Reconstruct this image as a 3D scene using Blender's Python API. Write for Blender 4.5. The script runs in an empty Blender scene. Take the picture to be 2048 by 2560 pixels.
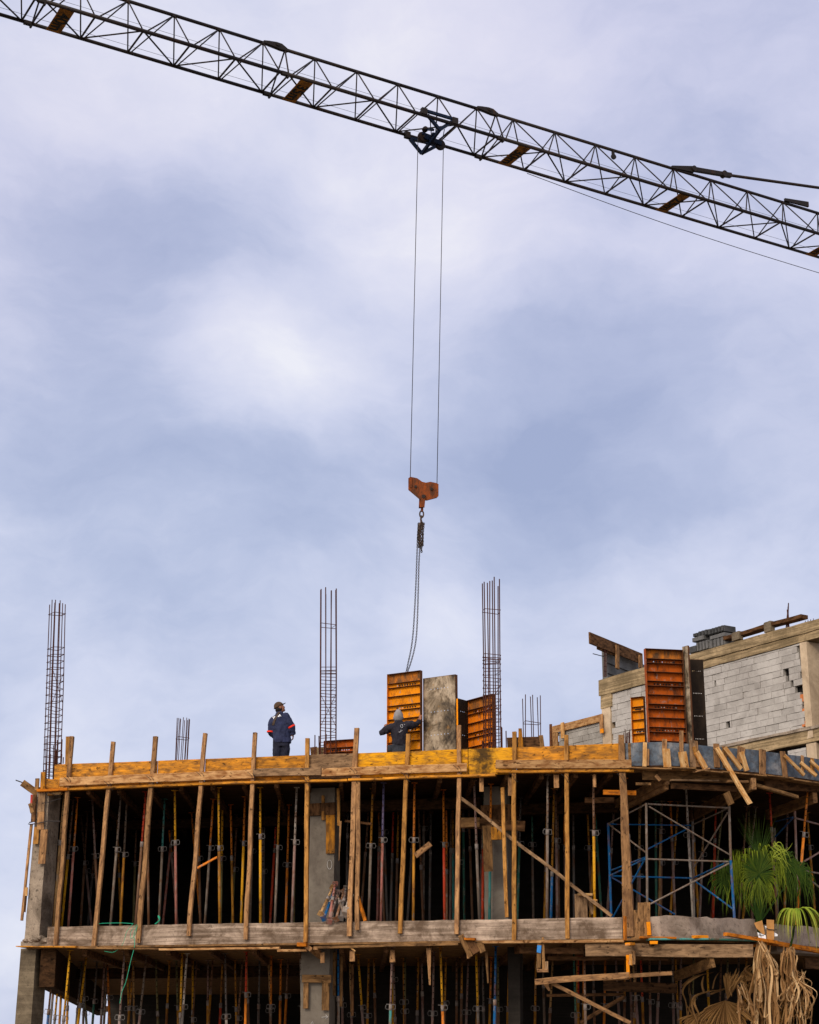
import bpy, bmesh, math, random
from mathutils import Vector as V, Matrix as M, noise
from mathutils.bvhtree import BVHTree
random.seed(7)
SC = bpy.context.scene
COL = SC.collection
rnd = random.uniform
# ------------------------------------------------------------------ camera
FPX = 50 / 24 * 2048
TH = math.radians(17.6)
CAM = V((0, 0, 1.6))
RT, FW, UP = V((1, 0, 0)), V((0, math.cos(TH), math.sin(TH))), V((0, -math.sin(TH), math.cos(TH)))
cam = bpy.data.cameras.new('camera')
cam.sensor_fit = 'HORIZONTAL'; cam.sensor_width = 24; cam.lens = 50
cam.clip_start = 0.1; cam.clip_end = 3000
co = bpy.data.objects.new('camera', cam); COL.objects.link(co)
co.location = CAM; co.rotation_euler = (math.pi / 2 + TH, 0, 0)
SC.camera = co
def ray(x, y): return FW * FPX + RT * (x - 1024) + UP * (1280 - y)
def atz(x, y, z): d = ray(x, y); return CAM + d * ((z - 1.6) / d.z)
def atY(x, y, Y): d = ray(x, y); return CAM + d * (Y / d.y)
def onplane(x, y, p, n): d = ray(x, y); return CAM + d * ((p - CAM).dot(n) / d.dot(n))
PH = math.radians(12.5)
FD, FN = V((math.cos(PH), -math.sin(PH), 0)), V((-math.sin(PH), -math.cos(PH), 0))
F0 = V((0, 36, 0))
def fp(x, y, o=0.0): return onplane(x, y, F0 + FN * o, FN)
# building plan: the front runs along FD, then bends away at the right
ZT, ZC, Z2, Z1C = 7.70, 7.18, 4.20, 3.78      # board top, upper soffit, upper floor, lower soffit
CRN = V((4.45, 34.98, 0))
WING = [V(p) for p in [(4.45, 35.01, 0), (5.25, 34.93, 0), (5.75, 35.08, 0), (6.35, 35.38, 0), (7.34, 35.87, 0), (8.0, 36.33, 0), (8.95, 37.08, 0), (10.6, 38.6, 0), (13, 41.2, 0)]]
WINGL = [V(p) for p in [(4.45, 35.01, 0), (5.0, 34.90, 0), (5.6, 35.02, 0), (6.2, 35.45, 0), (7.0, 36.15, 0), (8.0, 37.05, 0), (9.0, 38.0, 0), (10.6, 39.6, 0), (13, 42, 0)]]
def wp(x, y, o=0.0, W=None):
    W = W or WING
    best = None
    for a, b in zip(W[:-1], W[1:]):
        d = (b - a).normalized(); n = V((d.y, -d.x, 0))
        p = onplane(x, y, a + n * o, n)
        t = (p - a).dot(d); L = (b - a).length
        if -0.02 <= t <= L + 0.02 and (best is None or p.y < best[0].y): best = (p, n)
    if best is None:
        a, b = W[-2], W[-1]; d = (b - a).normalized(); n = V((d.y, -d.x, 0))
        best = (onplane(x, y, a + n * o, n), n)
    return best
LN = V((-math.cos(math.radians(-7.5)), math.sin(math.radians(-7.5)), 0))   # outward normal of the left side
LD = V((math.sin(math.radians(-7.5)), math.cos(math.radians(-7.5)), 0))    # direction of the left side, away
def zz(tag):
    ox, oy, s = dict(z1=(0, 1800, .3525), z2=(300, 1850, .2899), z3=(700, 1850, .2899), z4=(1150, 1850, .2899), z5=(1500, 1800, .3177),
        z6=(0, 2250, .4058), z7=(650, 2250, .4058), z8=(1300, 2200, .4336), g1=(680, 2330, .2145), g2=(1000, 2330, .2029), g3=(1300, 2330, .2319),
        bun=(780, 2180, .0812), wg=(1560, 1840, .2829), bb=(1350, 1500, .4046), bc=(1450, 1550, .16234), pn=(940, 1430, .2667), hk=(950, 1150, .2782),
        lc=(0, 1900, .232), tl=(0, 1450, .3014), cg=(600, 1450, .2319), j1=(0, 0, .4058), j2=(600, 100, .4058), j3=(1200, 250, .4916), tr=(1000, 250, .09275),
        p1=(650, 1740, .07422), p2=(940, 1760, .08116), pa=(1700, 2000, .20174), pd=(1700, 2300, .20174), nn=(0, 0, 1))[tag]
    return lambda x, y: (ox + x * s, oy + y * s)
# ------------------------------------------------------------------ materials
EXP = 0.75
def lin(c):
    c /= 255.0
    return c / 12.92 if c <= .04045 else ((c + .055) / 1.055) ** 2.4
def rgb(r, g, b): return (lin(r), lin(g), lin(b), 1)
MATS = {}
class NT:
    def __init__(s, t): s.t = t
    def n(s, typ, **k):
        nd = s.t.nodes.new(typ)
        for a, v in k.items():
            if a.startswith('i_'): nd.inputs[a[2:].replace('_', ' ')].default_value = v
            else: setattr(nd, a, v)
        return nd
    def l(s, a, b): s.t.links.new(a, b)
def newmat(name, rough=.8, metal=0.0, spec=.3):
    m = bpy.data.materials.new(name); m.use_nodes = True
    t = NT(m.node_tree); b = m.node_tree.nodes['Principled BSDF']
    b.inputs['Roughness'].default_value = rough; b.inputs['Metallic'].default_value = metal
    b.inputs['Specular IOR Level'].default_value = spec
    MATS[name] = m
    return m, t, b
def coords(t, scale, rot=None, rand=True):
    tc = t.n('ShaderNodeTexCoord'); mp = t.n('ShaderNodeMapping')
    mp.inputs['Scale'].default_value = scale
    if rand:
        oi = t.n('ShaderNodeObjectInfo'); mu = t.n('ShaderNodeMath', operation='MULTIPLY'); mu.inputs[1].default_value = 37.0
        t.l(oi.outputs['Random'], mu.inputs[0])
        va = t.n('ShaderNodeVectorMath', operation='ADD'); t.l(tc.outputs['Object'], va.inputs[0])
        cx = t.n('ShaderNodeCombineXYZ')
        for q in range(3): t.l(mu.outputs[0], cx.inputs[q])
        t.l(cx.outputs[0], va.inputs[1]); t.l(va.outputs[0], mp.inputs['Vector'])
    else: t.l(tc.outputs['Object'], mp.inputs['Vector'])
    return mp.outputs[0]
def noise_n(t, vec, scale, detail=5, rough=.6, dist=0.0):
    n = t.n('ShaderNodeTexNoise'); n.inputs['Scale'].default_value = scale; n.inputs['Detail'].default_value = detail
    n.inputs['Roughness'].default_value = rough; n.inputs['Distortion'].default_value = dist
    t.l(vec, n.inputs['Vector']); return n.outputs['Fac']
def ramp(t, fac, stops, interp='LINEAR'):
    r = t.n('ShaderNodeValToRGB'); r.color_ramp.interpolation = interp
    e = r.color_ramp.elements
    while len(e) < len(stops): e.new(.5)
    for q, (p, c) in enumerate(stops):
        e[q].position = p; e[q].color = c if len(c) == 4 else (*c, 1)
    t.l(fac, r.inputs[0]); return r.outputs[0]
def mixc(t, fac, a, b, mode='MIX'):
    m = t.n('ShaderNodeMix', data_type='RGBA', blend_type=mode)
    for s, v in ((m.inputs[0], fac), (m.inputs[6], a), (m.inputs[7], b)):
        if hasattr(v, 'links') or isinstance(v, bpy.types.NodeSocket): t.l(v, s)
        elif isinstance(v, (int, float)): s.default_value = v
        else: s.default_value = v if len(v) == 4 else (*v, 1)
    return m.outputs[2]
def bump(t, b, h, strength=.3, dist=.01):
    n = t.n('ShaderNodeBump'); n.inputs['Strength'].default_value = strength; n.inputs['Distance'].default_value = dist
    t.l(h, n.inputs['Height']); t.l(n.outputs[0], b.inputs['Normal'])
g = lambda v: (v, v, v, 1)
def wood(name, a, b_, dirt, dirtamt=.5, hue=.25):
    a = (a[0] * .98, a[1] * .90, a[2] * .74); b_ = (b_[0] * .8, b_[1] * .72, b_[2] * .58); dirt = (dirt[0] * .75, dirt[1] * .66, dirt[2] * .55, 1)
    m, t, b = newmat(name, .92, 0, .06)
    v1 = coords(t, (2.0, 36, 36)); v2 = coords(t, (3.6, 11, 11)); v3 = coords(t, (9, 14, 14))
    grain = noise_n(t, v1, 1.6, 6, .65, .6); blot = noise_n(t, v2, 1.1, 5, .62, .3); spk = noise_n(t, v3, 1.0, 3, .6)
    c = ramp(t, grain, [(.28, b_), (.55, a), (.8, [min(1, q * 1.25) for q in a[:3]])])
    c = mixc(t, ramp(t, blot, [(.54 - .22 * dirtamt, g(0)), (.64, g(.85))]), c, dirt)
    c = mixc(t, ramp(t, spk, [(.60, g(0)), (.68, g(.85))]), c, [q * .35 for q in dirt[:3]])
    oi = t.n('ShaderNodeObjectInfo')
    br = t.n('ShaderNodeMapRange'); br.inputs['To Min'].default_value = 1 - hue; br.inputs['To Max'].default_value = 1 + hue * .8
    t.l(oi.outputs['Random'], br.inputs[0])
    cm = t.n('ShaderNodeVectorMath', operation='SCALE'); t.l(c, cm.inputs[0]); t.l(br.outputs[0], cm.inputs['Scale'])
    t.l(cm.outputs[0], b.inputs['Base Color']); bump(t, b, grain, .5, .006)
    return m
wood('wood_post', (.42, .245, .13), (.25, .135, .065), (.18, .105, .065, 1), .6, .28)
wood('wood_post_orange', (.46, .24, .075), (.30, .14, .04), (.22, .11, .04, 1), .4)
wood('wood_pale', (.62, .43, .24), (.42, .26, .12), (.50, .21, .03, 1), .75, .2)
wood('board_orange', (.66, .29, .036), (.42, .165, .018), (.17, .095, .045, 1), .75)
wood('board_yellow', (.80, .40, .020), (.58, .24, .010), (.28, .15, .055, 1), .5, .08)
wood('board_grey', (.36, .24, .155), (.21, .13, .08), (.12, .08, .055, 1), .8)
wood('waler', (.50, .31, .165), (.34, .19, .085), (.24, .10, .035, 1), .55)
wood('board_brown', (.30, .175, .085), (.19, .105, .05), (.10, .06, .035, 1), .55)
wood('wood_dark', (.17, .09, .048), (.10, .05, .026), (.035, .02, .012, 1), .6)
wood('ply_dark', (.075, .040, .022), (.045, .024, .013), (.02, .012, .008, 1), .6)  # colour darkened to stand in for the shade under the decks
wood('orange_paint', (.60, .20, .02), (.40, .12, .015), (.20, .08, .03, 1), .35)
def stained():
    m = wood('board_stained', (.78, .40, .03), (.62, .28, .016), (.40, .21, .05, 1), .2, .05)
    t = NT(m.node_tree); b = m.node_tree.nodes['Principled BSDF']
    src = None
    for l in m.node_tree.links:
        if l.to_socket == b.inputs['Base Color']: src = l.from_socket
    v = coords(t, (1, 1, 1), rand=False)
    sep = t.n('ShaderNodeSeparateXYZ'); t.l(v, sep.inputs[0])
    # dark oil stain round x = .35 of the board
    d = t.n('ShaderNodeMath', operation='SUBTRACT'); t.l(sep.outputs[0], d.inputs[0]); d.inputs[1].default_value = .30
    ab = t.n('ShaderNodeMath', operation='ABSOLUTE'); t.l(d.outputs[0], ab.inputs[0])
    nz = noise_n(t, v, 5, 6, .7); nm = t.n('ShaderNodeMath', operation='MULTIPLY_ADD'); t.l(nz, nm.inputs[0]); nm.inputs[1].default_value = .9; t.l(ab.outputs[0], nm.inputs[2])
    f = ramp(t, nm.outputs[0], [(.50, g(.95)), (.78, g(0))])
    t.l(mixc(t, f, src, (.045, .028, .014, 1)), b.inputs['Base Color'])
stained()
def blueboard():
    m, t, b = newmat('board_blue', .8)
    v = coords(t, (1, 1, 1), rand=False); n1 = noise_n(t, v, 2.3, 7, .68, .5); n2 = noise_n(t, v, 9, 5, .7)
    c = ramp(t, n1, [(.32, (.035, .055, .085)), (.5, (.10, .125, .155)), (.66, (.24, .235, .235))])
    c = mixc(t, ramp(t, n2, [(.45, g(0)), (.62, g(.7))]), c, (.05, .045, .045, 1))
    t.l(c, b.inputs['Base Color']); bump(t, b, n2, .4, .006)
blueboard()
def concrete(name, light, dark, board=0.0, rough_bump=.5, spots=.5, sc=1.1):
    m, t, b = newmat(name, .92, 0, .2)
    v = coords(t, (1, 1, 1), rand=False); n1 = noise_n(t, v, sc, 8, .68, .6); n2 = noise_n(t, v, 13, 6, .7)
    c = ramp(t, n1, [(.37, dark), (.50, [(p * .55 + q * .45) for p, q in zip(light, dark)]), (.62, light)])
    if board:
        vb = coords(t, (.55, .55, 15), rand=False); nb = noise_n(t, vb, 1, 7, .72, .4)
        c = mixc(t, ramp(t, nb, [(.40, g(board)), (.58, g(0))]), c, [q * .75 for q in dark[:3]])
        c = mixc(t, ramp(t, nb, [(.55, g(0)), (.72, g(board * .8))]), c, [min(1, q * 1.2) for q in light[:3]])
    c = mixc(t, ramp(t, n2, [(.30, g(spots)), (.45, g(0))]), c, [q * .3 for q in dark[:3]])
    at = t.n('ShaderNodeAttribute', attribute_name='tint'); c = mixc(t, at.outputs['Fac'], c, (.10, .085, .07, 1))
    t.l(c, b.inputs['Base Color'])
    ad = t.n('ShaderNodeMath', operation='MULTIPLY_ADD'); t.l(n1, ad.inputs[0]); ad.inputs[1].default_value = 1.5; t.l(n2, ad.inputs[2])
    bump(t, b, ad.outputs[0], rough_bump, .015)
concrete('conc_fascia', (.54, .41, .31), (.13, .085, .055), .7, .7, .6, 1.9)
concrete('conc_round', (.38, .295, .23), (.15, .108, .08), 0, .8, .8)
concrete('conc_col', (.20, .17, .135), (.12, .098, .078), 0, .3, .3)
concrete('conc_rough', (.38, .30, .225), (.12, .09, .065), 0, 1.2, .9)
concrete('conc_dark', (.034, .028, .023), (.02, .016, .013), .5)  # near black, standing in for the deep shade inside the storeys
concrete('conc_beam', (.50, .36, .20), (.19, .135, .07), .9, .7)
concrete('conc_pale', (.60, .46, .31), (.38, .28, .185), 0, .4, .25)
concrete('conc_old', (.24, .185, .12), (.10, .075, .048), .4, .6)
concrete('block_mid', (.08, .08, .08), (.04, .04, .04), 0, .7, .3)
concrete('block_face', (.49, .455, .415), (.35, .32, .29), 0, .7, .35)
concrete('block_warm', (.38, .35, .31), (.26, .235, .205), 0, .7, .3)
concrete('block_dark', (.17, .165, .16), (.09, .088, .085), 0, .7, .3)
concrete('dirt', (.24, .21, .17), (.15, .125, .10), 0, .6)
def steel(name, base, rust=(.16, .06, .022, 1), amt=.5, rough=.7, grey=0.0, holes=False, metal=0.0, randhue=.12):
    m, t, b = newmat(name, rough, metal, .12)
    v = coords(t, (1, 1, .45)); n1 = noise_n(t, v, 6, 7, .7, .4); n2 = noise_n(t, v, 30, 4, .65)
    c = mixc(t, ramp(t, n1, [(.62 - .22 * amt, g(0)), (.74 - .14 * amt, g(.9))]), base, rust)
    if grey: c = mixc(t, ramp(t, noise_n(t, v, 11, 5, .7), [(.60 - .2 * grey, g(0)), (.7 - .15 * grey, g(.85))]), c, (.27, .225, .19, 1))
    c = mixc(t, ramp(t, n2, [(.30, g(.6)), (.42, g(0))]), c, [q * .3 for q in rust[:3]])
    if holes:
        tc = t.n('ShaderNodeTexCoord'); sp = t.n('ShaderNodeSeparateXYZ'); t.l(tc.outputs['Object'], sp.inputs[0])
        fr = t.n('ShaderNodeMath', operation='PINGPONG'); t.l(sp.outputs[2], fr.inputs[0]); fr.inputs[1].default_value = .065
        s1 = t.n('ShaderNodeMath', operation='POWER'); t.l(fr.outputs[0], s1.inputs[0]); s1.inputs[1].default_value = 2
        s2 = t.n('ShaderNodeMath', operation='POWER'); t.l(sp.outputs[0], s2.inputs[0]); s2.inputs[1].default_value = 2
        a = t.n('ShaderNodeMath', operation='ADD'); t.l(s1.outputs[0], a.inputs[0]); t.l(s2.outputs[0], a.inputs[1])
        lt = t.n('ShaderNodeMath', operation='LESS_THAN'); t.l(a.outputs[0], lt.inputs[0]); lt.inputs[1].default_value = .013 ** 2
        c = mixc(t, lt.outputs[0], c, (.008, .006, .005, 1))
    if randhue:
        oi = t.n('ShaderNodeObjectInfo'); br = t.n('ShaderNodeMapRange'); br.inputs['To Min'].default_value = 1 - randhue; br.inputs['To Max'].default_value = 1 + randhue
        t.l(oi.outputs['Random'], br.inputs[0]); cm = t.n('ShaderNodeVectorMath', operation='SCALE'); t.l(c, cm.inputs[0]); t.l(br.outputs[0], cm.inputs['Scale']); c = cm.outputs[0]
    t.l(c, b.inputs['Base Color']); bump(t, b, n2, .25, .003)
    return m
PC = dict(grey=(.17, .13, .10), brown=(.20, .11, .065), yellow=(.68, .33, .015), orange=(.68, .20, .02), red=(.52, .055, .022), pink=(.42, .16, .125),
          green=(.045, .16, .115), teal=(.06, .24, .22), blue=(.006, .10, .27), mauve=(.25, .15, .125), amber=(.50, .22, .025), tan=(.46, .27, .11), white=(.55, .48, .41), slate=(.13, .115, .105), olive=(.17, .15, .065), purple=(.15, .13, .24))
for k, c in PC.items():
    for h in (0, 1):
        steel('prop_' + k + ('_drilled' if h else ''), (*c, 1), amt=.75 if k in ('brown', 'amber', 'tan') else .55, grey=.45 if k in ('grey', 'mauve', 'pink', 'white') else .16, holes=bool(h))
steel('prop_galv', (.22, .185, .165, 1), amt=.5, grey=.5)
steel('crane_steel', (.020, .015, .014, 1), rust=(.045, .022, .012, 1), amt=.45, rough=.42)
steel('crane_dark', (.022, .017, .015, 1), rust=(.06, .028, .014, 1), amt=.3, rough=.5)
steel('trolley_blue', (.006, .012, .030, 1), rust=(.02, .014, .01, 1), amt=.3, rough=.4)
steel('wire', (.035, .030, .030, 1), amt=.2, rough=.5)
steel('rebar', (.070, .022, .014, 1), rust=(.045, .015, .010, 1), amt=.6, rough=.75)
steel('chain_steel', (.055, .042, .036, 1), rust=(.10, .05, .025, 1), amt=.5, rough=.4, metal=.3)
steel('hook_paint', (.24, .05, .006, 1), rust=(.055, .022, .010, 1), amt=1.0, rough=.6)
steel('plate_yellow', (.30, .12, .012, 1), rust=(.07, .03, .012, 1), amt=.8, rough=.65)
steel('form_orange', (.66, .165, .003, 1), rust=(.16, .045, .010, 1), amt=.5, grey=.12)
steel('form_yellow', (.80, .26, .003, 1), rust=(.26, .07, .010, 1), amt=.42, grey=.1)
steel('form_deep', (.42, .080, .004, 1), rust=(.07, .025, .010, 1), amt=.62, grey=.12)
steel('form_patch', (.50, .15, .012, 1), rust=(.06, .042, .025, 1), amt=1.0, rough=.7)
steel('form_rust', (.13, .05, .02, 1), rust=(.05, .025, .014, 1), amt=.6, rough=.7)
def formface():
    m, t, b = newmat('form_face', .7)
    v = coords(t, (1, 1, .6), rand=False); n1 = noise_n(t, v, 1.7, 8, .7, .5); n2 = noise_n(t, v, 7, 7, .72, .3)
    c = ramp(t, n1, [(.40, (.03, .020, .012)), (.48, (.16, .115, .07)), (.56, (.40, .31, .215)), (.72, (.52, .43, .32))])
    c = mixc(t, ramp(t, n2, [(.36, g(.85)), (.46, g(0))]), c, (.03, .022, .016, 1))
    c = mixc(t, ramp(t, n2, [(.60, g(0)), (.70, g(.6))]), c, (.36, .17, .03, 1))
    t.l(c, b.inputs['Base Color']); bump(t, b, n2, .3, .005)
    m, t, b = newmat('form_face_dark', .8, 0, .08)
    v = coords(t, (1, 1, .6), rand=False); n1 = noise_n(t, v, 2, 8, .7, .5)
    c = ramp(t, n1, [(.35, (.010, .007, .006)), (.58, (.03, .02, .013)), (.78, (.10, .06, .03))])
    t.l(c, b.inputs['Base Color']); bump(t, b, n1, .3, .005)
formface()
def plain(name, c, rough=.8, amt=.25, sc=8, metal=0.0):
    m, t, b = newmat(name, rough, metal)
    v = coords(t, (1, 1, 1)); n = noise_n(t, v, sc, 5, .65)
    t.l(ramp(t, n, [(.3, [q * (1 - amt) for q in c]), (.7, [min(1, q * (1 + amt)) for q in c])]), b.inputs['Base Color']); bump(t, b, n, .2, .004)
    return m
plain('black_letters', (.012, .010, .009)); plain('cloth_navy', (.022, .027, .066), .9, .3, 9); plain('cloth_trousers', (.013, .014, .028), .9, .3, 9)
plain('cloth_black', (.017, .015, .022), .9, .3, 9); plain('cloth_hood', (.24, .225, .23), .95, .25, 14); plain('cloth_jeans', (.028, .031, .04), .9, .3, 12)
plain('skin', (.26, .105, .055), .6, .15); plain('hair', (.012, .009, .008), .9); plain('cap_brown', (.075, .042, .022), .9, .3, 10); plain('cap_peak', (.13, .12, .13), .8)
plain('band_red', (.85, .035, .008), .6, .08); plain('print_white', (.80, .80, .82), .7, .05); plain('strap_brown', (.055, .035, .022), .8)
plain('cardboard', (.42, .20, .06), .9, .2); plain('paper', (.80, .80, .82), .9, .06); plain('green_cord', (.02, .36, .20), .5, .2); plain('red_paint', (.42, .03, .02), .6, .3)
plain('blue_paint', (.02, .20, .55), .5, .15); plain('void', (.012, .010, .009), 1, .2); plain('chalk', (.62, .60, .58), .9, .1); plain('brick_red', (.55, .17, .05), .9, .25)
plain('mortar', (.30, .285, .26), .95, .2); plain('steel_bright', (.22, .20, .185), .5, .2)
def leafmat(name, a, b_, c3, rough=.5):
    m, t, b = newmat(name, .65, 0, .12)
    v = coords(t, (1, 1, 1)); n = noise_n(t, v, 7, 5, .65)
    at = t.n('ShaderNodeAttribute', attribute_name='tint')
    c = mixc(t, at.outputs['Fac'], ramp(t, n, [(.3, a), (.7, b_)]), c3)
    t.l(c, b.inputs['Base Color'])
    tr = t.n('ShaderNodeBsdfTranslucent'); t.l(c, tr.inputs['Color']); mx = t.n('ShaderNodeMixShader'); mx.inputs[0].default_value = .15
    out = m.node_tree.nodes['Material Output']
    t.l(b.outputs[0], mx.inputs[1]); t.l(tr.outputs[0], mx.inputs[2]); t.l(mx.outputs[0], out.inputs[0])
leafmat('frond_green', (.010, .028, .003), (.022, .055, .005), (.34, .40, .022, 1))
leafmat('frond_bright', (.11, .20, .012), (.20, .30, .02), (.50, .46, .07, 1))
leafmat('frond_deep', (.018, .042, .006), (.035, .075, .008), (.13, .19, .015, 1))
leafmat('frond_dry', (.22, .105, .035), (.38, .205, .08), (.70, .46, .23, 1), .7)
leafmat('frond_dry_brown', (.09, .042, .013), (.17, .085, .028), (.34, .185, .065, 1), .8)
# ------------------------------------------------------------------ mesh building
class MB:
    def __init__(s): s.v = []; s.f = []; s.t = []
    def add(s, vs, fs, tint=None):
        n = len(s.v); s.v += [V(q) for q in vs]; s.f += [[i + n for i in f] for f in fs]
        s.t += [0.0 if tint is None else tint] * len(vs) if not isinstance(tint, list) else tint
        return s
    def hexa(s, a, b):        # a, b: two quads in the same order
        return s.add(list(a) + list(b), [(3, 2, 1, 0), (4, 5, 6, 7), (0, 1, 5, 4), (1, 2, 6, 5), (2, 3, 7, 6), (3, 0, 4, 7)])
    def box(s, c, x, y, z):   # centre and three half vectors
        c, x, y, z = V(c), V(x), V(y), V(z)
        return s.hexa([c - x - y - z, c + x - y - z, c + x + y - z, c - x + y - z], [c - x - y + z, c + x - y + z, c + x + y + z, c - x + y + z])
    def tube(s, a, b, r, n=8, r2=None, caps=True):
        a, b = V(a), V(b); return s.path([a, b], r, n, r2, caps)
    def path(s, pts, r, n=6, r2=None, caps=True, closed=False):
        pts = [V(p) for p in pts]; vs = []; k = len(pts); prev = None
        for i, p in enumerate(pts):
            if closed: d = (pts[(i + 1) % k] - pts[i - 1])
            else: d = pts[min(i + 1, k - 1)] - pts[max(i - 1, 0)]
            if d.length < 1e-9: d = V((0, 0, 1))
            d.normalize()
            u = prev if prev is not None else (V((0, 0, 1)) if abs(d.z) < .9 else V((1, 0, 0)))
            u = (u - d * u.dot(d))
            if u.length < 1e-6: u = d.orthogonal()
            u.normalize(); prev = u; w = d.cross(u)
            rr = r[i] if isinstance(r, (list, tuple)) else (r if r2 is None else r + (r2 - r) * i / (k - 1))
            vs += [p + (u * math.cos(2 * math.pi * j / n) + w * math.sin(2 * math.pi * j / n)) * rr for j in range(n)]
        fs = []
        for i in range(k if closed else k - 1):
            i2 = (i + 1) % k
            for j in range(n): fs.append((i * n + j, i * n + (j + 1) % n, i2 * n + (j + 1) % n, i2 * n + j))
        if caps and not closed: fs += [tuple(range(n - 1, -1, -1)), tuple(range((k - 1) * n, k * n))]
        return s.add(vs, fs)
    def disc(s, c, ax, r, h, n=20):
        ax = V(ax).normalized(); return s.tube(V(c) - ax * h / 2, V(c) + ax * h / 2, r, n)
    def prism(s, poly, d):    # polygon of 3-D points extruded by d
        n = len(poly); d = V(d); vs = [V(p) for p in poly]; vs += [p + d for p in vs]
        return s.add(vs, [tuple(range(n - 1, -1, -1)), tuple(range(n, 2 * n))] + [(i, (i + 1) % n, n + (i + 1) % n, n + i) for i in range(n)])
    def sphere(s, c, rx, ry, rz, nu=14, nv=10, warp=None):
        vs = []; fs = []
        for i in range(nv + 1):
            th = math.pi * i / nv
            for j in range(nu):
                ph = 2 * math.pi * j / nu
                p = V((math.sin(th) * math.cos(ph), math.sin(th) * math.sin(ph), math.cos(th)))
                q = V((p.x * rx, p.y * ry, p.z * rz))
                if warp: q = warp(p, q)
                vs.append(V(c) + q)
        for i in range(nv):
            for j in range(nu): fs.append((i * nu + j, (i + 1) * nu + j, (i + 1) * nu + (j + 1) % nu, i * nu + (j + 1) % nu))
        return s.add(vs, fs)
def mesh_obj(name, me, mat, parent=None):
    o = bpy.data.objects.new(name, me); COL.objects.link(o)
    if mat: me.materials.append(MATS[mat])
    if parent is not None: o.parent = parent
    return o
def build(mb, name, mat, parent=None, origin=None, smooth=False, bev=0.0):
    """mesh in world coordinates; the object's origin goes to its parent's place or to `origin`"""
    org = WPOS.get(parent.name, V((0, 0, 0))) if parent is not None else (V(origin) if origin is not None else sum(mb.v, V()) / len(mb.v))
    me = bpy.data.meshes.new(name); me.from_pydata([v - org for v in mb.v], [], mb.f)
    if any(mb.t):
        a = me.attributes.new('tint', 'FLOAT', 'POINT')
        for i, q in enumerate(mb.t): a.data[i].value = q
    bm = bmesh.new(); bm.from_mesh(me)
    bmesh.ops.remove_doubles(bm, verts=bm.verts, dist=1e-5) if False else None
    bmesh.ops.recalc_face_normals(bm, faces=bm.faces)
    if bev:
        bmesh.ops.bevel(bm, geom=[e for e in bm.edges if len(e.link_faces) == 2 and e.calc_face_angle(0) > .6], offset=bev, segments=1, affect='EDGES')
    bm.to_mesh(me); bm.free()
    if smooth:
        me.shade_smooth() if hasattr(me, 'shade_smooth') else None
    o = mesh_obj(name, me, mat, parent)
    if parent is None: o.location = org; WPOS[o.name] = org
    else: WPOS[o.name] = org
    return o
WPOS = {}
def tag(o, label, cat, group=None, kind=None):
    if label: o['label'] = label
    if cat: o['category'] = cat
    if group: o['group'] = group
    if kind: o['kind'] = kind
    return o
def thing(name, loc, label, cat, group=None):
    o = bpy.data.objects.new(name, None); COL.objects.link(o); o.location = V(loc); o.empty_display_size = .2
    WPOS[o.name] = V(loc)
    return tag(o, label, cat, group)
def tmesh(L, w, t, jit=.004, n=None, ch=.006, taper=(1, 1), rag=.0, w2=None):
    """a timber along +X with chamfered arrises, slightly crooked"""
    n = n or max(2, int(L / .35)); vs = []; fs = []
    o1, o2, p1, p2 = (random.random() * 50 for _ in range(4))
    for i in range(n + 1):
        x = L * i / n; k = taper[0] + (taper[1] - taper[0]) * i / n
        hw, ht = w * k / 2 * (1 + rag * (noise.noise(V((x * 5, p1, 0))))), t * k / 2 * (1 + rag * noise.noise(V((x * 5, p2, 3))))
        dy, dz = jit * 2 * noise.noise(V((x * .9, o1, 0))), jit * 2 * noise.noise(V((x * .9, o2, 5)))
        c = min(ch, hw * .4, ht * .4)
        for (a, b) in ((-1, -1), (1, -1), (1, 1), (-1, 1)):
            e1, e2 = ((a * (hw - c), b * ht), (a * hw, b * (ht - c)))
            if a * b > 0: e1, e2 = e2, e1
            for y, z in ((e1, e2) if True else ()):
                ex = rnd(-.006, .006) if i in (0, n) else 0
                vs.append((x + ex, y + dy, z + dz))
    for i in range(n):
        for j in range(8): fs.append((i * 8 + j, i * 8 + (j + 1) % 8, (i + 1) * 8 + (j + 1) % 8, (i + 1) * 8 + j))
    fs += [tuple(range(7, -1, -1)), tuple(range(n * 8, n * 8 + 8))]
    return vs, fs
def timber(name, p0, p1, w, t, zax, mat, parent=None, label=None, cat='timber', group=None, **k):
    p0, p1 = V(p0), V(p1); x = (p1 - p0); L = x.length; x.normalize()
    z = V(zax); z = z - x * z.dot(x); z.normalize(); y = z.cross(x)
    vs, fs = tmesh(L, w, t, **k)
    me = bpy.data.meshes.new(name); me.from_pydata(vs, [], fs)
    bm = bmesh.new(); bm.from_mesh(me); bmesh.ops.recalc_face_normals(bm, faces=bm.faces); bm.to_mesh(me); bm.free()
    o = mesh_obj(name, me, mat, parent)
    R = M((x, y, z)).transposed().to_4x4()
    loc = p0 if parent is None else p0 - WPOS[parent.name]
    o.matrix_local = M.Translation(loc) @ R
    if parent is None: tag(o, label, cat, group); WPOS[o.name] = p0
    return o
ORD = ['zeroth', 'first', 'second', 'third', 'fourth', 'fifth', 'sixth', 'seventh', 'eighth', 'ninth', 'tenth', 'eleventh', 'twelfth', 'thirteenth', 'fourteenth', 'fifteenth', 'sixteenth', 'seventeenth', 'eighteenth', 'nineteenth', 'twentieth']
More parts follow.
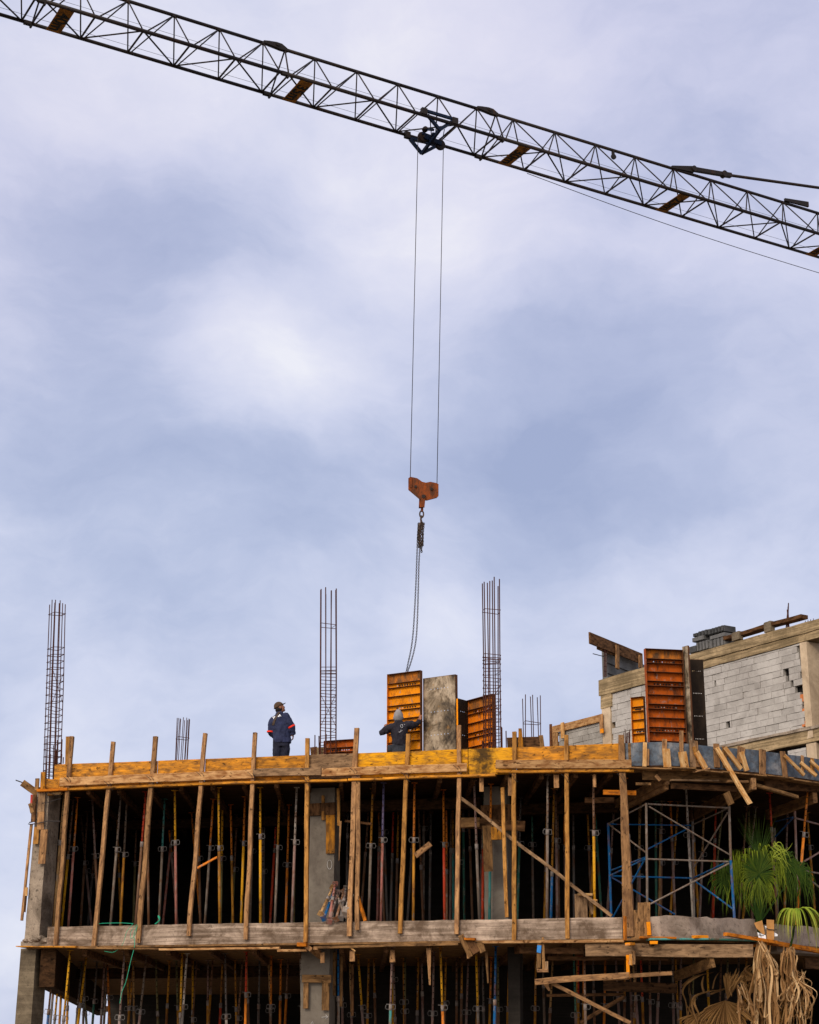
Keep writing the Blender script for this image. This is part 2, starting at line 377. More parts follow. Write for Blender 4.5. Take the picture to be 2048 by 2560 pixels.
def text_mesh(s, size, extr=.004, bold=0.0):
    cu = bpy.data.curves.new('lettering', 'FONT'); cu.body = s; cu.size = size; cu.extrude = extr; cu.align_x = 'CENTER'; cu.align_y = 'CENTER'; cu.offset = bold
    ob = bpy.data.objects.new('lettering_source', cu); COL.objects.link(ob)
    dg = bpy.context.evaluated_depsgraph_get(); me = bpy.data.meshes.new_from_object(ob.evaluated_get(dg))
    bpy.data.objects.remove(ob); return me
# ------------------------------------------------------------------ sky and light
w = bpy.data.worlds.new('World'); SC.world = w; w.use_nodes = True
SUN_EL, SUN_AZ = 30, -30          # sun behind the camera, to its left (degrees; azimuth from -Y towards -X)
sd = V((math.cos(math.radians(SUN_EL)) * math.sin(math.radians(SUN_AZ)), -math.cos(math.radians(SUN_EL)) * math.cos(math.radians(SUN_AZ)), math.sin(math.radians(SUN_EL))))
def sky():
    t = NT(w.node_tree); bg = w.node_tree.nodes['Background']
    ns = t.n('ShaderNodeTexSky', sky_type='NISHITA'); ns.sun_disc = False; ns.sun_elevation = math.radians(SUN_EL)
    ns.sun_rotation = math.atan2(sd.x, sd.y)
    tc = t.n('ShaderNodeTexCoord'); vec = tc.outputs['Generated']
    # soft domain warp so that the cloud banks have ragged edges
    wn = t.n('ShaderNodeTexNoise'); wn.inputs['Scale'].default_value = 4.5; wn.inputs['Detail'].default_value = 6; wn.inputs['Roughness'].default_value = .55; t.l(vec, wn.inputs['Vector'])
    sb = t.n('ShaderNodeVectorMath', operation='SUBTRACT'); t.l(wn.outputs['Color'], sb.inputs[0]); sb.inputs[1].default_value = (.5, .5, .5)
    sc = t.n('ShaderNodeVectorMath', operation='SCALE'); t.l(sb.outputs[0], sc.inputs[0]); sc.inputs['Scale'].default_value = .13
    ad = t.n('ShaderNodeVectorMath', operation='ADD'); t.l(vec, ad.inputs[0]); t.l(sc.outputs[0], ad.inputs[1]); wv = ad.outputs[0]
    mp = t.n('ShaderNodeMapping'); mp.inputs['Scale'].default_value = (1, 1, 2.2); t.l(wv, mp.inputs['Vector'])
    fb = t.n('ShaderNodeTexNoise'); fb.inputs['Scale'].default_value = 7; fb.inputs['Detail'].default_value = 9; fb.inputs['Roughness'].default_value = .56; t.l(mp.outputs[0], fb.inputs['Vector'])
    acc = t.n('ShaderNodeMapRange'); acc.inputs['From Min'].default_value = .25; acc.inputs['From Max'].default_value = .75; acc.inputs['To Min'].default_value = -.24; acc.inputs['To Max'].default_value = .24
    t.l(fb.outputs['Fac'], acc.inputs[0]); val = acc.outputs[0]
    f2 = t.n('ShaderNodeTexNoise'); f2.inputs['Scale'].default_value = 22; f2.inputs['Detail'].default_value = 7; f2.inputs['Roughness'].default_value = .6; t.l(mp.outputs[0], f2.inputs['Vector'])
    m2 = t.n('ShaderNodeMath', operation='MULTIPLY_ADD'); t.l(f2.outputs['Fac'], m2.inputs[0]); m2.inputs[1].default_value = .22; t.l(val, m2.inputs[2]); m3 = t.n('ShaderNodeMath', operation='SUBTRACT'); t.l(m2.outputs[0], m3.inputs[0]); m3.inputs[1].default_value = .11; val = m3.outputs[0]
    base = t.n('ShaderNodeMath', operation='ADD'); t.l(val, base.inputs[0]); base.inputs[1].default_value = .52; val = base.outputs[0]
    for (x, y, r, a) in BLOBS:
        d = ray(x, y).normalized()
        ds = t.n('ShaderNodeVectorMath', operation='DISTANCE'); t.l(wv, ds.inputs[0]); ds.inputs[1].default_value = d
        mr = t.n('ShaderNodeMapRange', interpolation_type='SMOOTHERSTEP'); mr.inputs['From Min'].default_value = 0; mr.inputs['From Max'].default_value = r / FPX
        mr.inputs['To Min'].default_value = a * .88; mr.inputs['To Max'].default_value = 0; t.l(ds.outputs['Value'], mr.inputs[0])
        s = t.n('ShaderNodeMath', operation='ADD'); t.l(val, s.inputs[0]); t.l(mr.outputs[0], s.inputs[1]); val = s.outputs[0]
    col = ramp(t, val, [(0.05, rgb(163, 176, 210)), (.35, rgb(186, 196, 225)), (.6, rgb(210, 216, 239)), (.85, rgb(228, 231, 247)), (1, rgb(240, 242, 251))])
    # lavender cast towards the upper right
    dl = t.n('ShaderNodeVectorMath', operation='DISTANCE'); t.l(vec, dl.inputs[0]); dl.inputs[1].default_value = ray(1700, -100).normalized()
    ml = t.n('ShaderNodeMapRange', interpolation_type='SMOOTHSTEP'); ml.inputs['From Max'].default_value = 1900 / FPX; ml.inputs['To Min'].default_value = .85; ml.inputs['To Max'].default_value = 0; t.l(dl.outputs['Value'], ml.inputs[0])
    col = mixc(t, ml.outputs[0], col, (.985, .935, .97, 1), 'MULTIPLY')
    dl = t.n('ShaderNodeVectorMath', operation='DISTANCE'); t.l(vec, dl.inputs[0]); dl.inputs[1].default_value = ray(0, 500).normalized()
    ml = t.n('ShaderNodeMapRange', interpolation_type='SMOOTHSTEP'); ml.inputs['From Max'].default_value = 900 / FPX; ml.inputs['To Min'].default_value = .8; ml.inputs['To Max'].default_value = 0; t.l(dl.outputs['Value'], ml.inputs[0])
    col = mixc(t, ml.outputs[0], col, (.99, .945, .965, 1), 'MULTIPLY')
    k = t.n('ShaderNodeVectorMath', operation='SCALE'); t.l(col, k.inputs[0]); k.inputs['Scale'].default_value = 1 / 2 ** EXP; col = k.outputs[0]
    # warm glow added to the unseen sky round the sun, to brighten the front
    dt = t.n('ShaderNodeVectorMath', operation='DOT_PRODUCT'); t.l(vec, dt.inputs[0]); dt.inputs[1].default_value = sd
    mg = t.n('ShaderNodeMapRange', interpolation_type='SMOOTHSTEP'); mg.inputs['From Min'].default_value = .25; mg.inputs['From Max'].default_value = 1; mg.inputs['To Max'].default_value = GLOW; t.l(dt.outputs['Value'], mg.inputs[0])
    gl = t.n('ShaderNodeVectorMath', operation='SCALE'); gl.inputs[0].default_value = (1.0, .85, .64); t.l(mg.outputs[0], gl.inputs['Scale'])
    a2 = t.n('ShaderNodeVectorMath', operation='ADD'); t.l(col, a2.inputs[0]); t.l(gl.outputs[0], a2.inputs[1])
    b2 = t.n('ShaderNodeBackground'); b2.inputs['Strength'].default_value = 1; t.l(a2.outputs[0], b2.inputs['Color'])
    t.l(ns.outputs[0], bg.inputs['Color']); bg.inputs['Strength'].default_value = .08
    mx = t.n('ShaderNodeMixShader'); mx.inputs[0].default_value = .95; out = w.node_tree.nodes['World Output']
    t.l(bg.outputs[0], mx.inputs[1]); t.l(b2.outputs[0], mx.inputs[2]); t.l(mx.outputs[0], out.inputs[0])
GLOW = .75
BLOBS = [(700, 250, 800, .34), (100, 150, 620, .26), (1300, 150, 700, .12), (560, 880, 340, .40), (800, 940, 260, .26), (300, 620, 420, -.28), (120, 640, 330, -.10), (520, 560, 360, -.32), (1080, 560, 460, .22),
         (1560, 1060, 560, -.44), (1250, 1150, 460, -.26), (350, 1250, 600, -.36), (820, 1230, 330, -.16), (760, 1330, 420, -.22), (1120, 1560, 220, .20), (1000, 1590, 140, .10), (1560, 1430, 330, .16), (250, 1780, 460, .22), (40, 2200, 560, .22), (700, 1700, 420, .08),
         (1950, 700, 460, .06), (1900, 1500, 420, .10), (1500, 250, 560, -.06)]
sky()
sun = bpy.data.lights.new('sun', 'SUN'); sun.energy = .95; sun.angle = math.radians(14); sun.color = (1, .89, .74)
so = bpy.data.objects.new('sun', sun); COL.objects.link(so); so.rotation_euler = (-sd).to_track_quat('-Z', 'Y').to_euler(); so.location = sd * 60
SC.view_settings.view_transform = 'Standard'; SC.view_settings.look = 'None'; SC.view_settings.exposure = EXP; SC.view_settings.gamma = 1
SC.cycles.max_bounces = 6; SC.cycles.diffuse_bounces = 3; SC.cycles.transparent_max_bounces = 4
# ------------------------------------------------------------------ ground
m = MB(); R_ = 900; m.add([(-R_, -R_, 0), (R_, -R_, 0), (R_, R_, 0), (-R_, R_, 0)], [(0, 1, 2, 3)])
tag(build(m, 'ground', 'dirt', origin=(0, 0, 0)), None, None, kind='structure')
# ------------------------------------------------------------------ building frame
def plan(W, left=.1):       # outline of a floor, front left corner first, along the front, round the wing, then the back
    A = fp(118, 2340, -.12) + FD * left; A.z = 0
    B = A + LD * 31
    return [A] + list(W) + [V((13, 66, 0)), B]
A0 = fp(118, 2340); A0.z = 0
bld = thing('unfinished_building', A0, 'unfinished concrete building shell with open shored storeys and a bare roof deck', 'building')
def extr(W, z0, z1, left=.1):
    m = MB(); P = plan(W, left); m.prism([p + V((0, 0, z0)) for p in P], V((0, 0, z1 - z0))); return m
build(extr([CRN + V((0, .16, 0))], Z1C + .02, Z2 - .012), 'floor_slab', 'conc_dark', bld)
# concrete edge of the upper floor: a finely divided strip so that its top can be broken
def fascia(pts, zb, zt, mat, rag, name, thick=.25, stepn=.12):
    path = []
    for a, b in zip(pts[:-1], pts[1:]):
        k = max(1, int((b - a).length / stepn))
        path += [a.lerp(b, i / k) for i in range(k)]
    path.append(pts[-1]); m = MB(); n = len(path); rows = 5; vs = []
    for i, p in enumerate(path):
        d = (path[min(i + 1, n - 1)] - path[max(i - 1, 0)]).normalized(); nn = V((d.y, -d.x, 0))
        top = zt + rag * (noise.fractal(V((i * .13, 3.1, 0)), .8, 2.0, 4)) - rag * .4 * abs(noise.noise(V((i * .9, 1, 2))))
        for r in range(rows + 1):
            z = zb + (top - zb) * r / rows
            vs.append(p + nn * (.012 * rag * 8 * noise.noise(V((i * .5, r * 1.3, 4)))) + V((0, 0, z)))
        vs.append(p - nn * thick + V((0, 0, top - .01))); vs.append(p - nn * thick + V((0, 0, zb)))
    k = rows + 3; fs = []
    for i in range(n - 1):
        for r in range(k): fs.append((i * k + r, (i + 1) * k + r, (i + 1) * k + (r + 1) % k, i * k + (r + 1) % k))
    fs += [tuple(range(k)), tuple(range((n - 1) * k + k - 1, (n - 1) * k - 1, -1))]
    m.add(vs, fs); return build(m, name, mat, bld)
fa = fp(118, 2340); fa.z = 0; fb_ = fp(1556, 2320); fb_.z = 0
fascia([fa, fb_], Z1C + .005, Z2 + .0, 'conc_fascia', .018, 'slab_edge')
gap0 = wp(1890, 2330, 0, WINGL)[0]; gap0.z = 0; gap1 = wp(1940, 2330, 0, WINGL)[0]; gap1.z = 0
WL = [p for p in WINGL]
fascia([fb_ + FD * .01] + [p for p in WL[1:] if p.x < gap0.x - .1] + [gap0], Z1C - .01, Z2 + .03, 'conc_round', .07, 'slab_edge', .6)
fascia([gap1] + [p for p in WL if p.x > gap1.x + .1], Z1C - .15, Z2 + .0, 'conc_round', .05, 'slab_edge', .6)
def inside(W, p, back=.0): return p
# upper floor plate behind the wing edge
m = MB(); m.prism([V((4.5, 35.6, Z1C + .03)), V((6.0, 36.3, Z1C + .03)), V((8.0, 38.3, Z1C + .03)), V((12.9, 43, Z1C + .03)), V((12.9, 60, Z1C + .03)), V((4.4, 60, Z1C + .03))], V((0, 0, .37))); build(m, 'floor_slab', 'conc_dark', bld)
# side walls; back walls and a partition added to keep daylight out
Bk = A0 + LD * 30.9
def wallq(a, b, z0, z1, name, mat, th=.2):
    d = (b - a).normalized(); n = V((d.y, -d.x, 0)) * th; m = MB()
    m.hexa([a + V((0, 0, z0)), b + V((0, 0, z0)), b + n + V((0, 0, z0)), a + n + V((0, 0, z0))], [a + V((0, 0, z1)), b + V((0, 0, z1)), b + n + V((0, 0, z1)), a + n + V((0, 0, z1))])
    return build(m, name, mat, bld)
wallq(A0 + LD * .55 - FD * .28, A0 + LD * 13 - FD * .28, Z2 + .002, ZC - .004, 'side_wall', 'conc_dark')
wallq(A0 + LD * 13.0 - FD * .28, V((12.8, 49, 0)), Z2 + .002, ZC - .004, 'added_back_wall', 'conc_dark')
wallq(Bk + FD * .3, V((12.8, 65.5, 0)), .01, Z1C - .01, 'added_back_wall', 'conc_dark')
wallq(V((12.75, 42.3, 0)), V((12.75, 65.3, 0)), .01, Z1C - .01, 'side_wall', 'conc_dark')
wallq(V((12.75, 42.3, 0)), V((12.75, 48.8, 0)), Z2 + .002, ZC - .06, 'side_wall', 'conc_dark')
wallq(fp(760, 2500, -9) * 1.0 - V((0, 0, fp(760, 2500, -9).z)), V((9, 44.5, 0)), .01, Z1C - .02, 'added_partition', 'conc_dark')
# columns
def column(q, o, depth, z0, z1, mat, label=None, back=FN):
    """q: four image points of the front face (bl, br, tr, tl)"""
    P = [fp(x, y, o) for x, y in q]
    P[0].z = P[1].z = z0; P[2].z = P[3].z = z1
    m = MB(); n = 14; vs = []; fs = []
    for i in range(n + 1):
        a = P[0].lerp(P[3], i / n); b = P[1].lerp(P[2], i / n)
        j = lambda s: V((noise.noise(V((i * .7, s, 0))) * .012, noise.noise(V((i * .7, s, 7))) * .012, 0))
        vs += [a + j(1), b + j(2), b - back * depth + j(3), a - back * depth + j(4)]
    for i in range(n):
        for r in range(4): fs.append((i * 4 + r, i * 4 + (r + 1) % 4, (i + 1) * 4 + (r + 1) % 4, (i + 1) * 4 + r))
    fs += [(3, 2, 1, 0), tuple(range(n * 4, n * 4 + 4))]
    m.add(vs, fs); o_ = build(m, 'column', mat, bld)
    if label: o_['label'] = label
    return o_
lc = zz('lc')
column([lc(262, 1940), lc(420, 1930), lc(530, 370), lc(400, 370)], -.04, .62, Z2 - .25, ZC - .04, 'conc_rough', 'pitted corner column with lumps of spilt cement')
column([(30, 2610), (73, 2610), (90, 2378), (52, 2378)], -.02, .6, 0, Z1C - .03, 'conc_old')
m = MB(); a = fp(52, 2358, -.03); b = fp(128, 2358, -.03); a.z = b.z = Z1C - .01; m.hexa([a, b, b - FN * .6, a - FN * .6], [q + V((0, 0, .13)) for q in (a, b, b - FN * .6, a - FN * .6)])     # broken ledge of the slab at the corner column
for q in range(9):
    c = fp(68 + q * 7, 2354 - rnd(0, 8), -.12); m.sphere(c, rnd(.09, .16), rnd(.12, .2), rnd(.05, .09), 9, 6, lambda p, q_: q_ * (1 + .35 * noise.noise(p * 2 + q_)))
build(m, 'broken_slab_corner', 'conc_rough', bld)
z3, z4 = zz('z3'), zz('z4'); g1 = zz('g1')
column([z3(243, 1575), z3(462, 1575), z3(470, 560), z3(262, 560)], -1.0, .5, Z2, ZC - .04, 'conc_col')
T_COL = 1
column([z4(212, 1545), z4(418, 1545), z4(400, 560), z4(208, 560)], -1.6, .5, Z2, ZC - .04, 'conc_col')
column([g1(335, 1350), g1(668, 1350), g1(668, 560), g1(335, 560)], -.9, .5, 0, Z1C - .02, 'conc_col')
column([(1270, 2640), (1300, 2640), (1300, 2400), (1270, 2400)], -1.5, .4, 0, Z1C - .02, 'conc_dark')
# concrete and timber beams under the floors
def beam_line(pA, pB, zb, h, wdt, name, mat, parent=bld):
    a, b = atz(*pA, zb), atz(*pB, zb); d = (b - a).normalized(); s = V((d.y, -d.x, 0)) * wdt
    m = MB(); m.hexa([a, b, b - s, a - s], [a + V((0, 0, h)), b + V((0, 0, h)), b - s + V((0, 0, h)), a - s + V((0, 0, h))]); return build(m, name, mat, parent)
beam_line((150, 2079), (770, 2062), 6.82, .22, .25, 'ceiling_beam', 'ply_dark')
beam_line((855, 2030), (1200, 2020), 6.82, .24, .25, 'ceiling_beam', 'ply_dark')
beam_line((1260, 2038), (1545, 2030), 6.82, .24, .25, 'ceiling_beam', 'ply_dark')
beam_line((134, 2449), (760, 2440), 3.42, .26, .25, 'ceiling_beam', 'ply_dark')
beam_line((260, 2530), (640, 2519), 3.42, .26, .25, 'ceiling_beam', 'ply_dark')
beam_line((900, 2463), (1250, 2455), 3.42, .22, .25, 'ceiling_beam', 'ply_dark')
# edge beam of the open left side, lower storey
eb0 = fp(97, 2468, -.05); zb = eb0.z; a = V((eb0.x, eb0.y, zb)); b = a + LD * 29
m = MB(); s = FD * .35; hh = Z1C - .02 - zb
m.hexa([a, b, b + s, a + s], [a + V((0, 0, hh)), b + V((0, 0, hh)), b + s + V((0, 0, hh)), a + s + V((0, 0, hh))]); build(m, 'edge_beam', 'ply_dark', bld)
# the parapet-side lump of the chalk marks on the columns
def stroke(pts, o, r, parent, name='chalk_mark', mat='chalk'):
    m = MB(); m.path([fp(x, y, o) for x, y in pts], r, 4); return build(m, name, mat, parent)
el = [z3(428 + 20 * math.cos(t), 1075 + 40 * math.sin(t)) for t in [i * math.pi / 8 for i in range(17)]]
stroke(el, -.985, .004, bld)
stroke([g1(580, 995), g1(650, 990)], -.885, .005, bld); stroke([g1(625, 965), g1(652, 990), g1(625, 1010)], -.885, .005, bld)
stroke([g1(455, 1072), g1(475, 1040), g1(480, 1075)], -.885, .005, bld)
# ------------------------------------------------------------------ formwork: decks, soffits, joists
m = extr(WING, ZC, ZC + .05, -.45); 
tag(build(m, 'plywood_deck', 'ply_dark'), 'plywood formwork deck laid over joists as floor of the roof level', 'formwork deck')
m = MB(); P = [A0 + FN * .14 - FD * .4] + [V((4.45, 34.85, 0))] + [p + V((.05, -.12, 0)) for p in WINGL[2:]] + [V((13, 65, 0)), A0 + LD * 30.5]
m.prism([p + V((0, 0, Z1C - .045)) for p in P], V((0, 0, .04)))
tag(build(m, 'plank_soffit', 'board_brown'), 'plank soffit formwork left under the concrete floor, its thin edge showing', 'formwork deck')
GD = V((math.sin(math.radians(-1.5)), math.cos(math.radians(-1.5)), 0))
for q in range(17):
    p = F0 + FD * (-7.3 + q * .72) - FN * .18; L = 11 if q > 2 else 8
    timber('joist', V((p.x, p.y, ZC - .07)), V((p.x, p.y, ZC - .07)) + GD * L, .09, .13, V((0, 0, 1)), 'wood_dark', label='dark timber joist under the upper plywood deck, %s from the left' % ORD[q + 1], cat='joist', group='joists under the upper deck', jit=.01)
for q in range(13):
    p = F0 + FD * (-7.2 + q * .95) - FN * .25; L = 12
    timber('joist', V((p.x, p.y, Z1C - .12)), V((p.x, p.y, Z1C - .12)) + GD * L, .10, .14, V((0, 0, 1)), 'wood_dark', label='dark timber joist above the lower storey, %s from the left' % ORD[q + 1], cat='joist', group='joists above the lower storey', jit=.01)
# edge boards of the upper formwork
NB = dict()
def board(x0, x1, yb0, yb1, mat, label, o=-.012, zt0=None, thick=.027, **k):
    a, b = fp(x0, 1890, o), fp(x1, 1880, o); a.z = b.z = 0
    lo = (fp(x0, yb0, o).z + fp(x1, yb1, o).z) / 2; hi = ZT if zt0 is None else zt0
    c = V((0, 0, (lo + hi) / 2))
    timber('edge_board', a + c + FD * .004, b + c - FD * .004, hi - lo, thick, FN, mat, label=label, cat='board', group='edge boards of the roof formwork', ch=.004, jit=.004, **k)
bl = 1948
board(139, 395, 1975, 1962, 'board_orange', 'mottled tan edge board at the left corner of the roof formwork')
board(396, 513, 1962, 1957, 'board_orange', 'short orange edge board between the third and fourth tall timbers')
board(514, 637, 1957, 1953, 'board_orange', 'orange edge board just left of the standing man')
board(638, 769, 1953, 1948, 'board_orange', 'brown edge board below the feet of the standing man in navy')
board(770, 891, 1948, 1945, 'board_grey', 'weathered grey edge board below the low orange panel')
board(892, 1020, 1945, 1940, 'board_yellow', 'bright yellow edge board below the hooded man')
board(1021, 1170, 1940, 1937, 'board_yellow', 'bright yellow edge board below the grey rusty panel')
board(1171, 1290, 1937, 1937, 'board_stained', 'deep yellow edge board with a large black oil stain')
board(1291, 1416, 1932, 1930, 'board_orange', 'orange edge board right of the oil stained one')
board(1417, 1553, 1930, 1928, 'board_orange', 'orange brown edge board beside the curved blue form')
board(1554, 1578, 1928, 1927, 'board_brown', 'narrow dark end board meeting the curved blue form')
# long walers nailed over the posts
def waler(x0, y0, x1, y1, h0, mat, label, o=.125, th=.045):
    a, b = fp(x0, y0, o), fp(x1, y1, o)
    timber('waler', a, b, h0, th, FN, mat, label=label, cat='plank', group='walers nailed across the posts', ch=.008, jit=.006)
waler(150, 1955, 636, 1935, .185, 'waler', 'long pale waler plank at the left end of the formwork')
waler(633, 1932, 803, 1928, .165, 'board_grey', 'short grey splintered waler plank in the row', .13)
waler(805, 1931, 1167, 1919, .17, 'waler', 'yellowish waler plank ending at the black oil stain')
waler(1240, 1911, 1579, 1910, .18, 'waler', 'pale waler plank with dark knots right of the oil stain')
# soffit edge planks under the walers
for (x0, y0, x1, y1, lab) in ((120, 1976, 540, 1960, 'thin soffit plank under the left long waler'), (540, 1960, 870, 1951, 'thin soffit plank under the grey short waler'), (872, 1950, 1240, 1938, 'thin soffit plank below the hooded man'), (1242, 1930, 1585, 1928, 'thin soffit plank under the right knotty waler')):
    timber('soffit_plank', fp(x0, y0, .06), fp(x1, y1, .06), .05, .16, V((0, 0, 1)).cross(FD), 'board_orange', label=lab, cat='plank', group='soffit planks under the walers', jit=.006)
# tall timber posts
POSTS = []
z1, z2, z5 = zz('z1'), zz('z2'), zz('z5')
for q, (t0, b0, w_, mat, rag, desc) in enumerate([
    ((180.5, 1841.6), z1(395, 1595), .086, 'wood_post', 0, 'tall straight timber post nearest the left corner column'),
    (z1(803, 155), z1(668, 1605), .086, 'wood_post', 0, 'second tall timber post from the left corner'),
    (z1(1103, 117), z1(980, 1580), .10, 'wood_post', .12, 'split rough timber post where the green cord hangs, third from left'),
    ((513.6, 1833.5), (472.5, 2340), .086, 'wood_post', 0, 'fourth tall timber post from the left corner'),
    ((637.5, 1832), (614.5, 2348.6), .086, 'wood_post', 0, 'fifth tall timber post, just left of the standing man'),
    ((769, 1846), (764.7, 2356), .086, 'wood_post_orange', 0, 'sixth tall timber post, in front of the pale inner column'),
    ((891.6, 1820), (874, 2341), .10, 'wood_post', 0, 'tall timber post beside the bundle of spare props'),
    ((1021, 1835.6), (1000, 2334), .086, 'wood_post_orange', 0, 'tall timber post in front of the hooded man'),
    ((1149, 1814), (1142, 2335), .085, 'wood_post', 0, 'tall timber post left of the black oil stain'),
    ((1286, 1829.6), (1285, 2360), .086, 'wood_post_orange', 0, 'tall timber post right of the black oil stain'),
    ((1416, 1838), (1419.6, 2347), .085, 'wood_post_orange', 0, 'eleventh tall timber post, where the long diagonal brace crosses'),
    ((1553, 1838), (1573, 2341), .15, 'wood_post', .18, 'thick rough timber post at the right end of the straight front')]):
    POSTS.append((t0, b0))
    timber('timber_post', fp(*b0, .055), fp(*t0, .052), w_ * (1.25 if rag == .18 else 1), .08, FN, mat, label=desc, cat='post', group='tall timber posts along the front', rag=rag, jit=.012, n=16, taper=(1.15, .62) if rag == .18 else (1, 1))
timber('timber_post', fp(*z3(643, 1640), .0 + .06) + FD * .06, fp(*z3(668, 300), .06) + FD * .02, .09, .06, FN, 'wood_post', label='second timber doubled against the post beside the spare props', cat='post', jit=.01)
timber('corner_plank', fp(*z1(478, 320), .04), fp(*z1(484, 118), .04), .10, .04, FN, 'wood_post_orange', label='broad upright plank beside the leftmost tall post top', cat='plank')
# wire ties on the posts
for q, (t0, b0) in enumerate(POSTS):
    k = .21; x = t0[0] + (b0[0] - t0[0]) * k; y = t0[1] + (b0[1] - t0[1]) * k
    m = MB()
    m.path([fp(x - 14, y - 10, .155), fp(x - 4, y - 2, .16), fp(x + 1, y + 8, .13), fp(x + 9, y + 14, .12)], .0045, 4); m.path([fp(x - 2, y - 8, .158), fp(x + 5, y, .16), fp(x + 2, y + 12, .11)], .0045, 4)
    tag(build(m, 'tie_wire', 'wire'), 'twisted wire tie on the waler at the %s tall timber post' % ORD[q + 1], 'wire', 'wire ties at the posts')
# ------------------------------------------------------------------ steel props
def prop(top, foot, fc, cu, cl, label, group, loops=1, view=None):
    top, foot = V(top), V(foot); ax = (top - foot); L = ax.length; ax.normalize()
    t = thing('steel_prop', foot, label, 'prop', group)
    x = RT - ax * RT.dot(ax); x.normalize(); y = ax.cross(x)
    # turn the prop a little so that holes and handles differ
    a = rnd(-.5, .5); x, y = x * math.cos(a) + y * math.sin(a), y * math.cos(a) - x * math.sin(a)
    t.rotation_euler = M((x, y, ax)).transposed().to_euler()
    def part(mb, name, mat, smooth=False):
        me = bpy.data.meshes.new(name); me.from_pydata(mb.v, [], mb.f)
        bm = bmesh.new(); bm.from_mesh(me); bmesh.ops.recalc_face_normals(bm, faces=bm.faces); bm.to_mesh(me); bm.free()
        if smooth: me.polygons.foreach_set('use_smooth', [len(p.vertices) == 4 for p in me.polygons])
        return mesh_obj(name, me, mat, t)
    hc = L * fc
    part(MB().tube((0, 0, .008), (0, 0, hc), .0300, 10), 'outer_tube', 'prop_' + cl, True)
    part(MB().tube((0, 0, hc), (0, 0, L - .008), .0235, 10), 'inner_tube', 'prop_' + cu + '_drilled', True)
    colr = part(MB().tube((0, 0, hc - .10), (0, 0, hc + .02), .0375, 10), 'collar', 'prop_galv', True)
    if loops:
        m = MB(); zc = hc - .03
        for s in ((-1, 1) if loops > 1 else (1,)):
            m.path([(s * .03, 0, zc + .04), (s * .085, 0, zc + .045), (s * .105, 0, zc + .02), (s * .105, 0, zc - .03), (s * .085, 0, zc - .05), (s * .03, 0, zc - .045)], .0042, 5)
        m.path([(-.09, -.01, hc + .025), (.10, -.01, hc + .02)], .0045, 5)
        part(m, 'handle', 'steel_bright').parent = colr
    part(MB().box((0, 0, .004), (.06, 0, 0), (0, .06, 0), (0, 0, .004)), 'base_plate', 'prop_' + cl)
    part(MB().box((0, 0, L - .004), (.06, 0, 0), (0, .06, 0), (0, 0, .004)), 'head_plate', 'prop_' + cu)
    return t
CN = dict(grey='grey', brown='brown', yellow='yellow', orange='orange', red='red', pink='pale red', green='green', teal='teal', blue='blue', mauve='mauve', amber='amber', tan='tan', white='whitish', slate='slate', olive='olive', purple='violet')
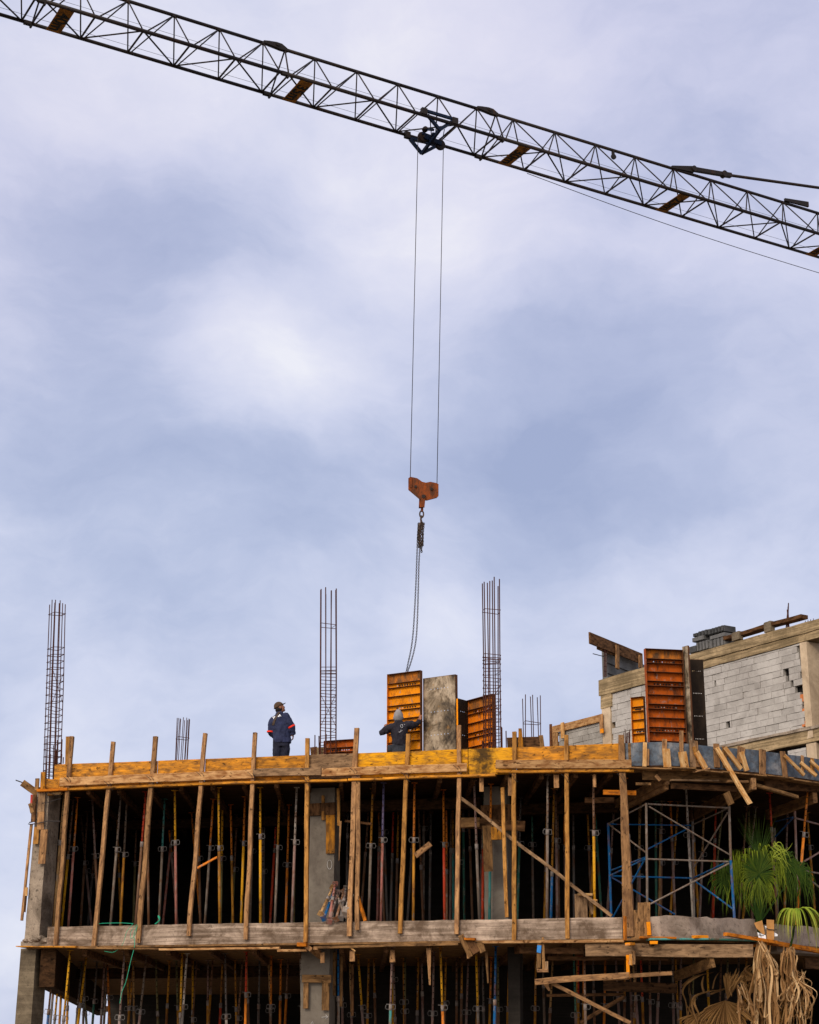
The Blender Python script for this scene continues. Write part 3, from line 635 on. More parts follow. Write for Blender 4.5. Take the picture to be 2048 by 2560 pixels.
UP_PROPS = [('z1', 520, 565, 438, 1450, 960, 'brown', 'yellow', 1), ('z1', 550, 550, 485, 1450, 905, 'orange', 'pink', 2), ('z1', 620, 650, 572, 1448, 1005, 'brown', 'brown', 1), ('z1', 680, 800, 625, 1440, 1150, 'brown', 'slate', 1),
 ('z1', 455, 520, 378, 1450, 860, 'tan', 'tan', 2), ('z1', 858, 530, 785, 1445, 910, 'grey', 'grey', 1), ('z1', 900, 560, 855, 1445, 945, 'grey', 'amber', 1), ('z1', 968, 690, 945, 1440, 1010, 'brown', 'olive', 1), ('z1', 1035, 510, 962, 1440, 870, 'red', 'brown', 0),
 ('z1', 1168, 560, 1127, 1448, 905, 'teal', 'grey', 2), ('z1', 1220, 790, 1155, 1448, 960, 'slate', 'pink', 0), ('z1', 1240, 500, 1250, 1443, 860, 'yellow', 'pink', 2),
 ('z2', 805, 510, 733, 1580, 920, 'orange', 'grey', 1), ('z2', 850, 412, 860, 1580, 920, 'yellow', 'amber', 1), ('z2', 885, 560, 868, 1578, 1010, 'yellow', 'olive', 2), ('z2', 1005, 740, 965, 1580, 1160, 'brown', 'olive', 1), ('z2', 1078, 490, 1045, 1580, 880, 'orange', 'yellow', 1), ('z2', 1148, 740, 1122, 1578, 1020, 'brown', 'grey', 1),
 ('z2', 1210, 410, 1212, 1572, 820, 'yellow', 'yellow', 1), ('z2', 1245, 740, 1236, 1570, 1180, 'slate', 'slate', 1), ('z2', 1335, 900, 1295, 1570, 1130, 'red', 'red', 0), ('z2', 1378, 470, 1337, 1570, 915, 'amber', 'grey', 1), ('z2', 1458, 560, 1430, 1570, 1065, 'orange', 'orange', 2), ('z2', 1525, 410, 1483, 1570, 870, 'white', 'mauve', 1),
 ('z3', 345, 470, 290, 1570, 895, 'green', 'green', 1), ('z3', 400, 590, 378, 1480, 950, 'brown', 'brown', 0), ('z3', 800, 420, 765, 1570, 900, 'amber', 'grey', 2), ('z3', 860, 640, 840, 1565, 950, 'brown', 'pink', 1), ('z3', 895, 370, 870, 1570, 850, 'purple', 'pink', 1), ('z3', 902, 900, 928, 1565, 1030, 'slate', 'slate', 1), ('z3', 975, 780, 955, 1565, 1100, 'red', 'slate', 0), ('z3', 1018, 800, 1000, 1563, 1150, 'amber', 'brown', 0),
 ('z3', 580, 1000, 575, 1400, 1130, 'slate', 'slate', 0), ('z3', 740, 950, 700, 1500, 1200, 'brown', 'brown', 0),
 ('z3', 1140, 900, 1100, 1562, 1150, 'brown', 'slate', 0), ('z3', 1160, 370, 1150, 1560, 850, 'orange', 'amber', 2), ('z3', 1240, 1000, 1238, 1560, 1100, 'brown', 'grey', 1), ('z3', 1298, 950, 1290, 1560, 1200, 'slate', 'slate', 0), ('z3', 1410, 430, 1420, 1552, 890, 'orange', 'red', 1), ('z3', 1478, 590, 1468, 1552, 940, 'brown', 'mauve', 0), ('z3', 1492, 600, 1497, 1550, 950, 'amber', 'teal', 0),
 ('z3', 1585, 1000, 1590, 1548, 1110, 'slate', 'green', 1), ('z3', 1640, 950, 1660, 1545, 1180, 'brown', 'brown', 0), ('z4', 122, 350, 168, 1545, 905, 'mauve', 'grey', 0), ('z4', 205, 480, 195, 1543, 900, 'green', 'red', 0), ('z4', 268, 380, 255, 1540, 985, 'orange', 'teal', 0),
 ('z4', 445, 850, 430, 1530, 870, 'grey', 'grey', 2), ('z4', 525, 500, 495, 1535, 880, 'slate', 'green', 1), ('z4', 622, 650, 633, 1535, 950, 'green', 'grey', 2), ('z4', 757, 300, 752, 1535, 780, 'grey', 'grey', 2), ('z4', 812, 420, 785, 1535, 1140, 'amber', 'blue', 0), ('z4', 825, 430, 838, 1535, 855, 'brown', 'mauve', 2), ('z4', 737, 1150, 731, 1530, 1250, 'amber', 'amber', 0),
 ('z4', 848, 980, 855, 1530, 1200, 'brown', 'brown', 0), ('z4', 1100, 600, 1130, 1350, 950, 'amber', 'brown', 2), ('z4', 1150, 300, 1163, 1535, 790, 'brown', 'yellow', 1), ('z4', 1165, 600, 1222, 1530, 820, 'green', 'green', 1), ('z4', 1425, 330, 1490, 1450, 820, 'orange', 'brown', 0), ('z4', 980, 900, 985, 1530, 1150, 'slate', 'slate', 0),
 ('z5', 320, 710, 293, 1475, 1040, 'tan', 'grey', 2), ('z5', 480, 760, 468, 1540, 960, 'olive', 'tan', 1), ('z5', 440, 900, 445, 1540, 1150, 'green', 'green', 0), ('z5', 555, 650, 592, 1545, 930, 'orange', 'mauve', 1), ('z5', 678, 545, 733, 1555, 895, 'white', 'white', 2), ('z5', 740, 950, 775, 1550, 1150, 'brown', 'amber', 0), ('z5', 905, 950, 890, 1555, 1150, 'red', 'red', 0),
 ('z5', 1335, 575, 1395, 1590, 850, 'red', 'brown', 0), ('z5', 1640, 500, 1555, 1490, 890, 'orange', 'orange', 1), ('z5', 1635, 780, 1690, 1490, 1030, 'amber', 'amber', 1), ('z5', 1170, 680, 1200, 1580, 1000, 'olive', 'brown', 0)]
LO_PROPS = [('z6', 333, 330, 293, 764, 680, 'brown', 'blue', 2), ('z6', 372, 372, 335, 764, 715, 'yellow', 'slate', 2), ('z6', 328, 560, 310, 764, 700, 'slate', 'slate', 0), ('z6', 433, 310, 390, 764, 720, 'yellow', 'slate', 1), ('z6', 424, 470, 412, 764, 720, 'yellow', 'amber', 0), ('z6', 376, 590, 366, 764, 730, 'slate', 'amber', 0), ('z6', 533, 345, 480, 764, 640, 'yellow', 'yellow', 1), ('z6', 502, 410, 470, 764, 690, 'slate', 'slate', 0),
 ('z6', 590, 490, 570, 764, 700, 'slate', 'green', 1), ('z6', 645, 360, 622, 764, 680, 'mauve', 'mauve', 1), ('z6', 657, 480, 640, 764, 690, 'slate', 'grey', 0), ('z6', 520, 560, 512, 764, 740, 'slate', 'slate', 1), ('z6', 768, 315, 735, 764, 715, 'mauve', 'mauve', 2), ('z6', 815, 480, 790, 764, 730, 'amber', 'amber', 0), ('z6', 903, 340, 857, 764, 680, 'grey', 'mauve', 2), ('z6', 1040, 480, 1025, 764, 720, 'amber', 'amber', 0), ('z6', 1122, 330, 1110, 764, 700, 'yellow', 'slate', 0), ('z6', 1153, 330, 1122, 764, 650, 'white', 'slate', 1),
 ('z6', 1212, 390, 1185, 764, 740, 'brown', 'brown', 1), ('z6', 1298, 570, 1285, 764, 720, 'brown', 'amber', 0), ('z6', 1367, 480, 1355, 764, 720, 'amber', 'red', 0), ('z6', 1388, 330, 1395, 764, 710, 'slate', 'white', 2), ('z6', 1520, 320, 1512, 764, 575, 'red', 'orange', 1), ('z6', 1492, 400, 1465, 764, 740, 'brown', 'brown', 1), ('z6', 1598, 470, 1592, 764, 720, 'slate', 'slate', 0), ('z6', 1672, 345, 1668, 764, 650, 'orange', 'grey', 2),
 ('z7', 168, 490, 155, 764, 680, 'brown', 'orange', 1), ('z7', 250, 330, 260, 764, 660, 'white', 'grey', 1), ('z7', 375, 390, 362, 764, 660, 'amber', 'yellow', 2), ('z7', 482, 305, 483, 764, 600, 'blue', 'grey', 1), ('z7', 605, 335, 635, 764, 655, 'yellow', 'mauve', 1), ('z7', 670, 370, 662, 764, 710, 'amber', 'amber', 2), ('z7', 815, 290, 802, 764, 650, 'mauve', 'teal', 2), ('z7', 823, 560, 818, 764, 660, 'brown', 'yellow', 1), ('z7', 895, 420, 893, 764, 720, 'olive', 'brown', 2), ('z7', 975, 430, 968, 764, 735, 'amber', 'slate', 0),
 ('z7', 1072, 320, 1063, 764, 690, 'mauve', 'mauve', 2), ('z7', 1112, 290, 1128, 764, 655, 'yellow', 'orange', 1), ('z7', 1212, 480, 1212, 764, 720, 'brown', 'brown', 0), ('z7', 1243, 530, 1240, 764, 720, 'amber', 'brown', 0), ('z7', 1332, 310, 1345, 764, 660, 'yellow', 'grey', 2), ('z7', 1372, 380, 1380, 764, 680, 'slate', 'slate', 0), ('z7', 1425, 400, 1415, 764, 650, 'orange', 'amber', 1), ('z7', 1453, 285, 1445, 764, 620, 'blue', 'blue', 0), ('z7', 1467, 400, 1470, 764, 700, 'olive', 'brown', 1), ('z7', 1535, 360, 1525, 764, 670, 'amber', 'amber', 1),
 ('g3', 250, 430, 265, 992, 700, 'grey', 'grey', 0), ('g3', 578, 215, 605, 992, 880, 'green', 'mauve', 2), ('g3', 628, 290, 628, 992, 740, 'red', 'amber', 0), ('g3', 692, 150, 708, 992, 790, 'brown', 'grey', 1), ('g3', 1045, 480, 1075, 992, 870, 'mauve', 'mauve', 2), ('g3', 1190, 380, 1207, 992, 700, 'brown', 'mauve', 0), ('g3', 1222, 370, 1272, 992, 820, 'tan', 'mauve', 2), ('g3', 1398, 330, 1407, 992, 800, 'brown', 'mauve', 1), ('g3', 1645, 265, 1658, 992, 790, 'grey', 'mauve', 2), ('g3', 1680, 330, 1710, 992, 830, 'amber', 'grey', 1), ('g3', 795, 560, 805, 992, 880, 'slate', 'brown', 0), ('g3', 1312, 500, 1330, 992, 900, 'red', 'amber', 0),
 ('z8', 1082, 515, 1092, 830, 710, 'yellow', 'yellow', 0), ('z8', 1262, 450, 1258, 830, 740, 'grey', 'grey', 0)]
rb = random.Random(5)
for q in range(34):
    x = 170 + (1980 - 170) * (q + rb.uniform(.1, .9)) / 34; y = 2010 + rb.uniform(-20, 45); c = rb.choice(['brown', 'amber', 'orange', 'olive', 'orange', 'mauve', 'amber', 'tan'])
    UP_PROPS.append(('nn', x, y, x + (x - 1024) * -.02 + rb.uniform(-12, 12), 2290, 2150 + rb.uniform(-30, 40), c, rb.choice(['brown', 'mauve', 'amber', c]), rb.choice([0, 0, 1])))
for q in range(40):
    x = 190 + (1990 - 190) * (q + rb.uniform(.1, .9)) / 40; y = 2405 + rb.uniform(-15, 30); c = rb.choice(['brown', 'amber', 'orange', 'amber', 'olive', 'orange', 'mauve', 'yellow', 'tan'])
    LO_PROPS.append(('nn', x, y, x + (x - 1024) * -.008 + rb.uniform(-5, 5), 2560, 2520 + rb.uniform(-25, 25), c, rb.choice(['brown', 'mauve', 'amber', c]), rb.choice([0, 0, 1, 2])))
def bayname(x, y):
    k = 0
    for t0, b0 in POSTS:
        s = (y - t0[1]) / (b0[1] - t0[1]); px = t0[0] + (b0[0] - t0[0]) * s
        if x > px: k += 1
    return k
def place_props(L, zc, zf, upper):
    items = []
    for (tg, xt, yt, xb, yb, yc, cu, cl, lo) in L:
        f = zz(tg); T, B, Cc = f(xt, yt), f(xb, yb), f(xt + (xb - xt) * (yc - yt) / (yb - yt), yc)
        p = atz(*T, zc)
        o = (p - F0).dot(FN)
        if T[0] < 1577:
            if o > -.28: p = fp(*T, -.28)
            elif o < -5: p = fp(*T, -5)
        else:
            q, n = wp(*T, -.30, WING if upper else WINGL)
            if p.y < q.y: p = q
            elif p.y > q.y + 4.5: p = atY(*T, q.y + 4.5)
        b = atY(*B, p.y); c = atY(*Cc, p.y)
        foot = p + (b - p) * ((p.z - zf) / (p.z - b.z))
        fc = max(.3, min(.9, 1 - (c - p).length / (foot - p).length))
        p = p + (p - foot).normalized() * max(0, (zc - p.z) if p.z < zc else 0) * 1.0
        foot = V((foot.x, foot.y, zf))
        items.append([bayname((T[0] + B[0]) / 2, 2180 if upper else 2340), (T[0] + B[0]) / 2, p, foot, fc, cu, cl, lo])
    items.sort(key=lambda i: (i[0], i[1])); cnt = {}
    for it in items:
        k = it[0]; cnt[k] = cnt.get(k, 0) + 1
        where = 'left of the first tall post' if k == 0 else ('right of the thick rough post' if k == 12 else 'between tall posts %d and %d' % (k, k + 1))
        col = CN[it[5]] if it[5] == it[6] else '%s over %s' % (CN[it[5]], CN[it[6]])
        lab = ('%s upper storey prop, %s from left %s' if upper else '%s lower storey prop, %s from left %s') % (col, ORD[cnt[k]], where)
        if not upper: lab = lab.replace('between', 'below').replace('left of', 'below left of').replace('right of', 'below right of') if False else lab
        prop(it[2], it[3], it[4], it[5], it[6], lab, 'steel props in the upper storey' if upper else 'steel props in the lower storey', it[7])
place_props(UP_PROPS, ZC - .01, Z2, True)
place_props(LO_PROPS, Z1C - .06, 0.0, False)
# ------------------------------------------------------------------ spare props lying over the slab edge
bu = zz('bun')
for q, (xt, yt, xb, yb, c, lab) in enumerate([(640, 480, 265, 1290, 'tan', 'beige spare prop, leftmost of the bundle on the slab edge'), (690, 560, 365, 1440, 'blue', 'bright blue spare prop in the bundle on the slab edge'), (715, 360, 525, 1540, 'pink', 'rusty pinkish spare prop with yellow plate, lowest in the bundle'),
        (790, 620, 560, 1470, 'mauve', 'dull mauve spare prop behind the rusty pinkish one'), (980, 600, 745, 1465, 'brown', 'dark brown spare prop in the middle of the bundle'), (1050, 490, 885, 1435, 'slate', 'slate grey spare prop in the bundle right of the dark brown one'),
        (1180, 760, 1040, 1160, 'white', 'whitish short spare prop against the tall post'), (760, 650, 1010, 1330, 'grey', 'grey spare prop lying deepest in the bundle')]):
    top, foot = fp(*bu(xt, yt), -.85), fp(*bu(xb, yb), .10)
    t = prop(top, foot, .62, c, c, lab, 'spare props bundled on the slab edge', 0)
timber('spare_prop_board', fp(*bu(1400, 700), -.5), fp(*bu(1650, 1530), -.1), .07, .07, FN, 'orange_paint', label='orange painted strut leaning right of the spare props', cat='strut')
timber('wood_block', fp(*bu(1010, 1240), .02), fp(*bu(1110, 1240), .02), .09, .08, FN, 'orange_paint', label='small orange block between the spare props and the tall post', cat='block')
# ------------------------------------------------------------------ loose timbers of the upper storey
def T_(tg, p0, p1, o, w_, th, mat, label, cat='timber', o1=None, zax=None, name='timber', group=None, **k):
    f = zz(tg); a = fp(*f(*p0), o); b = fp(*f(*p1), o if o1 is None else o1)
    return timber(name, a, b, w_, th, zax or FN, mat, label=label, cat=cat, group=group, **k)
T_('z4', (0, 495), (1310, 1520), -.45, .070, .05, 'board_grey', 'long diagonal timber brace crossing the middle of the upper storey', o1=-.35, name='diagonal_brace', cat='brace', jit=.015)
T_('z4', (368, 412), (405, 1530), -.25, .075, .07, 'wood_post_orange', 'slim pale timber strut left of the post beside the oil stain', name='timber_strut', cat='strut')
T_('z4', (5, 715), (560, 745), -1.3, .22, .05, 'wood_dark', 'dark horizontal plank across the inner column', name='plank', cat='plank')
T_('z4', (1235, 450), (1520, 455), -.35, .10, .05, 'orange_paint', 'orange plank end under the deck right of the eleventh tall post', name='plank', cat='plank')
T_('z4', (1080, 520), (1330, 520), -1.2, .12, .05, 'wood_dark', 'dark plank under the deck behind the eleventh tall post', name='plank', cat='plank')
for q, (x, y0, y1, w_, lab) in enumerate([(185, 305, 445, .09, 'leftmost short hanger board under the deck, below the oil stain'), (433, 325, 480, .09, 'short hanger board under the deck beside the tenth tall post'), (830, 300, 412, .11, 'short wide hanger board under the deck between posts ten and eleven'), (1160, 300, 408, .07, 'short narrow hanger board under the deck above the yellow prop')]):
    T_('z4', (x, y0), (x + 3, y1), -.06, w_, .03, 'wood_post', lab, name='hanger_board', cat='board', group='hanger boards under the upper deck')
T_('z4', (1045, 1330), (1048, 1545), -.6, .26, .05, 'board_grey', 'wide short board upright at the foot of the diagonal brace', name='upright_board', cat='board')
T_('z4', (1020, 1335), (1145, 1335), -.55, .05, .12, 'wood_pale', 'small cap board on the upright board by the diagonal brace', name='cap_board', cat='board')
T_('z4', (1185, 1385), (1150, 1385), -.55, .04, .1, 'wood_pale', 'tiny cap strip beside the yellow prop foot', name='cap_board', cat='board')
T_('z4', (1115, 1370), (1150, 1500), -.7, .10, .04, 'board_grey', 'dark board leaning by the foot of the diagonal brace', name='upright_board', cat='board')
T_('z4', (235, 740), (245, 1135), -1.06, .20, .03, 'board_brown', 'long formwork board clinging to the right inner column', name='column_board', cat='board')
T_('z4', (312, 750), (315, 860), -1.05, .22, .03, 'board_orange', 'short formwork boards at the head of the right inner column', name='column_board', cat='board')
T_('z3', (435, 610), (435, 980), -.96, .20, .03, 'board_orange', 'formwork board clinging to the left inner column above the chalk ring', name='column_board', cat='board')
T_('z3', (362, 545), (362, 650), -.95, .62, .05, 'wood_dark', 'dark form boards wrapped round the head of the left inner column', name='column_board', cat='board')
T_('z4', (310, 560), (312, 745), -1.54, .66, .05, 'wood_dark', 'dark form boards wrapped round the head of the right inner column', name='column_board', cat='board')
T_('z3', (372, 480), (370, 690), -.94, .07, .03, 'wood_post_orange', 'thin lath hanging at the head of the left inner column', name='lath', cat='lath')
T_('z3', (502, 420), (505, 740), -.9, .06, .04, 'wood_post_orange', 'orange lath hanging right of the left inner column', name='lath', cat='lath')
T_('z3', (522, 700), (508, 1040), -.9, .05, .03, 'wood_post', 'splintered lath tapering down right of the left inner column', name='lath', cat='lath', taper=(1, .4))
T_('z3', (1170, 1000), (1300, 895), -.9, .12, .05, 'wood_post', 'short plank end poking out beside the orange prop', name='plank', cat='plank')
T_('z3', (560, 700), (790, 725), -1.2, .05, .04, 'wood_dark', 'thin dark lath behind the post beside the spare props', name='lath', cat='lath')
T_('z3', (1565, 712), (1725, 712), -1.1, .20, .05, 'board_brown', 'plank end level with the diagonal brace, behind the ninth tall post', name='plank', cat='plank')
T_('z2', (655, 1110), (840, 1010), -.9, .045, .045, 'prop_orange', 'thin orange bar slanting behind the fourth tall post', name='bar', cat='bar')
# ------------------------------------------------------------------ corner column formwork boards
def L_(p0, p1, o, w_, th, mat, label, **k): return T_('lc', p0, p1, o, w_, th, mat, label, group='boards nailed round the corner column', **k)
L_((466, 130), (455, 330), .07, .105, .03, 'board_orange', 'upright board at the top of the corner column below the rebar', name='corner_board', cat='board')
L_((455, 345), (440, 560), .03, .16, .03, 'board_grey', 'upper grey board nailed on the corner column face', name='corner_board', cat='board')
L_((442, 560), (432, 750), .05, .16, .03, 'wood_post', 'middle tan board nailed on the corner column face', name='corner_board', cat='board')
L_((398, 720), (385, 905), .03, .12, .03, 'wood_post_orange', 'short board with an orange end on the corner column', name='corner_board', cat='board')
L_((480, 750), (450, 1118), .035, .165, .03, 'wood_post', 'long lower board nailed on the corner column face', name='corner_board', cat='board')
L_((340, 690), (235, 1730), .02, .055, .05, 'wood_post', 'long thin lath hanging outside the corner column', name='corner_lath', cat='lath')
L_((290, 1375), (285, 1465), .03, .05, .04, 'wood_pale', 'small pale cleat on the thin outer lath', name='cleat', cat='cleat')
L_((278, 1465), (262, 1640), .0, .05, .03, 'wood_dark', 'dark splinter board at the lower end of the outer lath', name='corner_lath', cat='lath')
L_((403, 200), (395, 330), .04, .085, .05, 'board_brown', 'dark board top standing left of the corner column', name='corner_board', cat='board')
L_((240, 245), (410, 365), .06, .15, .06, 'board_brown', 'dark timber sticking out left at the top corner', name='corner_timber', cat='timber', o1=-.1)
L_((372, 380), (355, 670), .05, .09, .06, 'wood_dark', 'dark broken board under the timber sticking out', name='corner_board', cat='board', rag=.3)
L_((343, 375), (338, 470), .07, .05, .03, 'red_paint', 'red painted board edge beside the corner column', name='corner_board', cat='board')
L_((325, 470), (350, 570), .07, .09, .04, 'board_brown', 'small rotten board stub outside the corner column', name='corner_board', cat='board', rag=.3)
L_((410, 332), (735, 318), .09, .06, .14, 'orange_paint', 'orange edged plank under the left end of the walers', name='corner_plank', cat='plank')
L_((490, 250), (640, 262), .0, .20, .03, 'board_orange', 'short orange board below the left end of the edge boards', name='corner_board', cat='board')
L_((520, 372), (660, 358), -.05, .06, .1, 'wood_pale', 'pale plank edge over the corner column head', name='corner_plank', cat='plank')
m = MB(); f = zz('lc'); m.path([fp(*f(x, y), .1) for x, y in [(650, 662), (520, 658), (420, 680), (330, 695), (305, 690), (320, 672), (350, 668)]], .012, 6)
tag(build(m, 'wire_tie_bar', 'wire'), 'bent steel tie bar hooked round the corner column', 'tie bar')
m = MB(); m.path([fp(*f(x, y), .1) for x, y in [(450, 468), (520, 455), (600, 430), (660, 415)]], .009, 5); m.path([fp(*f(x, y), .08) for x, y in [(530, 350), (600, 380), (640, 375)]], .007, 5)
tag(build(m, 'wire_tie_bar', 'wire'), 'thin straight wire across the corner column head', 'wire')
m = MB(); m.tube(fp(*f(170, 218), .05), fp(*f(245, 245), .05), .012, 6)
tag(build(m, 'reinforcing_bar', 'wire'), 'short bar poking out left of the top corner', 'bar')
m = MB(); m.tube(fp(*f(683, -30), -.2), fp(*f(680, 40), -.2), .012, 6)
tag(build(m, 'reinforcing_bar', 'rebar'), 'single bar sticking up left of the broad upright plank', 'bar')
# platform lip at the left corner
a, b = fp(*zz('z6')(105, 288), .16), fp(*zz('z6')(480, 293), .16)
timber('ledge_plank', a, b, .04, .26, V((0, 0, 1)).cross(FD), 'board_orange', label='thin plank tapering out under the broken left slab corner', cat='plank', taper=(.5, 1), jit=.01)
timber('ledge_plank', fp(*zz('z6')(480, 296), .12), fp(*zz('z6')(985, 303), .12), .035, .12, V((0, 0, 1)).cross(FD), 'board_brown', label='dark ledge plank under the green cord', cat='plank')
timber('ledge_plank', fp(*zz('z6')(985, 306), .13), fp(*zz('z6')(1725, 297), .13), .045, .12, V((0, 0, 1)).cross(FD), 'waler', label='pale ledge plank under the middle of the slab edge', cat='plank')
timber('ledge_plank', fp(*zz('z7')(110, 313), .13), fp(*zz('z7')(290, 311), .13), .05, .10, V((0, 0, 1)).cross(FD), 'waler', label='short pale ledge plank beside the orange bracket', cat='plank')
timber('ledge_plank', fp(*zz('z7')(355, 293), .1), fp(*zz('z7')(1225, 272), .1), .05, .12, V((0, 0, 1)).cross(FD), 'board_brown', label='brown ledge plank below the spare props', cat='plank')
timber('ledge_plank', fp(*zz('z7')(1370, 262), .12), fp(*zz('z8')(600, 355), .12), .05, .12, V((0, 0, 1)).cross(FD), 'waler', label='pale ledge plank right of the splintered bracket', cat='plank')
# brackets and hangers under the lower ledge
T_('g1', (305, 150), (412, 150), .18, .08, .22, 'orange_paint', 'orange bracket board under the sixth tall post', name='bracket', cat='bracket')
T_('g1', (420, 180), (565, 300), .14, .17, .09, 'wood_post', 'timber bracket arm running in under the slab', name='support_timber', cat='timber', o1=-1.2)
T_('g1', (510, 185), (550, 240), .1, .10, .08, 'wood_post', 'short block on the timber bracket arm', name='wood_block', cat='block', o1=-.2)
T_('g1', (590, 240), (590, 362), -.1, .09, .03, 'wood_post', 'small hanger board over the lower column', name='hanger_board', cat='board')
T_('g1', (935, 218), (935, 345), .02, .11, .03, 'wood_post', 'short wide hanger board below the spare props', name='hanger_board', cat='board')
T_('g1', (1405, 215), (1405, 355), -.15, .12, .03, 'wood_post', 'tapered hanger board behind a mauve prop head', name='hanger_board', cat='board', taper=(.8, 1))
T_('g1', (905, 172), (970, 225), .12, .03, .02, 'wood_pale', 'splinter of pale wood under the slab edge', name='splinter', cat='splinter')
T_('g1', (355, 545), (690, 550), -.80, .16, .04, 'board_brown', 'horizontal yoke board across the lower column head', name='column_board', cat='board')
T_('g1', (398, 595), (395, 893), -.82, .11, .04, 'board_brown', 'left upright board on the lower column', name='column_board', cat='board')
T_('g1', (628, 595), (625, 915), -.82, .16, .04, 'board_brown', 'right upright board with a bright worn end on the lower column', name='column_board', cat='board')
T_('g1', (725, 240), (722, 740), -1.2, .07, .05, 'board_brown', 'tall brown lath right of the lower column', name='lath', cat='lath')
T_('g1', (812, 240), (805, 870), -1.3, .06, .05, 'board_brown', 'second tall brown lath right of the lower column', name='lath', cat='lath')
T_('g1', (940, 380), (935, 980), -1.6, .06, .05, 'wood_dark', 'dark lath in the lower storey below the hanger board', name='lath', cat='lath')
T_('g2', (355, 200), (368, 655), .0, .10, .03, 'wood_post', 'long tapering hanger board splitting to a point', name='hanger_board', cat='board', taper=(1, .35), rag=.2)
T_('g2', (1065, 250), (1085, 630), -.2, .065, .03, 'board_brown', 'thin tapering hanger board right of the splintered bracket', name='hanger_board', cat='board', taper=(1, .4))
T_('g2', (843, 245), (848, 325), .0, .07, .03, 'wood_post', 'tiny hanger board under the splintered bracket', name='hanger_board', cat='board')
T_('g2', (750, 45), (870, 300), .2, .11, .08, 'board_brown', 'splintered bracket arm hanging under the slab, left piece', name='support_timber', cat='timber', rag=.3, o1=.05)
T_('g2', (985, 130), (1030, 250), .1, .13, .09, 'board_brown', 'splintered bracket arm hanging under the slab, right piece', name='support_timber', cat='timber', rag=.3)
T_('g2', (800, 92), (930, 95), .15, .05, .2, 'orange_paint', 'orange cap board of the splintered bracket', name='bracket', cat='bracket')
T_('g2', (870, 110), (950, 260), .1, .16, .12, 'wood_dark', 'dark middle block of the splintered bracket', name='wood_block', cat='block', rag=.2)
# ------------------------------------------------------------------ right part of the lower storey
def W_(tg, p0, p1, o, w_, th, mat, label, cat='timber', o1=None, zax=None, name='timber', group=None, W=None, **k):
    f = zz(tg); a, n = wp(*f(*p0), o, W); b, n2 = wp(*f(*p1), o if o1 is None else o1, W)
    return timber(name, a, b, w_, th, zax or n, mat, label=label, cat=cat, group=group, **k)
T_('z8', (378, 404), (1345, 412), .08, .25, .06, 'board_grey', 'long grey beam along the front of the lower storey', name='long_beam', cat='beam', jit=.01)
T_('z8', (1112, 475), (900, 555), .05, .20, .08, 'board_brown', 'joist end with a reddish tip beside the yellow prop', name='joist_end', cat='joist', o1=-2.5)
T_('g3', (165, 540), (1180, 465), .2, .12, .05, 'wood_post', 'long horizontal plank lashed across the lower storey props', name='plank', cat='plank', jit=.012)
T_('g3', (1150, 478), (1640, 445), -.1, .08, .05, 'wood_post', 'right continuation of the horizontal plank in the lower storey', name='plank', cat='plank')
T_('g3', (900, 515), (1170, 505), .05, .05, .05, 'wood_post', 'thin lath under the horizontal plank', name='lath', cat='lath')
T_('g3', (340, 550), (1190, 985), .1, .075, .05, 'wood_post', 'diagonal timber brace in the lower storey', name='diagonal_brace', cat='brace', jit=.012)
T_('g3', (650, 980), (1130, 700), -1.5, .08, .04, 'wood_dark', 'dark crossing brace deeper in the lower storey', name='diagonal_brace', cat='brace')
T_('g3', (290, 685), (1120, 672), -1.8, .06, .05, 'wood_dark', 'dark rail deep in the lower storey', name='rail', cat='rail')
T_('g3', (900, 580), (1700, 610), -1.3, .20, .05, 'ply_dark', 'dark broad plank deep in the lower storey', name='plank', cat='plank')
T_('g3', (0, 200), (690, 205), -.25, .12, .06, 'wood_dark', 'brown joist edge behind the fork timbers', name='plank', cat='plank')
T_('g3', (300, 285), (1600, 285), -.6, .08, .06, 'wood_dark', 'dark batten under the long grey beam', name='batten', cat='batten')
T_('g3', (215, 90), (205, 400), .12, .09, .06, 'board_brown', 'left cheek of the timber fork, painted blue at the top', name='fork_timber', cat='timber')
T_('g3', (212, 145), (205, 225), .165, .085, .03, 'blue_paint', 'blue painted piece on the timber fork', name='fork_timber', cat='timber')
T_('g3', (248, 60), (258, 415), .1, .065, .06, 'board_brown', 'right cheek of the timber fork', name='fork_timber', cat='timber', taper=(.7, 1))
T_('g3', (188, 420), (305, 420), .14, .06, .1, 'wood_post', 'cross piece at the foot of the timber fork', name='fork_timber', cat='timber')
T_('g3', (197, 320), (195, 405), .1, .06, .08, 'board_grey', 'grey block on the left of the timber fork', name='wood_block', cat='block')
T_('g3', (290, 320), (290, 405), .1, .06, .08, 'board_grey', 'grey block on the right of the timber fork', name='wood_block', cat='block')
T_('g3', (285, 560), (318, 635), .0, .11, .03, 'wood_post', 'pointed board end hanging under the fork', name='hanger_board', cat='board', taper=(1, .3))
T_('g3', (1163, 248), (1170, 505), .14, .065, .04, 'form_yellow', 'yellow painted lath over the long grey beam', name='lath', cat='lath')
T_('g3', (1195, 240), (1200, 360), .18, .06, .08, 'wood_pale', 'pale clamp block left piece on the long grey beam', name='wood_block', cat='block')
T_('g3', (1225, 205), (1222, 350), .18, .08, .08, 'wood_post', 'pale clamp block right piece on the long grey beam', name='wood_block', cat='block')
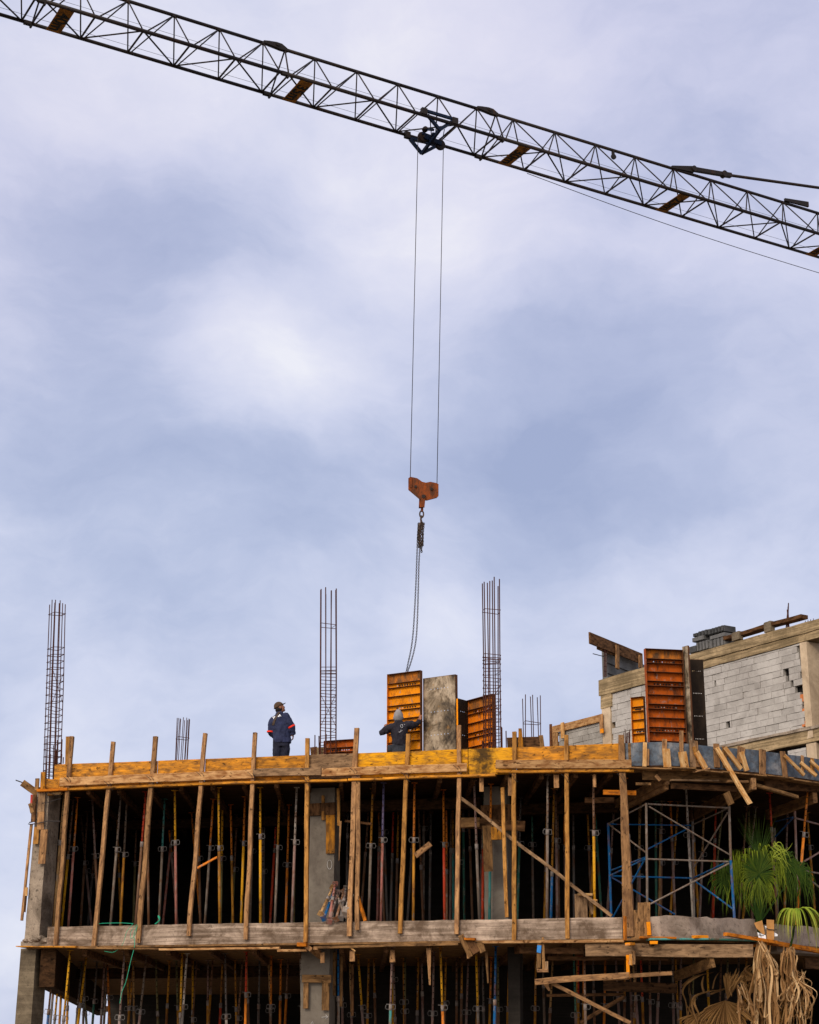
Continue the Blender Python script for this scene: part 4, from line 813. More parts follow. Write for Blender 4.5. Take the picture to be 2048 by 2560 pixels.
# boards on the concrete edge beside the thick post
for q, (x, y0, y1) in enumerate([(1508, 1470, 1725), (1560, 1405, 1722), (1615, 1402, 1715)]):
    W_('z4', (x, y0), (x - 3, y1), .035, .125, .03, 'board_brown', ['left', 'middle', 'right'][q] + ' brown board of the patch beside the thick post', name='patch_board', cat='board', group='patch boards on the concrete edge')
W_('z4', (1423, 1520), (1425, 1730), .03, .07, .04, 'orange_paint', 'orange upright board left of the thick post foot', name='patch_board', cat='board')
W_('z4', (1625, 1570), (1632, 1685), .06, .085, .05, 'form_yellow', 'small yellow rotten cleat on the brown patch boards', name='cleat', cat='cleat', rag=.3)
W_('z8', (690, 332), (900, 336), .2, .04, .2, 'orange_paint', 'orange plank edge at the right platform', name='platform_plank', cat='plank', W=WINGL)
W_('z8', (740, 343), (1075, 343), .24, .035, .25, 'prop_teal', 'greenish plank edge of the right platform, left piece', name='platform_plank', cat='plank', W=WINGL)
W_('z8', (1075, 343), (1370, 352), .24, .035, .25, 'prop_green', 'greenish plank edge of the right platform, right piece', name='platform_plank', cat='plank', W=WINGL)
W_('z8', (745, 362), (1370, 376), .12, .14, .12, 'ply_dark', 'dark plank stack under the right platform edge', name='platform_plank', cat='plank', W=WINGL)
W_('z8', (750, 362), (795, 362), .28, .06, .10, 'form_yellow', 'yellow plank end under the right platform', name='wood_block', cat='block', W=WINGL)
W_('z8', (622, 370), (650, 370), .15, .05, .10, 'form_yellow', 'small yellow block on the long grey beam', name='wood_block', cat='block', W=WINGL)
W_('z8', (1000, 328), (1078, 330), .26, .06, .10, 'form_yellow', 'yellow block lying on the right platform', name='wood_block', cat='block', W=WINGL)
W_('z8', (1185, 313), (1475, 362), .34, .07, .10, 'orange_paint', 'orange plank with a red tip leaning on the right platform', name='long_plank', cat='plank', W=WINGL)
W_('z8', (1440, 360), (1760, 418), .30, .09, .12, 'orange_paint', 'orange plank sloping down below the green palm frond', name='long_plank', cat='plank', W=WINGL)
W_('z8', (1250, 382), (1380, 380), .15, .05, .1, 'orange_paint', 'orange batten below the greenish platform edge', name='batten', cat='batten', W=WINGL)
W_('z8', (1640, 480), (1760, 490), -.3, .22, .06, 'wood_dark', 'dark plank at the right edge behind the dry fronds', name='plank', cat='plank', W=WINGL)
# ------------------------------------------------------------------ scaffold towers
def scaffold(label, org, bars):
    t = thing('scaffold_tower', org, label, 'scaffold')
    for (p0, p1, o0, o1, mat, nm, r) in bars:
        a = wp(*z5(*p0), o0)[0] if p0[0] > 245 else fp(*z5(*p0), o0); b = wp(*z5(*p1), o1)[0] if p1[0] > 245 else fp(*z5(*p1), o1)
        build(MB().tube(a, b, r * .85, 8), nm, mat, t)
scaffold('blue and grey scaffold tower left of the palm', (5.2, 36.5, Z2), [
    ((365, 655), (374, 1560), -.55, -.55, 'prop_grey', 'upright', .03), ((1018, 680), (1030, 1105), -.6, -.6, 'prop_grey', 'upright', .032), ((1030, 1105), (1060, 1575), -.6, -.6, 'prop_blue', 'upright', .034), ((65, 810), (90, 1560), -2.0, -2.0, 'prop_blue', 'upright', .032), ((730, 800), (742, 1560), -2.2, -2.2, 'prop_slate', 'upright', .03),
    ((380, 662), (1010, 692), -.55, -.6, 'prop_grey', 'ledger', .022), ((375, 1095), (1010, 1115), -.55, -.6, 'prop_grey', 'ledger', .022), ((360, 665), (65, 818), -.55, -2.0, 'prop_grey', 'ledger', .02), ((70, 1228), (720, 1245), -2.0, -2.2, 'prop_blue', 'ledger', .022), ((70, 820), (720, 830), -2.0, -2.2, 'prop_blue', 'ledger', .018), ((355, 1095), (80, 1225), -.55, -2.0, 'prop_blue', 'ledger', .022), ((1010, 1115), (735, 1245), -.6, -2.2, 'prop_blue', 'ledger', .022), ((1010, 695), (720, 830), -.6, -2.2, 'prop_grey', 'ledger', .02),
    ((388, 682), (1020, 1060), -.5, -.55, 'prop_grey', 'brace', .02), ((375, 1460), (1015, 1130), -.5, -.55, 'prop_grey', 'brace', .021), ((75, 825), (358, 1040), -1.9, -.6, 'prop_grey', 'brace', .02), ((352, 1100), (105, 1550), -.6, -1.9, 'prop_blue', 'brace', .022), ((95, 1240), (590, 1530), -2.0, -2.1, 'prop_blue', 'brace', .022), ((745, 1265), (1058, 1495), -2.1, -.65, 'prop_blue', 'brace', .022), ((370, 1020), (700, 850), -2.05, -2.1, 'prop_blue', 'brace', .02), ((1005, 730), (735, 1170), -.7, -2.1, 'prop_grey', 'brace', .02), ((85, 1185), (360, 1080), -1.9, -.7, 'prop_blue', 'brace', .02)])
scaffold('scaffold frame beyond the palm at the right edge', (8.6, 39, Z2), [
    ((1535, 720), (1562, 1580), -.9, -.9, 'prop_mauve', 'upright', .032), ((1380, 920), (1520, 770), -2.2, -.95, 'prop_blue', 'brace', .024), ((1380, 800), (1520, 765), -2.2, -.95, 'prop_blue', 'ledger', .02), ((1540, 772), (1800, 842), -.85, -.85, 'prop_mauve', 'brace', .024), ((1600, 1118), (1800, 1000), -.85, -.85, 'prop_mauve', 'brace', .024), ((1560, 1180), (1800, 1220), -.9, -.9, 'prop_grey', 'ledger', .024), ((1640, 1250), (1800, 1372), -.9, -.9, 'prop_grey', 'brace', .024), ((1375, 850), (1400, 1580), -2.2, -2.2, 'prop_slate', 'upright', .03), ((1790, 700), (1800, 1580), -.9, -.9, 'prop_mauve', 'upright', .03)])
# ------------------------------------------------------------------ curved blue form on the wing
m = MB(); path = []
for a, b in zip(WING[:-1], WING[1:]):
    k = max(2, int((b - a).length / .15)); path += [a.lerp(b, i / k) for i in range(k)]
vs = []; fs = []; n = len(path)
for i, p in enumerate(path):
    d = (path[min(i + 1, n - 1)] - path[max(i - 1, 0)]).normalized(); nn = V((d.y, -d.x, 0)); zt = ZT + .02 * noise.noise(V((i * .12, 0, 0)))
    zb = ZC + .05
    vs += [p + nn * .004 + V((0, 0, zb)), p + nn * .004 + V((0, 0, zt)), p - nn * .02 + V((0, 0, zt)), p - nn * .02 + V((0, 0, zb))]
for i in range(n - 1):
    for r in range(4): fs.append((i * 4 + r, (i + 1) * 4 + r, (i + 1) * 4 + (r + 1) % 4, i * 4 + (r + 1) % 4))
fs += [(0, 1, 2, 3), tuple(range((n - 1) * 4 + 3, (n - 1) * 4 - 1, -1))]
m.add(vs, fs); tag(build(m, 'curved_form', 'board_blue'), 'curved blue grey form board round the right corner of the roof deck', 'form board')
def G_(p0, p1, o, w_, th, mat, label, o1=None, name='cleat', cat='cleat', group='cleats on the curved blue form', **k):
    k.setdefault('rag', .07); k.setdefault('n', 8); k.setdefault('jit', .014)
    return W_('wg', p0, p1, o, w_, th, mat, label, o1=o1, name=name, cat=cat, group=group, **k)
G_((180, 58), (177, 270), .04, .085, .05, 'wood_pale', 'leftmost pale cleat on the curved blue form'); G_((212, 115), (210, 262), .035, .085, .04, 'wood_post', 'short cleat doubled beside the leftmost pale cleat')
G_((362, 30), (362, 120), .03, .10, .03, 'wood_post', 'narrow upper piece above the rounded orange cleat'); G_((372, 115), (380, 280), .045, .165, .045, 'wood_pale', 'rounded wide orange stained cleat, second from left', rag=.08)
G_((510, -45), (511, 140), .03, .085, .04, 'wood_post', 'narrow upright in front of the tall orange panel'); G_((513, 140), (540, 307), .055, .175, .05, 'wood_pale', 'wide pale spotted cleat, third from left')
G_((600, 38), (614, 275), .03, .13, .04, 'board_grey', 'grey upright cleat below the dark steel panel'); G_((632, 45), (655, 275), .02, .10, .03, 'wood_post', 'brown upright cleat behind the twisted one'); G_((622, 95), (645, 170), .07, .08, .04, 'wood_post_orange', 'short upper piece above the twisted cleat'); G_((640, 145), (722, 288), .09, .13, .05, 'wood_pale', 'twisted orange cleat slanting right', rag=.15)
G_((820, 70), (832, 278), .035, .135, .04, 'wood_post', 'upright cleat behind the top of the long slanting brace'); G_((888, 95), (893, 285), .03, .10, .03, 'board_brown', 'dark upright cleat right of the long brace top')
G_((1040, 98), (1030, 240), .03, .18, .04, 'wood_post', 'wide upright cleat near the middle of the blue form'); G_((1035, 143), (1088, 308), .08, .12, .05, 'wood_pale', 'pale slanting cleat leaning on the wide middle one')
G_((1220, 122), (1224, 343), .035, .185, .03, 'wood_post', 'wide brown upright board alone on the blue form'); G_((1402, 135), (1428, 370), .035, .145, .03, 'wood_post', 'brown upright board where the right struts begin')
G_((1576, 172), (1578, 330), .03, .08, .03, 'wood_post', 'narrow upright cleat among the right struts'); G_((1665, 198), (1668, 310), .03, .11, .03, 'wood_post_orange', 'orange upright cleat at the right edge')
gs = 'slanting struts of the curved blue form'
G_((820, 105), (1114, 602), .10, .10, .06, 'wood_pale', 'long pale brace slanting down across the blue form', o1=.42, name='strut', cat='strut', group=gs, jit=.012)
G_((888, 105), (1030, 295), .08, .10, .05, 'wood_pale', 'short pale strut right of the long brace', o1=.16, name='strut', cat='strut', group=gs)
G_((1415, 175), (1592, 347), .06, .075, .05, 'wood_pale', 'thin white strut, first of the three at the right', o1=.24, name='strut', cat='strut', group=gs)
G_((1562, 235), (1700, 352), .06, .085, .05, 'wood_pale', 'second of the three right struts', o1=.22, name='strut', cat='strut', group=gs); G_((1650, 218), (1760, 330), .06, .08, .05, 'wood_pale', 'third right strut running out of view', o1=.2, name='strut', cat='strut', group=gs)
# planks and joists under the wing
m = MB()
P = [p + V((.04, -.10, 0)) for p in WING]; vs = []
k = []
for i, p in enumerate(P[:-1]):
    d = (P[i + 1] - p).normalized(); nn = V((d.y, -d.x, 0)); k.append((p + nn * .16, p - nn * .5))
for (a, b), (c, d) in zip(k[:-1], k[1:]):
    dz = [rnd(-.04, .01) for _ in range(2)]; m.hexa([a + V((0, 0, ZC - .035 + dz[0])), c + V((0, 0, ZC - .035 + dz[1])), d + V((0, 0, ZC - .03)), b + V((0, 0, ZC - .03))], [a + V((0, 0, ZC - .01 + dz[0])), c + V((0, 0, ZC - .01 + dz[1])), d + V((0, 0, ZC - .004)), b + V((0, 0, ZC - .004))])
tag(build(m, 'wing_soffit', 'board_brown'), 'ragged plywood soffit strips under the curved blue form', 'plywood')
def J_(p0, p1, zb, w_, h, mat, label, tip=None):
    f = zz('wg'); a, b = atz(*f(*p0), zb), atz(*f(*p1), zb); d = (b - a).normalized()
    o = timber('joist_end', a, b, w_, h, V((0, 0, 1)), mat, label=label, cat='joist', group='joist ends under the curved corner', jit=.01)
    if tip:
        m = MB(); s = V((d.y, -d.x, 0)); c = a - d * .008; m.box(c, s * (w_ / 2 + .003), d * .006, V((0, 0, h / 2 + .003))); q = build(m, 'painted_tip', 'red_paint', None)
        q.parent = o; q.matrix_parent_inverse = o.matrix_local.inverted(); q['label'] = 'red painted end of the joist'
J_((385, 385), (-60, 600), 6.98, .09, .2, 'wood_post', 'double joist end jutting out left of the palm, upper timber', True)
J_((378, 445), (-20, 640), 6.86, .09, .13, 'wood_post', 'double joist end jutting out left of the palm, lower timber')
J_((1152, 425), (560, 720), 6.93, .10, .24, 'wood_post', 'joist end with a red tip above the palm', True)
J_((1690, 545), (1270, 700), 6.88, .10, .22, 'wood_post', 'joist end at the right above the orange prop')
W_('wg', (165, 345), (960, 375), -.05, .20, .05, 'board_brown', 'dark board below the left half of the blue form', name='plank', cat='plank')
W_('wg', (415, 390), (830, 396), .05, .035, .08, 'board_grey', 'thin grey lath under the blue form', name='lath', cat='lath')
W_('wg', (420, 440), (1000, 470), -.15, .12, .05, 'wood_dark', 'dark plank between the two red tipped joists', name='plank', cat='plank')
W_('wg', (910, 400), (1090, 405), .12, .05, .1, 'wood_post', 'short splintered board above the red tipped joist', name='plank', cat='plank', rag=.2)
W_('wg', (1160, 435), (1530, 540), .1, .07, .1, 'board_brown', 'brown plank sloping down right of the red tipped joist', name='plank', cat='plank')
W_('wg', (1250, 420), (1800, 455), -.1, .22, .05, 'wood_dark', 'dark board under the right half of the blue form', name='plank', cat='plank')
W_('wg', (905, 500), (950, 605), .12, .16, .05, 'board_brown', 'worn block hanging on the red tipped joist', name='wood_block', cat='block', rag=.1)
W_('wg', (280, 350), (320, 395), .1, .07, .05, 'wood_post', 'small stick on the double joist', name='lath', cat='lath')
W_('wg', (105, 425), (240, 428), -.05, .05, .12, 'board_brown', 'brown plank end left of the double joist', name='plank', cat='plank')
W_('wg', (630, 315), (745, 290), .2, .03, .14, 'wood_post', 'loose board lying on the soffit edge under the twisted cleat', name='loose_board', cat='board')
# ------------------------------------------------------------------ green cord
m = MB()
def cord(tg, pts, o, r=.006):
    f = zz(tg); P = [f(*p) for p in pts]; Q = []
    for i in range(len(P) - 1):
        p0, p1, p2, p3 = P[max(i - 1, 0)], P[i], P[i + 1], P[min(i + 2, len(P) - 1)]
        for s in range(6):
            t = s / 6
            Q.append(tuple(.5 * ((2 * p1[c]) + (-p0[c] + p2[c]) * t + (2 * p0[c] - 5 * p1[c] + 4 * p2[c] - p3[c]) * t * t + (-p0[c] + 3 * p1[c] - 3 * p2[c] + p3[c]) * t ** 3) for c in (0, 1)))
    Q.append(P[-1]); m.path([fp(x, y, o) for x, y in Q], r, 5)
cord('z1', [(945, 1445), (900, 1500), (870, 1590), (810, 1645), (740, 1640)], .12, .005)
cord('z1', [(970, 1450), (930, 1500), (930, 1550), (960, 1520), (975, 1455)], .11, .005); cord('z1', [(975, 1460), (950, 1520), (955, 1600), (930, 1700), (895, 1850), (865, 1930), (850, 2010)], .16, .0065)
cord('z1', [(945, 1445), (860, 1440), (740, 1442), (700, 1446)], .03, .006); cord('z1', [(1128, 1410), (1122, 1390), (1132, 1400), (1128, 1425), (1100, 1448)], -.1, .012)
tag(build(m, 'green_cord', 'green_cord'), 'loose bright green cord looping over the concrete edge and hanging down', 'cord')
DK = ZC + .052
# ------------------------------------------------------------------ rebar cages
def cage(label, topc, botc, o, wx, wy, rot, nx, ny, ztops, rings, r=.011, starters=0, Y=None, diag=False, zb=None):
    """topc/botc: image points of the axis; rings: heights above the deck"""
    zb = DK if zb is None else zb
    b = fp(*botc, o) if Y is None else atY(*botc, Y); Yb = b.y; t_ = atY(*topc, Yb); ax = (t_ - b).normalized(); ax = ax / ax.z
    base = b + ax * (zb - b.z); th = thing('rebar_cage', base, label, 'rebar', 'rebar cages rising from the roof deck')
    u = V((math.cos(rot), math.sin(rot), 0)); v = V((-u.y, u.x, 0)); H_ = t_.z - zb
    pos = []
    for i in range(nx):
        for j in range(ny):
            if 0 < i < nx - 1 and 0 < j < ny - 1: continue
            pos.append((wx * (i / (nx - 1) - .5), wy * (j / (ny - 1) - .5)))
    for k, (a, c) in enumerate(pos):
        h = H_ - ztops * random.random(); p0 = base + u * a + v * c; p1 = p0 + ax * h
        mid = p0.lerp(p1, .55) + V((rnd(-.012, .012), rnd(-.012, .012), 0))
        build(MB().path([p0, mid, p1 + V((rnd(-.012, .012), 0, 0))], r, 6), 'upright_bar', 'rebar', th)
    for z in rings:
        c = base + ax * z; tl = rnd(-.02, .02); q = [c + u * a * (wx / 2 + r) + v * b_ * (wy / 2 + r) + V((0, 0, rnd(-.012, .012) + tl * a)) for a, b_ in ((-1, -1), (1, -1), (1, 1), (-1, 1))]
        m = MB().path(q, .0075, 4, closed=True)
        if random.random() < .6: m.path([q[1], q[1] + (q[3] - q[1]) * .28 + V((0, 0, -.05))], .0055, 4)
        build(m, 'stirrup', 'rebar', th)
    for k in range(starters):
        a, c = random.choice(pos); p0 = base + u * (a + rnd(-.03, .03)) + v * (c + rnd(-.03, .03)); build(MB().tube(p0, p0 + ax * rnd(.7, 1.15) + V((rnd(-.03, .03), 0, 0)), r, 6), 'starter_bar', 'rebar', th)
    if diag:
        z0 = diag; y_ = -wy / 2 - r * 2
        for s in (-1, 1): build(MB().tube(base + ax * z0 + u * s * wx / 2 + v * y_, base + ax * (z0 + .72) - u * s * wx / 2 + v * y_, .006, 5), 'cross_tie', 'rebar', th)
tl, cg, pn, bb, bc = zz('tl'), zz('cg'), zz('pn'), zz('bb'), zz('bc')
cage('tall rebar cage at the left corner, set askew', tl(477, 170), tl(428, 1640), -.35, .26, .30, math.radians(38), 3, 3, .14, [.05 + .09 * i for i in range(5)] + [.55 + .155 * i for i in range(18)] + [4.0], .0105, 9, diag=1.9)
cage('tall rebar cage between the standing man and the orange panels', cg(955, 85), cg(950, 1870), -1.3, .34, .36, math.radians(3), 4, 2, .12, [.1, .28, .45] + [.62 + .155 * i for i in range(13)] + [2.55, 2.62, 3.62], .0125, 9, diag=1.28)
cage('tall rebar cage in front of the ribbed orange panel', pn(1080, 58), pn(1092, 1640), -1.0, .335, .36, math.radians(4), 4, 2, .14, [.08, .16, .24, .4, .5] + [.64 + .15 * i for i in range(14)] + [2.55, 2.66, 3.68], .0125, 8, diag=1.3)
cage('short rebar cage alone on the deck near the left end', tl(1525, 1135), tl(1505, 1480), -4.2, .26, .26, math.radians(20), 4, 3, .12, [.35, .45, 1.72], .009)
cage('short rebar cage beside the background building', pn(1457, 1140), pn(1468, 1640), -2.6, .34, .3, math.radians(5), 3, 2, .1, [.15, .25, .45, .55, 1.45], .010, 2)
cage('few stub bars left of the tall brown panel', bb(538, 800), bb(538, 890), -2.0, .10, .08, .2, 3, 2, .1, [.45], .010)
for (x, y0, y1, lab) in ((1181, 1460, 1655, 'single rebar beside the tall cage by the orange panel'), (1220, 1490, 1655, 'lone straight rebar right of the orange panel')):
    m = MB(); a = fp(*pn(x + 3, y1), -.8); b = atY(*pn(x, y0), a.y); m.tube(a - V((0, 0, .2)), b, .012, 6); tag(build(m, 'reinforcing_bar', 'rebar'), lab, 'bar')
m = MB(); a = fp(*cg(809, 1880), -1.0); b = atY(*cg(809, 1672), a.y); m.tube(a - V((0, 0, .2)), b, .012, 6); tag(build(m, 'reinforcing_bar', 'rebar'), 'lone straight rebar left of the cage behind the sixth post', 'bar')
# ------------------------------------------------------------------ steel column forms
def panel(label, TL, TR, Y, zb, face, ribbed, mats, thick=.10, first=.22, holes=8, cat='form panel', flange='form_rust'):
    tl_ = atY(*TL, Y); tr_ = atz(*TR, tl_.z); w_ = (tr_ - tl_); W_ = w_.length; d = w_.normalized(); n = V((d.y, -d.x, 0))
    if n.dot(CAM - tl_) < 0: n = -n
    H_ = tl_.z - zb; base = V((tl_.x, tl_.y, zb)); t = thing('steel_form_panel', base, label, cat, 'steel column form panels')
    P = lambda x, z, y=0.0: base + d * x + n * y + V((0, 0, z))
    def bx(m, x0, x1, z0, z1, y0, y1): m.hexa([P(x0, z0, y0), P(x1, z0, y0), P(x1, z0, y1), P(x0, z0, y1)], [P(x0, z1, y0), P(x1, z1, y0), P(x1, z1, y1), P(x0, z1, y1)])
    # rows from the top: plain, perforated band, plain, plain, band ...
    cuts = [H_]; kinds = []; q = 0; seq = [(first, 'p'), (.10, 'b'), (.205, 'p'), (.215, 'p'), (.11, 'b'), (.205, 'p'), (.215, 'p'), (.11, 'b'), (.205, 'p'), (.215, 'p'), (.11, 'b'), (.205, 'p'), (.215, 'p'), (.11, 'b'), (.2, 'p'), (.2, 'p')]
    for h, k in seq:
        z = max(0, cuts[-1] - h); cuts.append(z); kinds.append(k)
        if z == 0: break
    if cuts[-1] > 0: cuts.append(0); kinds.append('p')
    yf = 0.0
    for i, k in enumerate(kinds):
        m = MB(); md = MB(); z1_, z0_ = cuts[i], cuts[i + 1]
        if k == 'b' and z1_ - z0_ > .06 and W_ > .3:
            zc = (z0_ + z1_) / 2; e = .0095; bx(m, 0, W_, z0_, zc - e, yf, yf + .006); bx(m, 0, W_, zc + e, z1_, yf, yf + .006); x = 0; s0 = W_ * .25; st = W_ * .62 / holes
            for h in range(holes):
                xh = s0 + st * h; bx(m, x, xh - e, zc - e, zc + e, yf, yf + .006); x = xh + e
                if ribbed and random.random() < .55: md.box(P(xh, zc, .012), d * .016, n * .006, V((0, 0, .016)))  # dark plates stand in for holes that show dark instead of sky
            bx(m, x, W_, zc - e, zc + e, yf, yf + .006); nm = 'perforated_band'
        else: bx(m, 0, W_, z0_, z1_, yf, yf + .006); nm = 'face_sheet'
        mt = mats if isinstance(mats, str) else (mats[1] if i == 0 else mats[0])
        q_ = build(m, nm, mt if ribbed else face, t)
        if md.v: md_ = build(md, 'dark_hole_plates', 'crane_dark', q_); md_.location = (0, 0, 0)
    sg = 1 if ribbed else -1
    if ribbed:
        for i in range(1, len(cuts) - 1):
            m = MB(); bx(m, .008, W_ - .008, cuts[i] - .004, cuts[i] + .004, .007, thick * .85); build(m, 'rib', flange, t)
    for x0, x1 in ((0, .007), (W_ - .007, W_)):
        m = MB(); bx(m, x0, x1, 0, H_, *((.007, thick) if ribbed else (-thick, -.001))); build(m, 'side_flange', (mats if isinstance(mats, str) else mats[0]) if x0 == 0 else flange, t)
    m = MB(); bx(m, -.002, W_ + .002, H_, H_ + .007, *((0, thick) if ribbed else (-thick, .006))); build(m, 'top_flange', flange, t)
    return tl_, tr_, d, n, t
A_ = panel('orange ribbed form panel being lowered beside the hooded man', pn(125, 970), pn(436, 930), 38.75, DK + .3, 'form_face', True, ('form_yellow', 'form_patch'))
B_ = panel('grey stained smooth form panel right of the orange one being lowered', pn(443, 1002), pn(744, 962), A_[1].y + .1, DK, 'form_face', False, 'form_rust', holes=6)
Cp = panel('narrow dark smooth form panel turned away, left of the ribbed one', pn(768, 1187), pn(868, 1214), 37.45, DK, 'form_face_dark', False, 'form_yellow', thick=.04, holes=4)
Dp = panel('orange ribbed form panel standing behind the rebar cage', pn(873, 1215), pn(1122, 1148), Cp[1].y, DK, 'form_face', True, ('form_orange', 'form_patch'))
Ep = panel('low orange form panel lying behind the grey edge board', cg(922, 1745), cg(1245, 1724), 37.9, DK, 'form_face', True, 'form_deep', first=.16)
Fp = panel('tall brown orange ribbed form panel against the background building', bb(641, 308), bb(872, 318), 38.3, DK, 'form_face', True, ('form_deep', 'form_patch'), thick=.14)
Gp = panel('narrow grey form panel seen edge on, right of the tall brown one', bb(880, 292), bb(913, 283), Fp[1].y - .02, DK, 'form_face', False, 'form_rust', thick=.05, holes=2)
Hp = panel('dark smooth form panel with rows of holes at the right', bb(916, 367), bb(1008, 371), Fp[1].y + .35, DK, 'form_face_dark', False, 'form_rust', holes=6)
Ip = panel('small yellow orange ribbed form panel left of the tall brown one', bb(571, 609), bb(650, 600), 39.2, DK, 'form_face', True, 'form_yellow')
# formwork box round the short cage and scraps on the deck
def dk(tg, p0, p1, o, w_, th, mat, label, name, cat, **k):
    f = zz(tg); a = fp(*f(*p0), o); b = atY(*f(*p1), a.y); return timber(name, a, b, w_, th, FN, mat, label=label, cat=cat, **k)
dk('pn', (1232, 1622), (1560, 1612), -1.8, .32, .04, 'wood_dark', 'dark form board round the foot of the short right cage', 'box_board', 'board')
dk('pn', (1358, 1650), (1350, 1468), -1.7, .10, .05, 'board_orange', 'orange upright lath before the short right cage', 'lath', 'lath', taper=(1.1, .7))
dk('pn', (1562, 1650), (1548, 1532), -1.7, .09, .05, 'board_brown', 'brown upright lath right of the short right cage', 'lath', 'lath')
dk('cg', (760, 1860), (835, 1850), -1.6, .22, .05, 'wood_dark', 'dark short board lying left of the low orange panel', 'box_board', 'board')
dk('cg', (835, 1860), (918, 1855), -1.5, .22, .05, 'conc_beam', 'pale short board lying beside the low orange panel', 'box_board', 'board')
# ------------------------------------------------------------------ crane
trol = atY(1075, 355, 38.5); HJ = trol.z
na, nb = atz(101.5, 0, HJ), atz(2048, 584, HJ); fa_, fb2 = atz(0, 35.7, HJ), atz(2048, 643, HJ)
jd = (nb - na).normalized(); jp = V((-jd.y, jd.x, 0))
def NEAR(s): return na + jd * s
fd_ = (fb2 - fa_).normalized()
def FAR(s):
    t = (s - (fa_ - na).dot(jd)) / fd_.dot(jd); return fa_ + fd_ * t
def TOP(s): return (NEAR(s) + FAR(s)) / 2 + V((0, 0, 1.0 + .045 * max(0, (s - 6) / 16)))
def PL(x, y, k): # image point on the vertical plane k of the way from the near to the far chord
    return onplane(x, y, na + jp * (1.02 * k), jp)
def S_(x, y, k): return (PL(x, y, k) - na).dot(jd)
mast = na + jd * 33 + jp * .5
crane = thing('tower_crane', V((mast.x, mast.y, 0)), 'dark lattice jib of a tower crane crossing the sky with metre plates', 'crane')
def cp(mb, nm, mat='crane_steel', smooth=True):
    o = build(mb, nm, mat, crane)
    if smooth: o.data.polygons.foreach_set('use_smooth', [len(p.vertices) == 4 for p in o.data.polygons])
    return o
SECS = [(-6.0, -.12, 5, -.24), (.12, 5.82, 5, -.23), (6.05, 11.85, 5, -.23), (12.08, 27.8, 12, .5), (28.0, 32.3, 3, .5)]
for si, (s0, s1, nbay, off) in enumerate(SECS):
    cp(MB().tube(NEAR(s0 - .08), NEAR(s1 + .08), .046, 10), 'lower_chord'); cp(MB().tube(FAR(s0 - .08), FAR(s1 + .08), .042, 10), 'lower_chord'); cp(MB().tube(TOP(s0 - .08), TOP(s1 + .08), .042, 10), 'top_chord')
    st = [s0 + (s1 - s0) * i / nbay for i in range(nbay + 1)]
    flip = 1 if si == 3 else 0
    for i in range(nbay + 1):
        m = MB(); A, B = NEAR(st[i]), FAR(st[i]); m.tube(A, B, .024, 7)
        if i:
            bay = st[i] - st[i - 1]; tpos = st[i] + (off if off < 0 else -off * bay); T = TOP(tpos)
            A0_, B0_ = NEAR(st[i - 1] + .06), FAR(st[i - 1] + .06)
            for e in (A, B, A0_, B0_): m.tube(T, e, .018, 6)
            m.tube(FAR(st[i - 1]), A, .020, 6) if (i + flip) % 2 == 0 else m.tube(NEAR(st[i - 1]), B, .020, 6)
            m.sphere(T - V((0, 0, .02)), .05, .05, .05, 8, 6)
        else:
            T = TOP(s0 + .12 if si else s0); m.tube(T, A, .0195, 6); m.tube(T, B, .0195, 6)
        cp(m, 'lattice_bay')
    if si:      # pinned joint between two jib sections
        m = MB(); c = TOP(s0 - .1); r_ = jd
        poly = [(-.36, .03), (-.22, .06), (-.02, .09), (.12, .085), (.22, .03), (.3, -.02), (.3, -.06), (.1, -.07), (-.1, -.05), (-.36, -.03)]
        m.prism([c + jd * a + V((0, 0, b + .02)) - jp * .05 for a, b in poly], jp * .10); m.disc(c + V((0, 0, .045)), jp, .045, .16, 12)
        cp(m, 'pin_joint', 'crane_dark', False)
        m = MB()
        for f in (NEAR, FAR):
            m = MB(); m.box(f(s0 - .1) - V((0, 0, .01)), jd * .09, jp * .045, V((0, 0, .042))); m.disc(f(s0 - .02) - V((0, 0, .07)), jp, .03, .09, 8)
            cp(m, 'chord_coupling', 'crane_dark', False)
for (f, fo, txt) in (('j1', ((390, 52), (347, 190)), '40m'), ('j2', ((385, 252), (323, 368)), '35m'), ('j3', ((200, 243), (150, 328)), '30m'), ('j3', ((1018, 488), (950, 562)), '25m'), ('j3', ((1790, 715), (1715, 788)), '20m')):
    z = zz(f); s = (S_(*z(*fo[0]), .02) + S_(*z(*fo[1]), .98)) / 2
    c = (NEAR(s) + FAR(s)) / 2 - V((0, 0, .052)); Wd = (FAR(s) - NEAR(s)).length
    m = MB(); m.box(c, jd * .165, jp * (Wd / 2 - .01), V((0, 0, .004))); m.box(NEAR(s) + jp * .07 - V((0, 0, .045)), jd * .165, jp * .06, V((0, 0, .012))); o = cp(m, 'number_plate', 'plate_yellow', False)
    o['label'] = 'rusty yellow metre plate reading ' + txt
    me = text_mesh(txt, .40, .002, .010); R = M((jp, jd, V((0, 0, -1)))).transposed().to_4x4()
    q = mesh_obj('lettering', me, 'black_letters', o); q.matrix_local = M.Translation(c - WPOS[o.name] - V((0, 0, .0075)) + jp * .04) @ R @ M.Diagonal((1.06, 1.0, 1, 1))
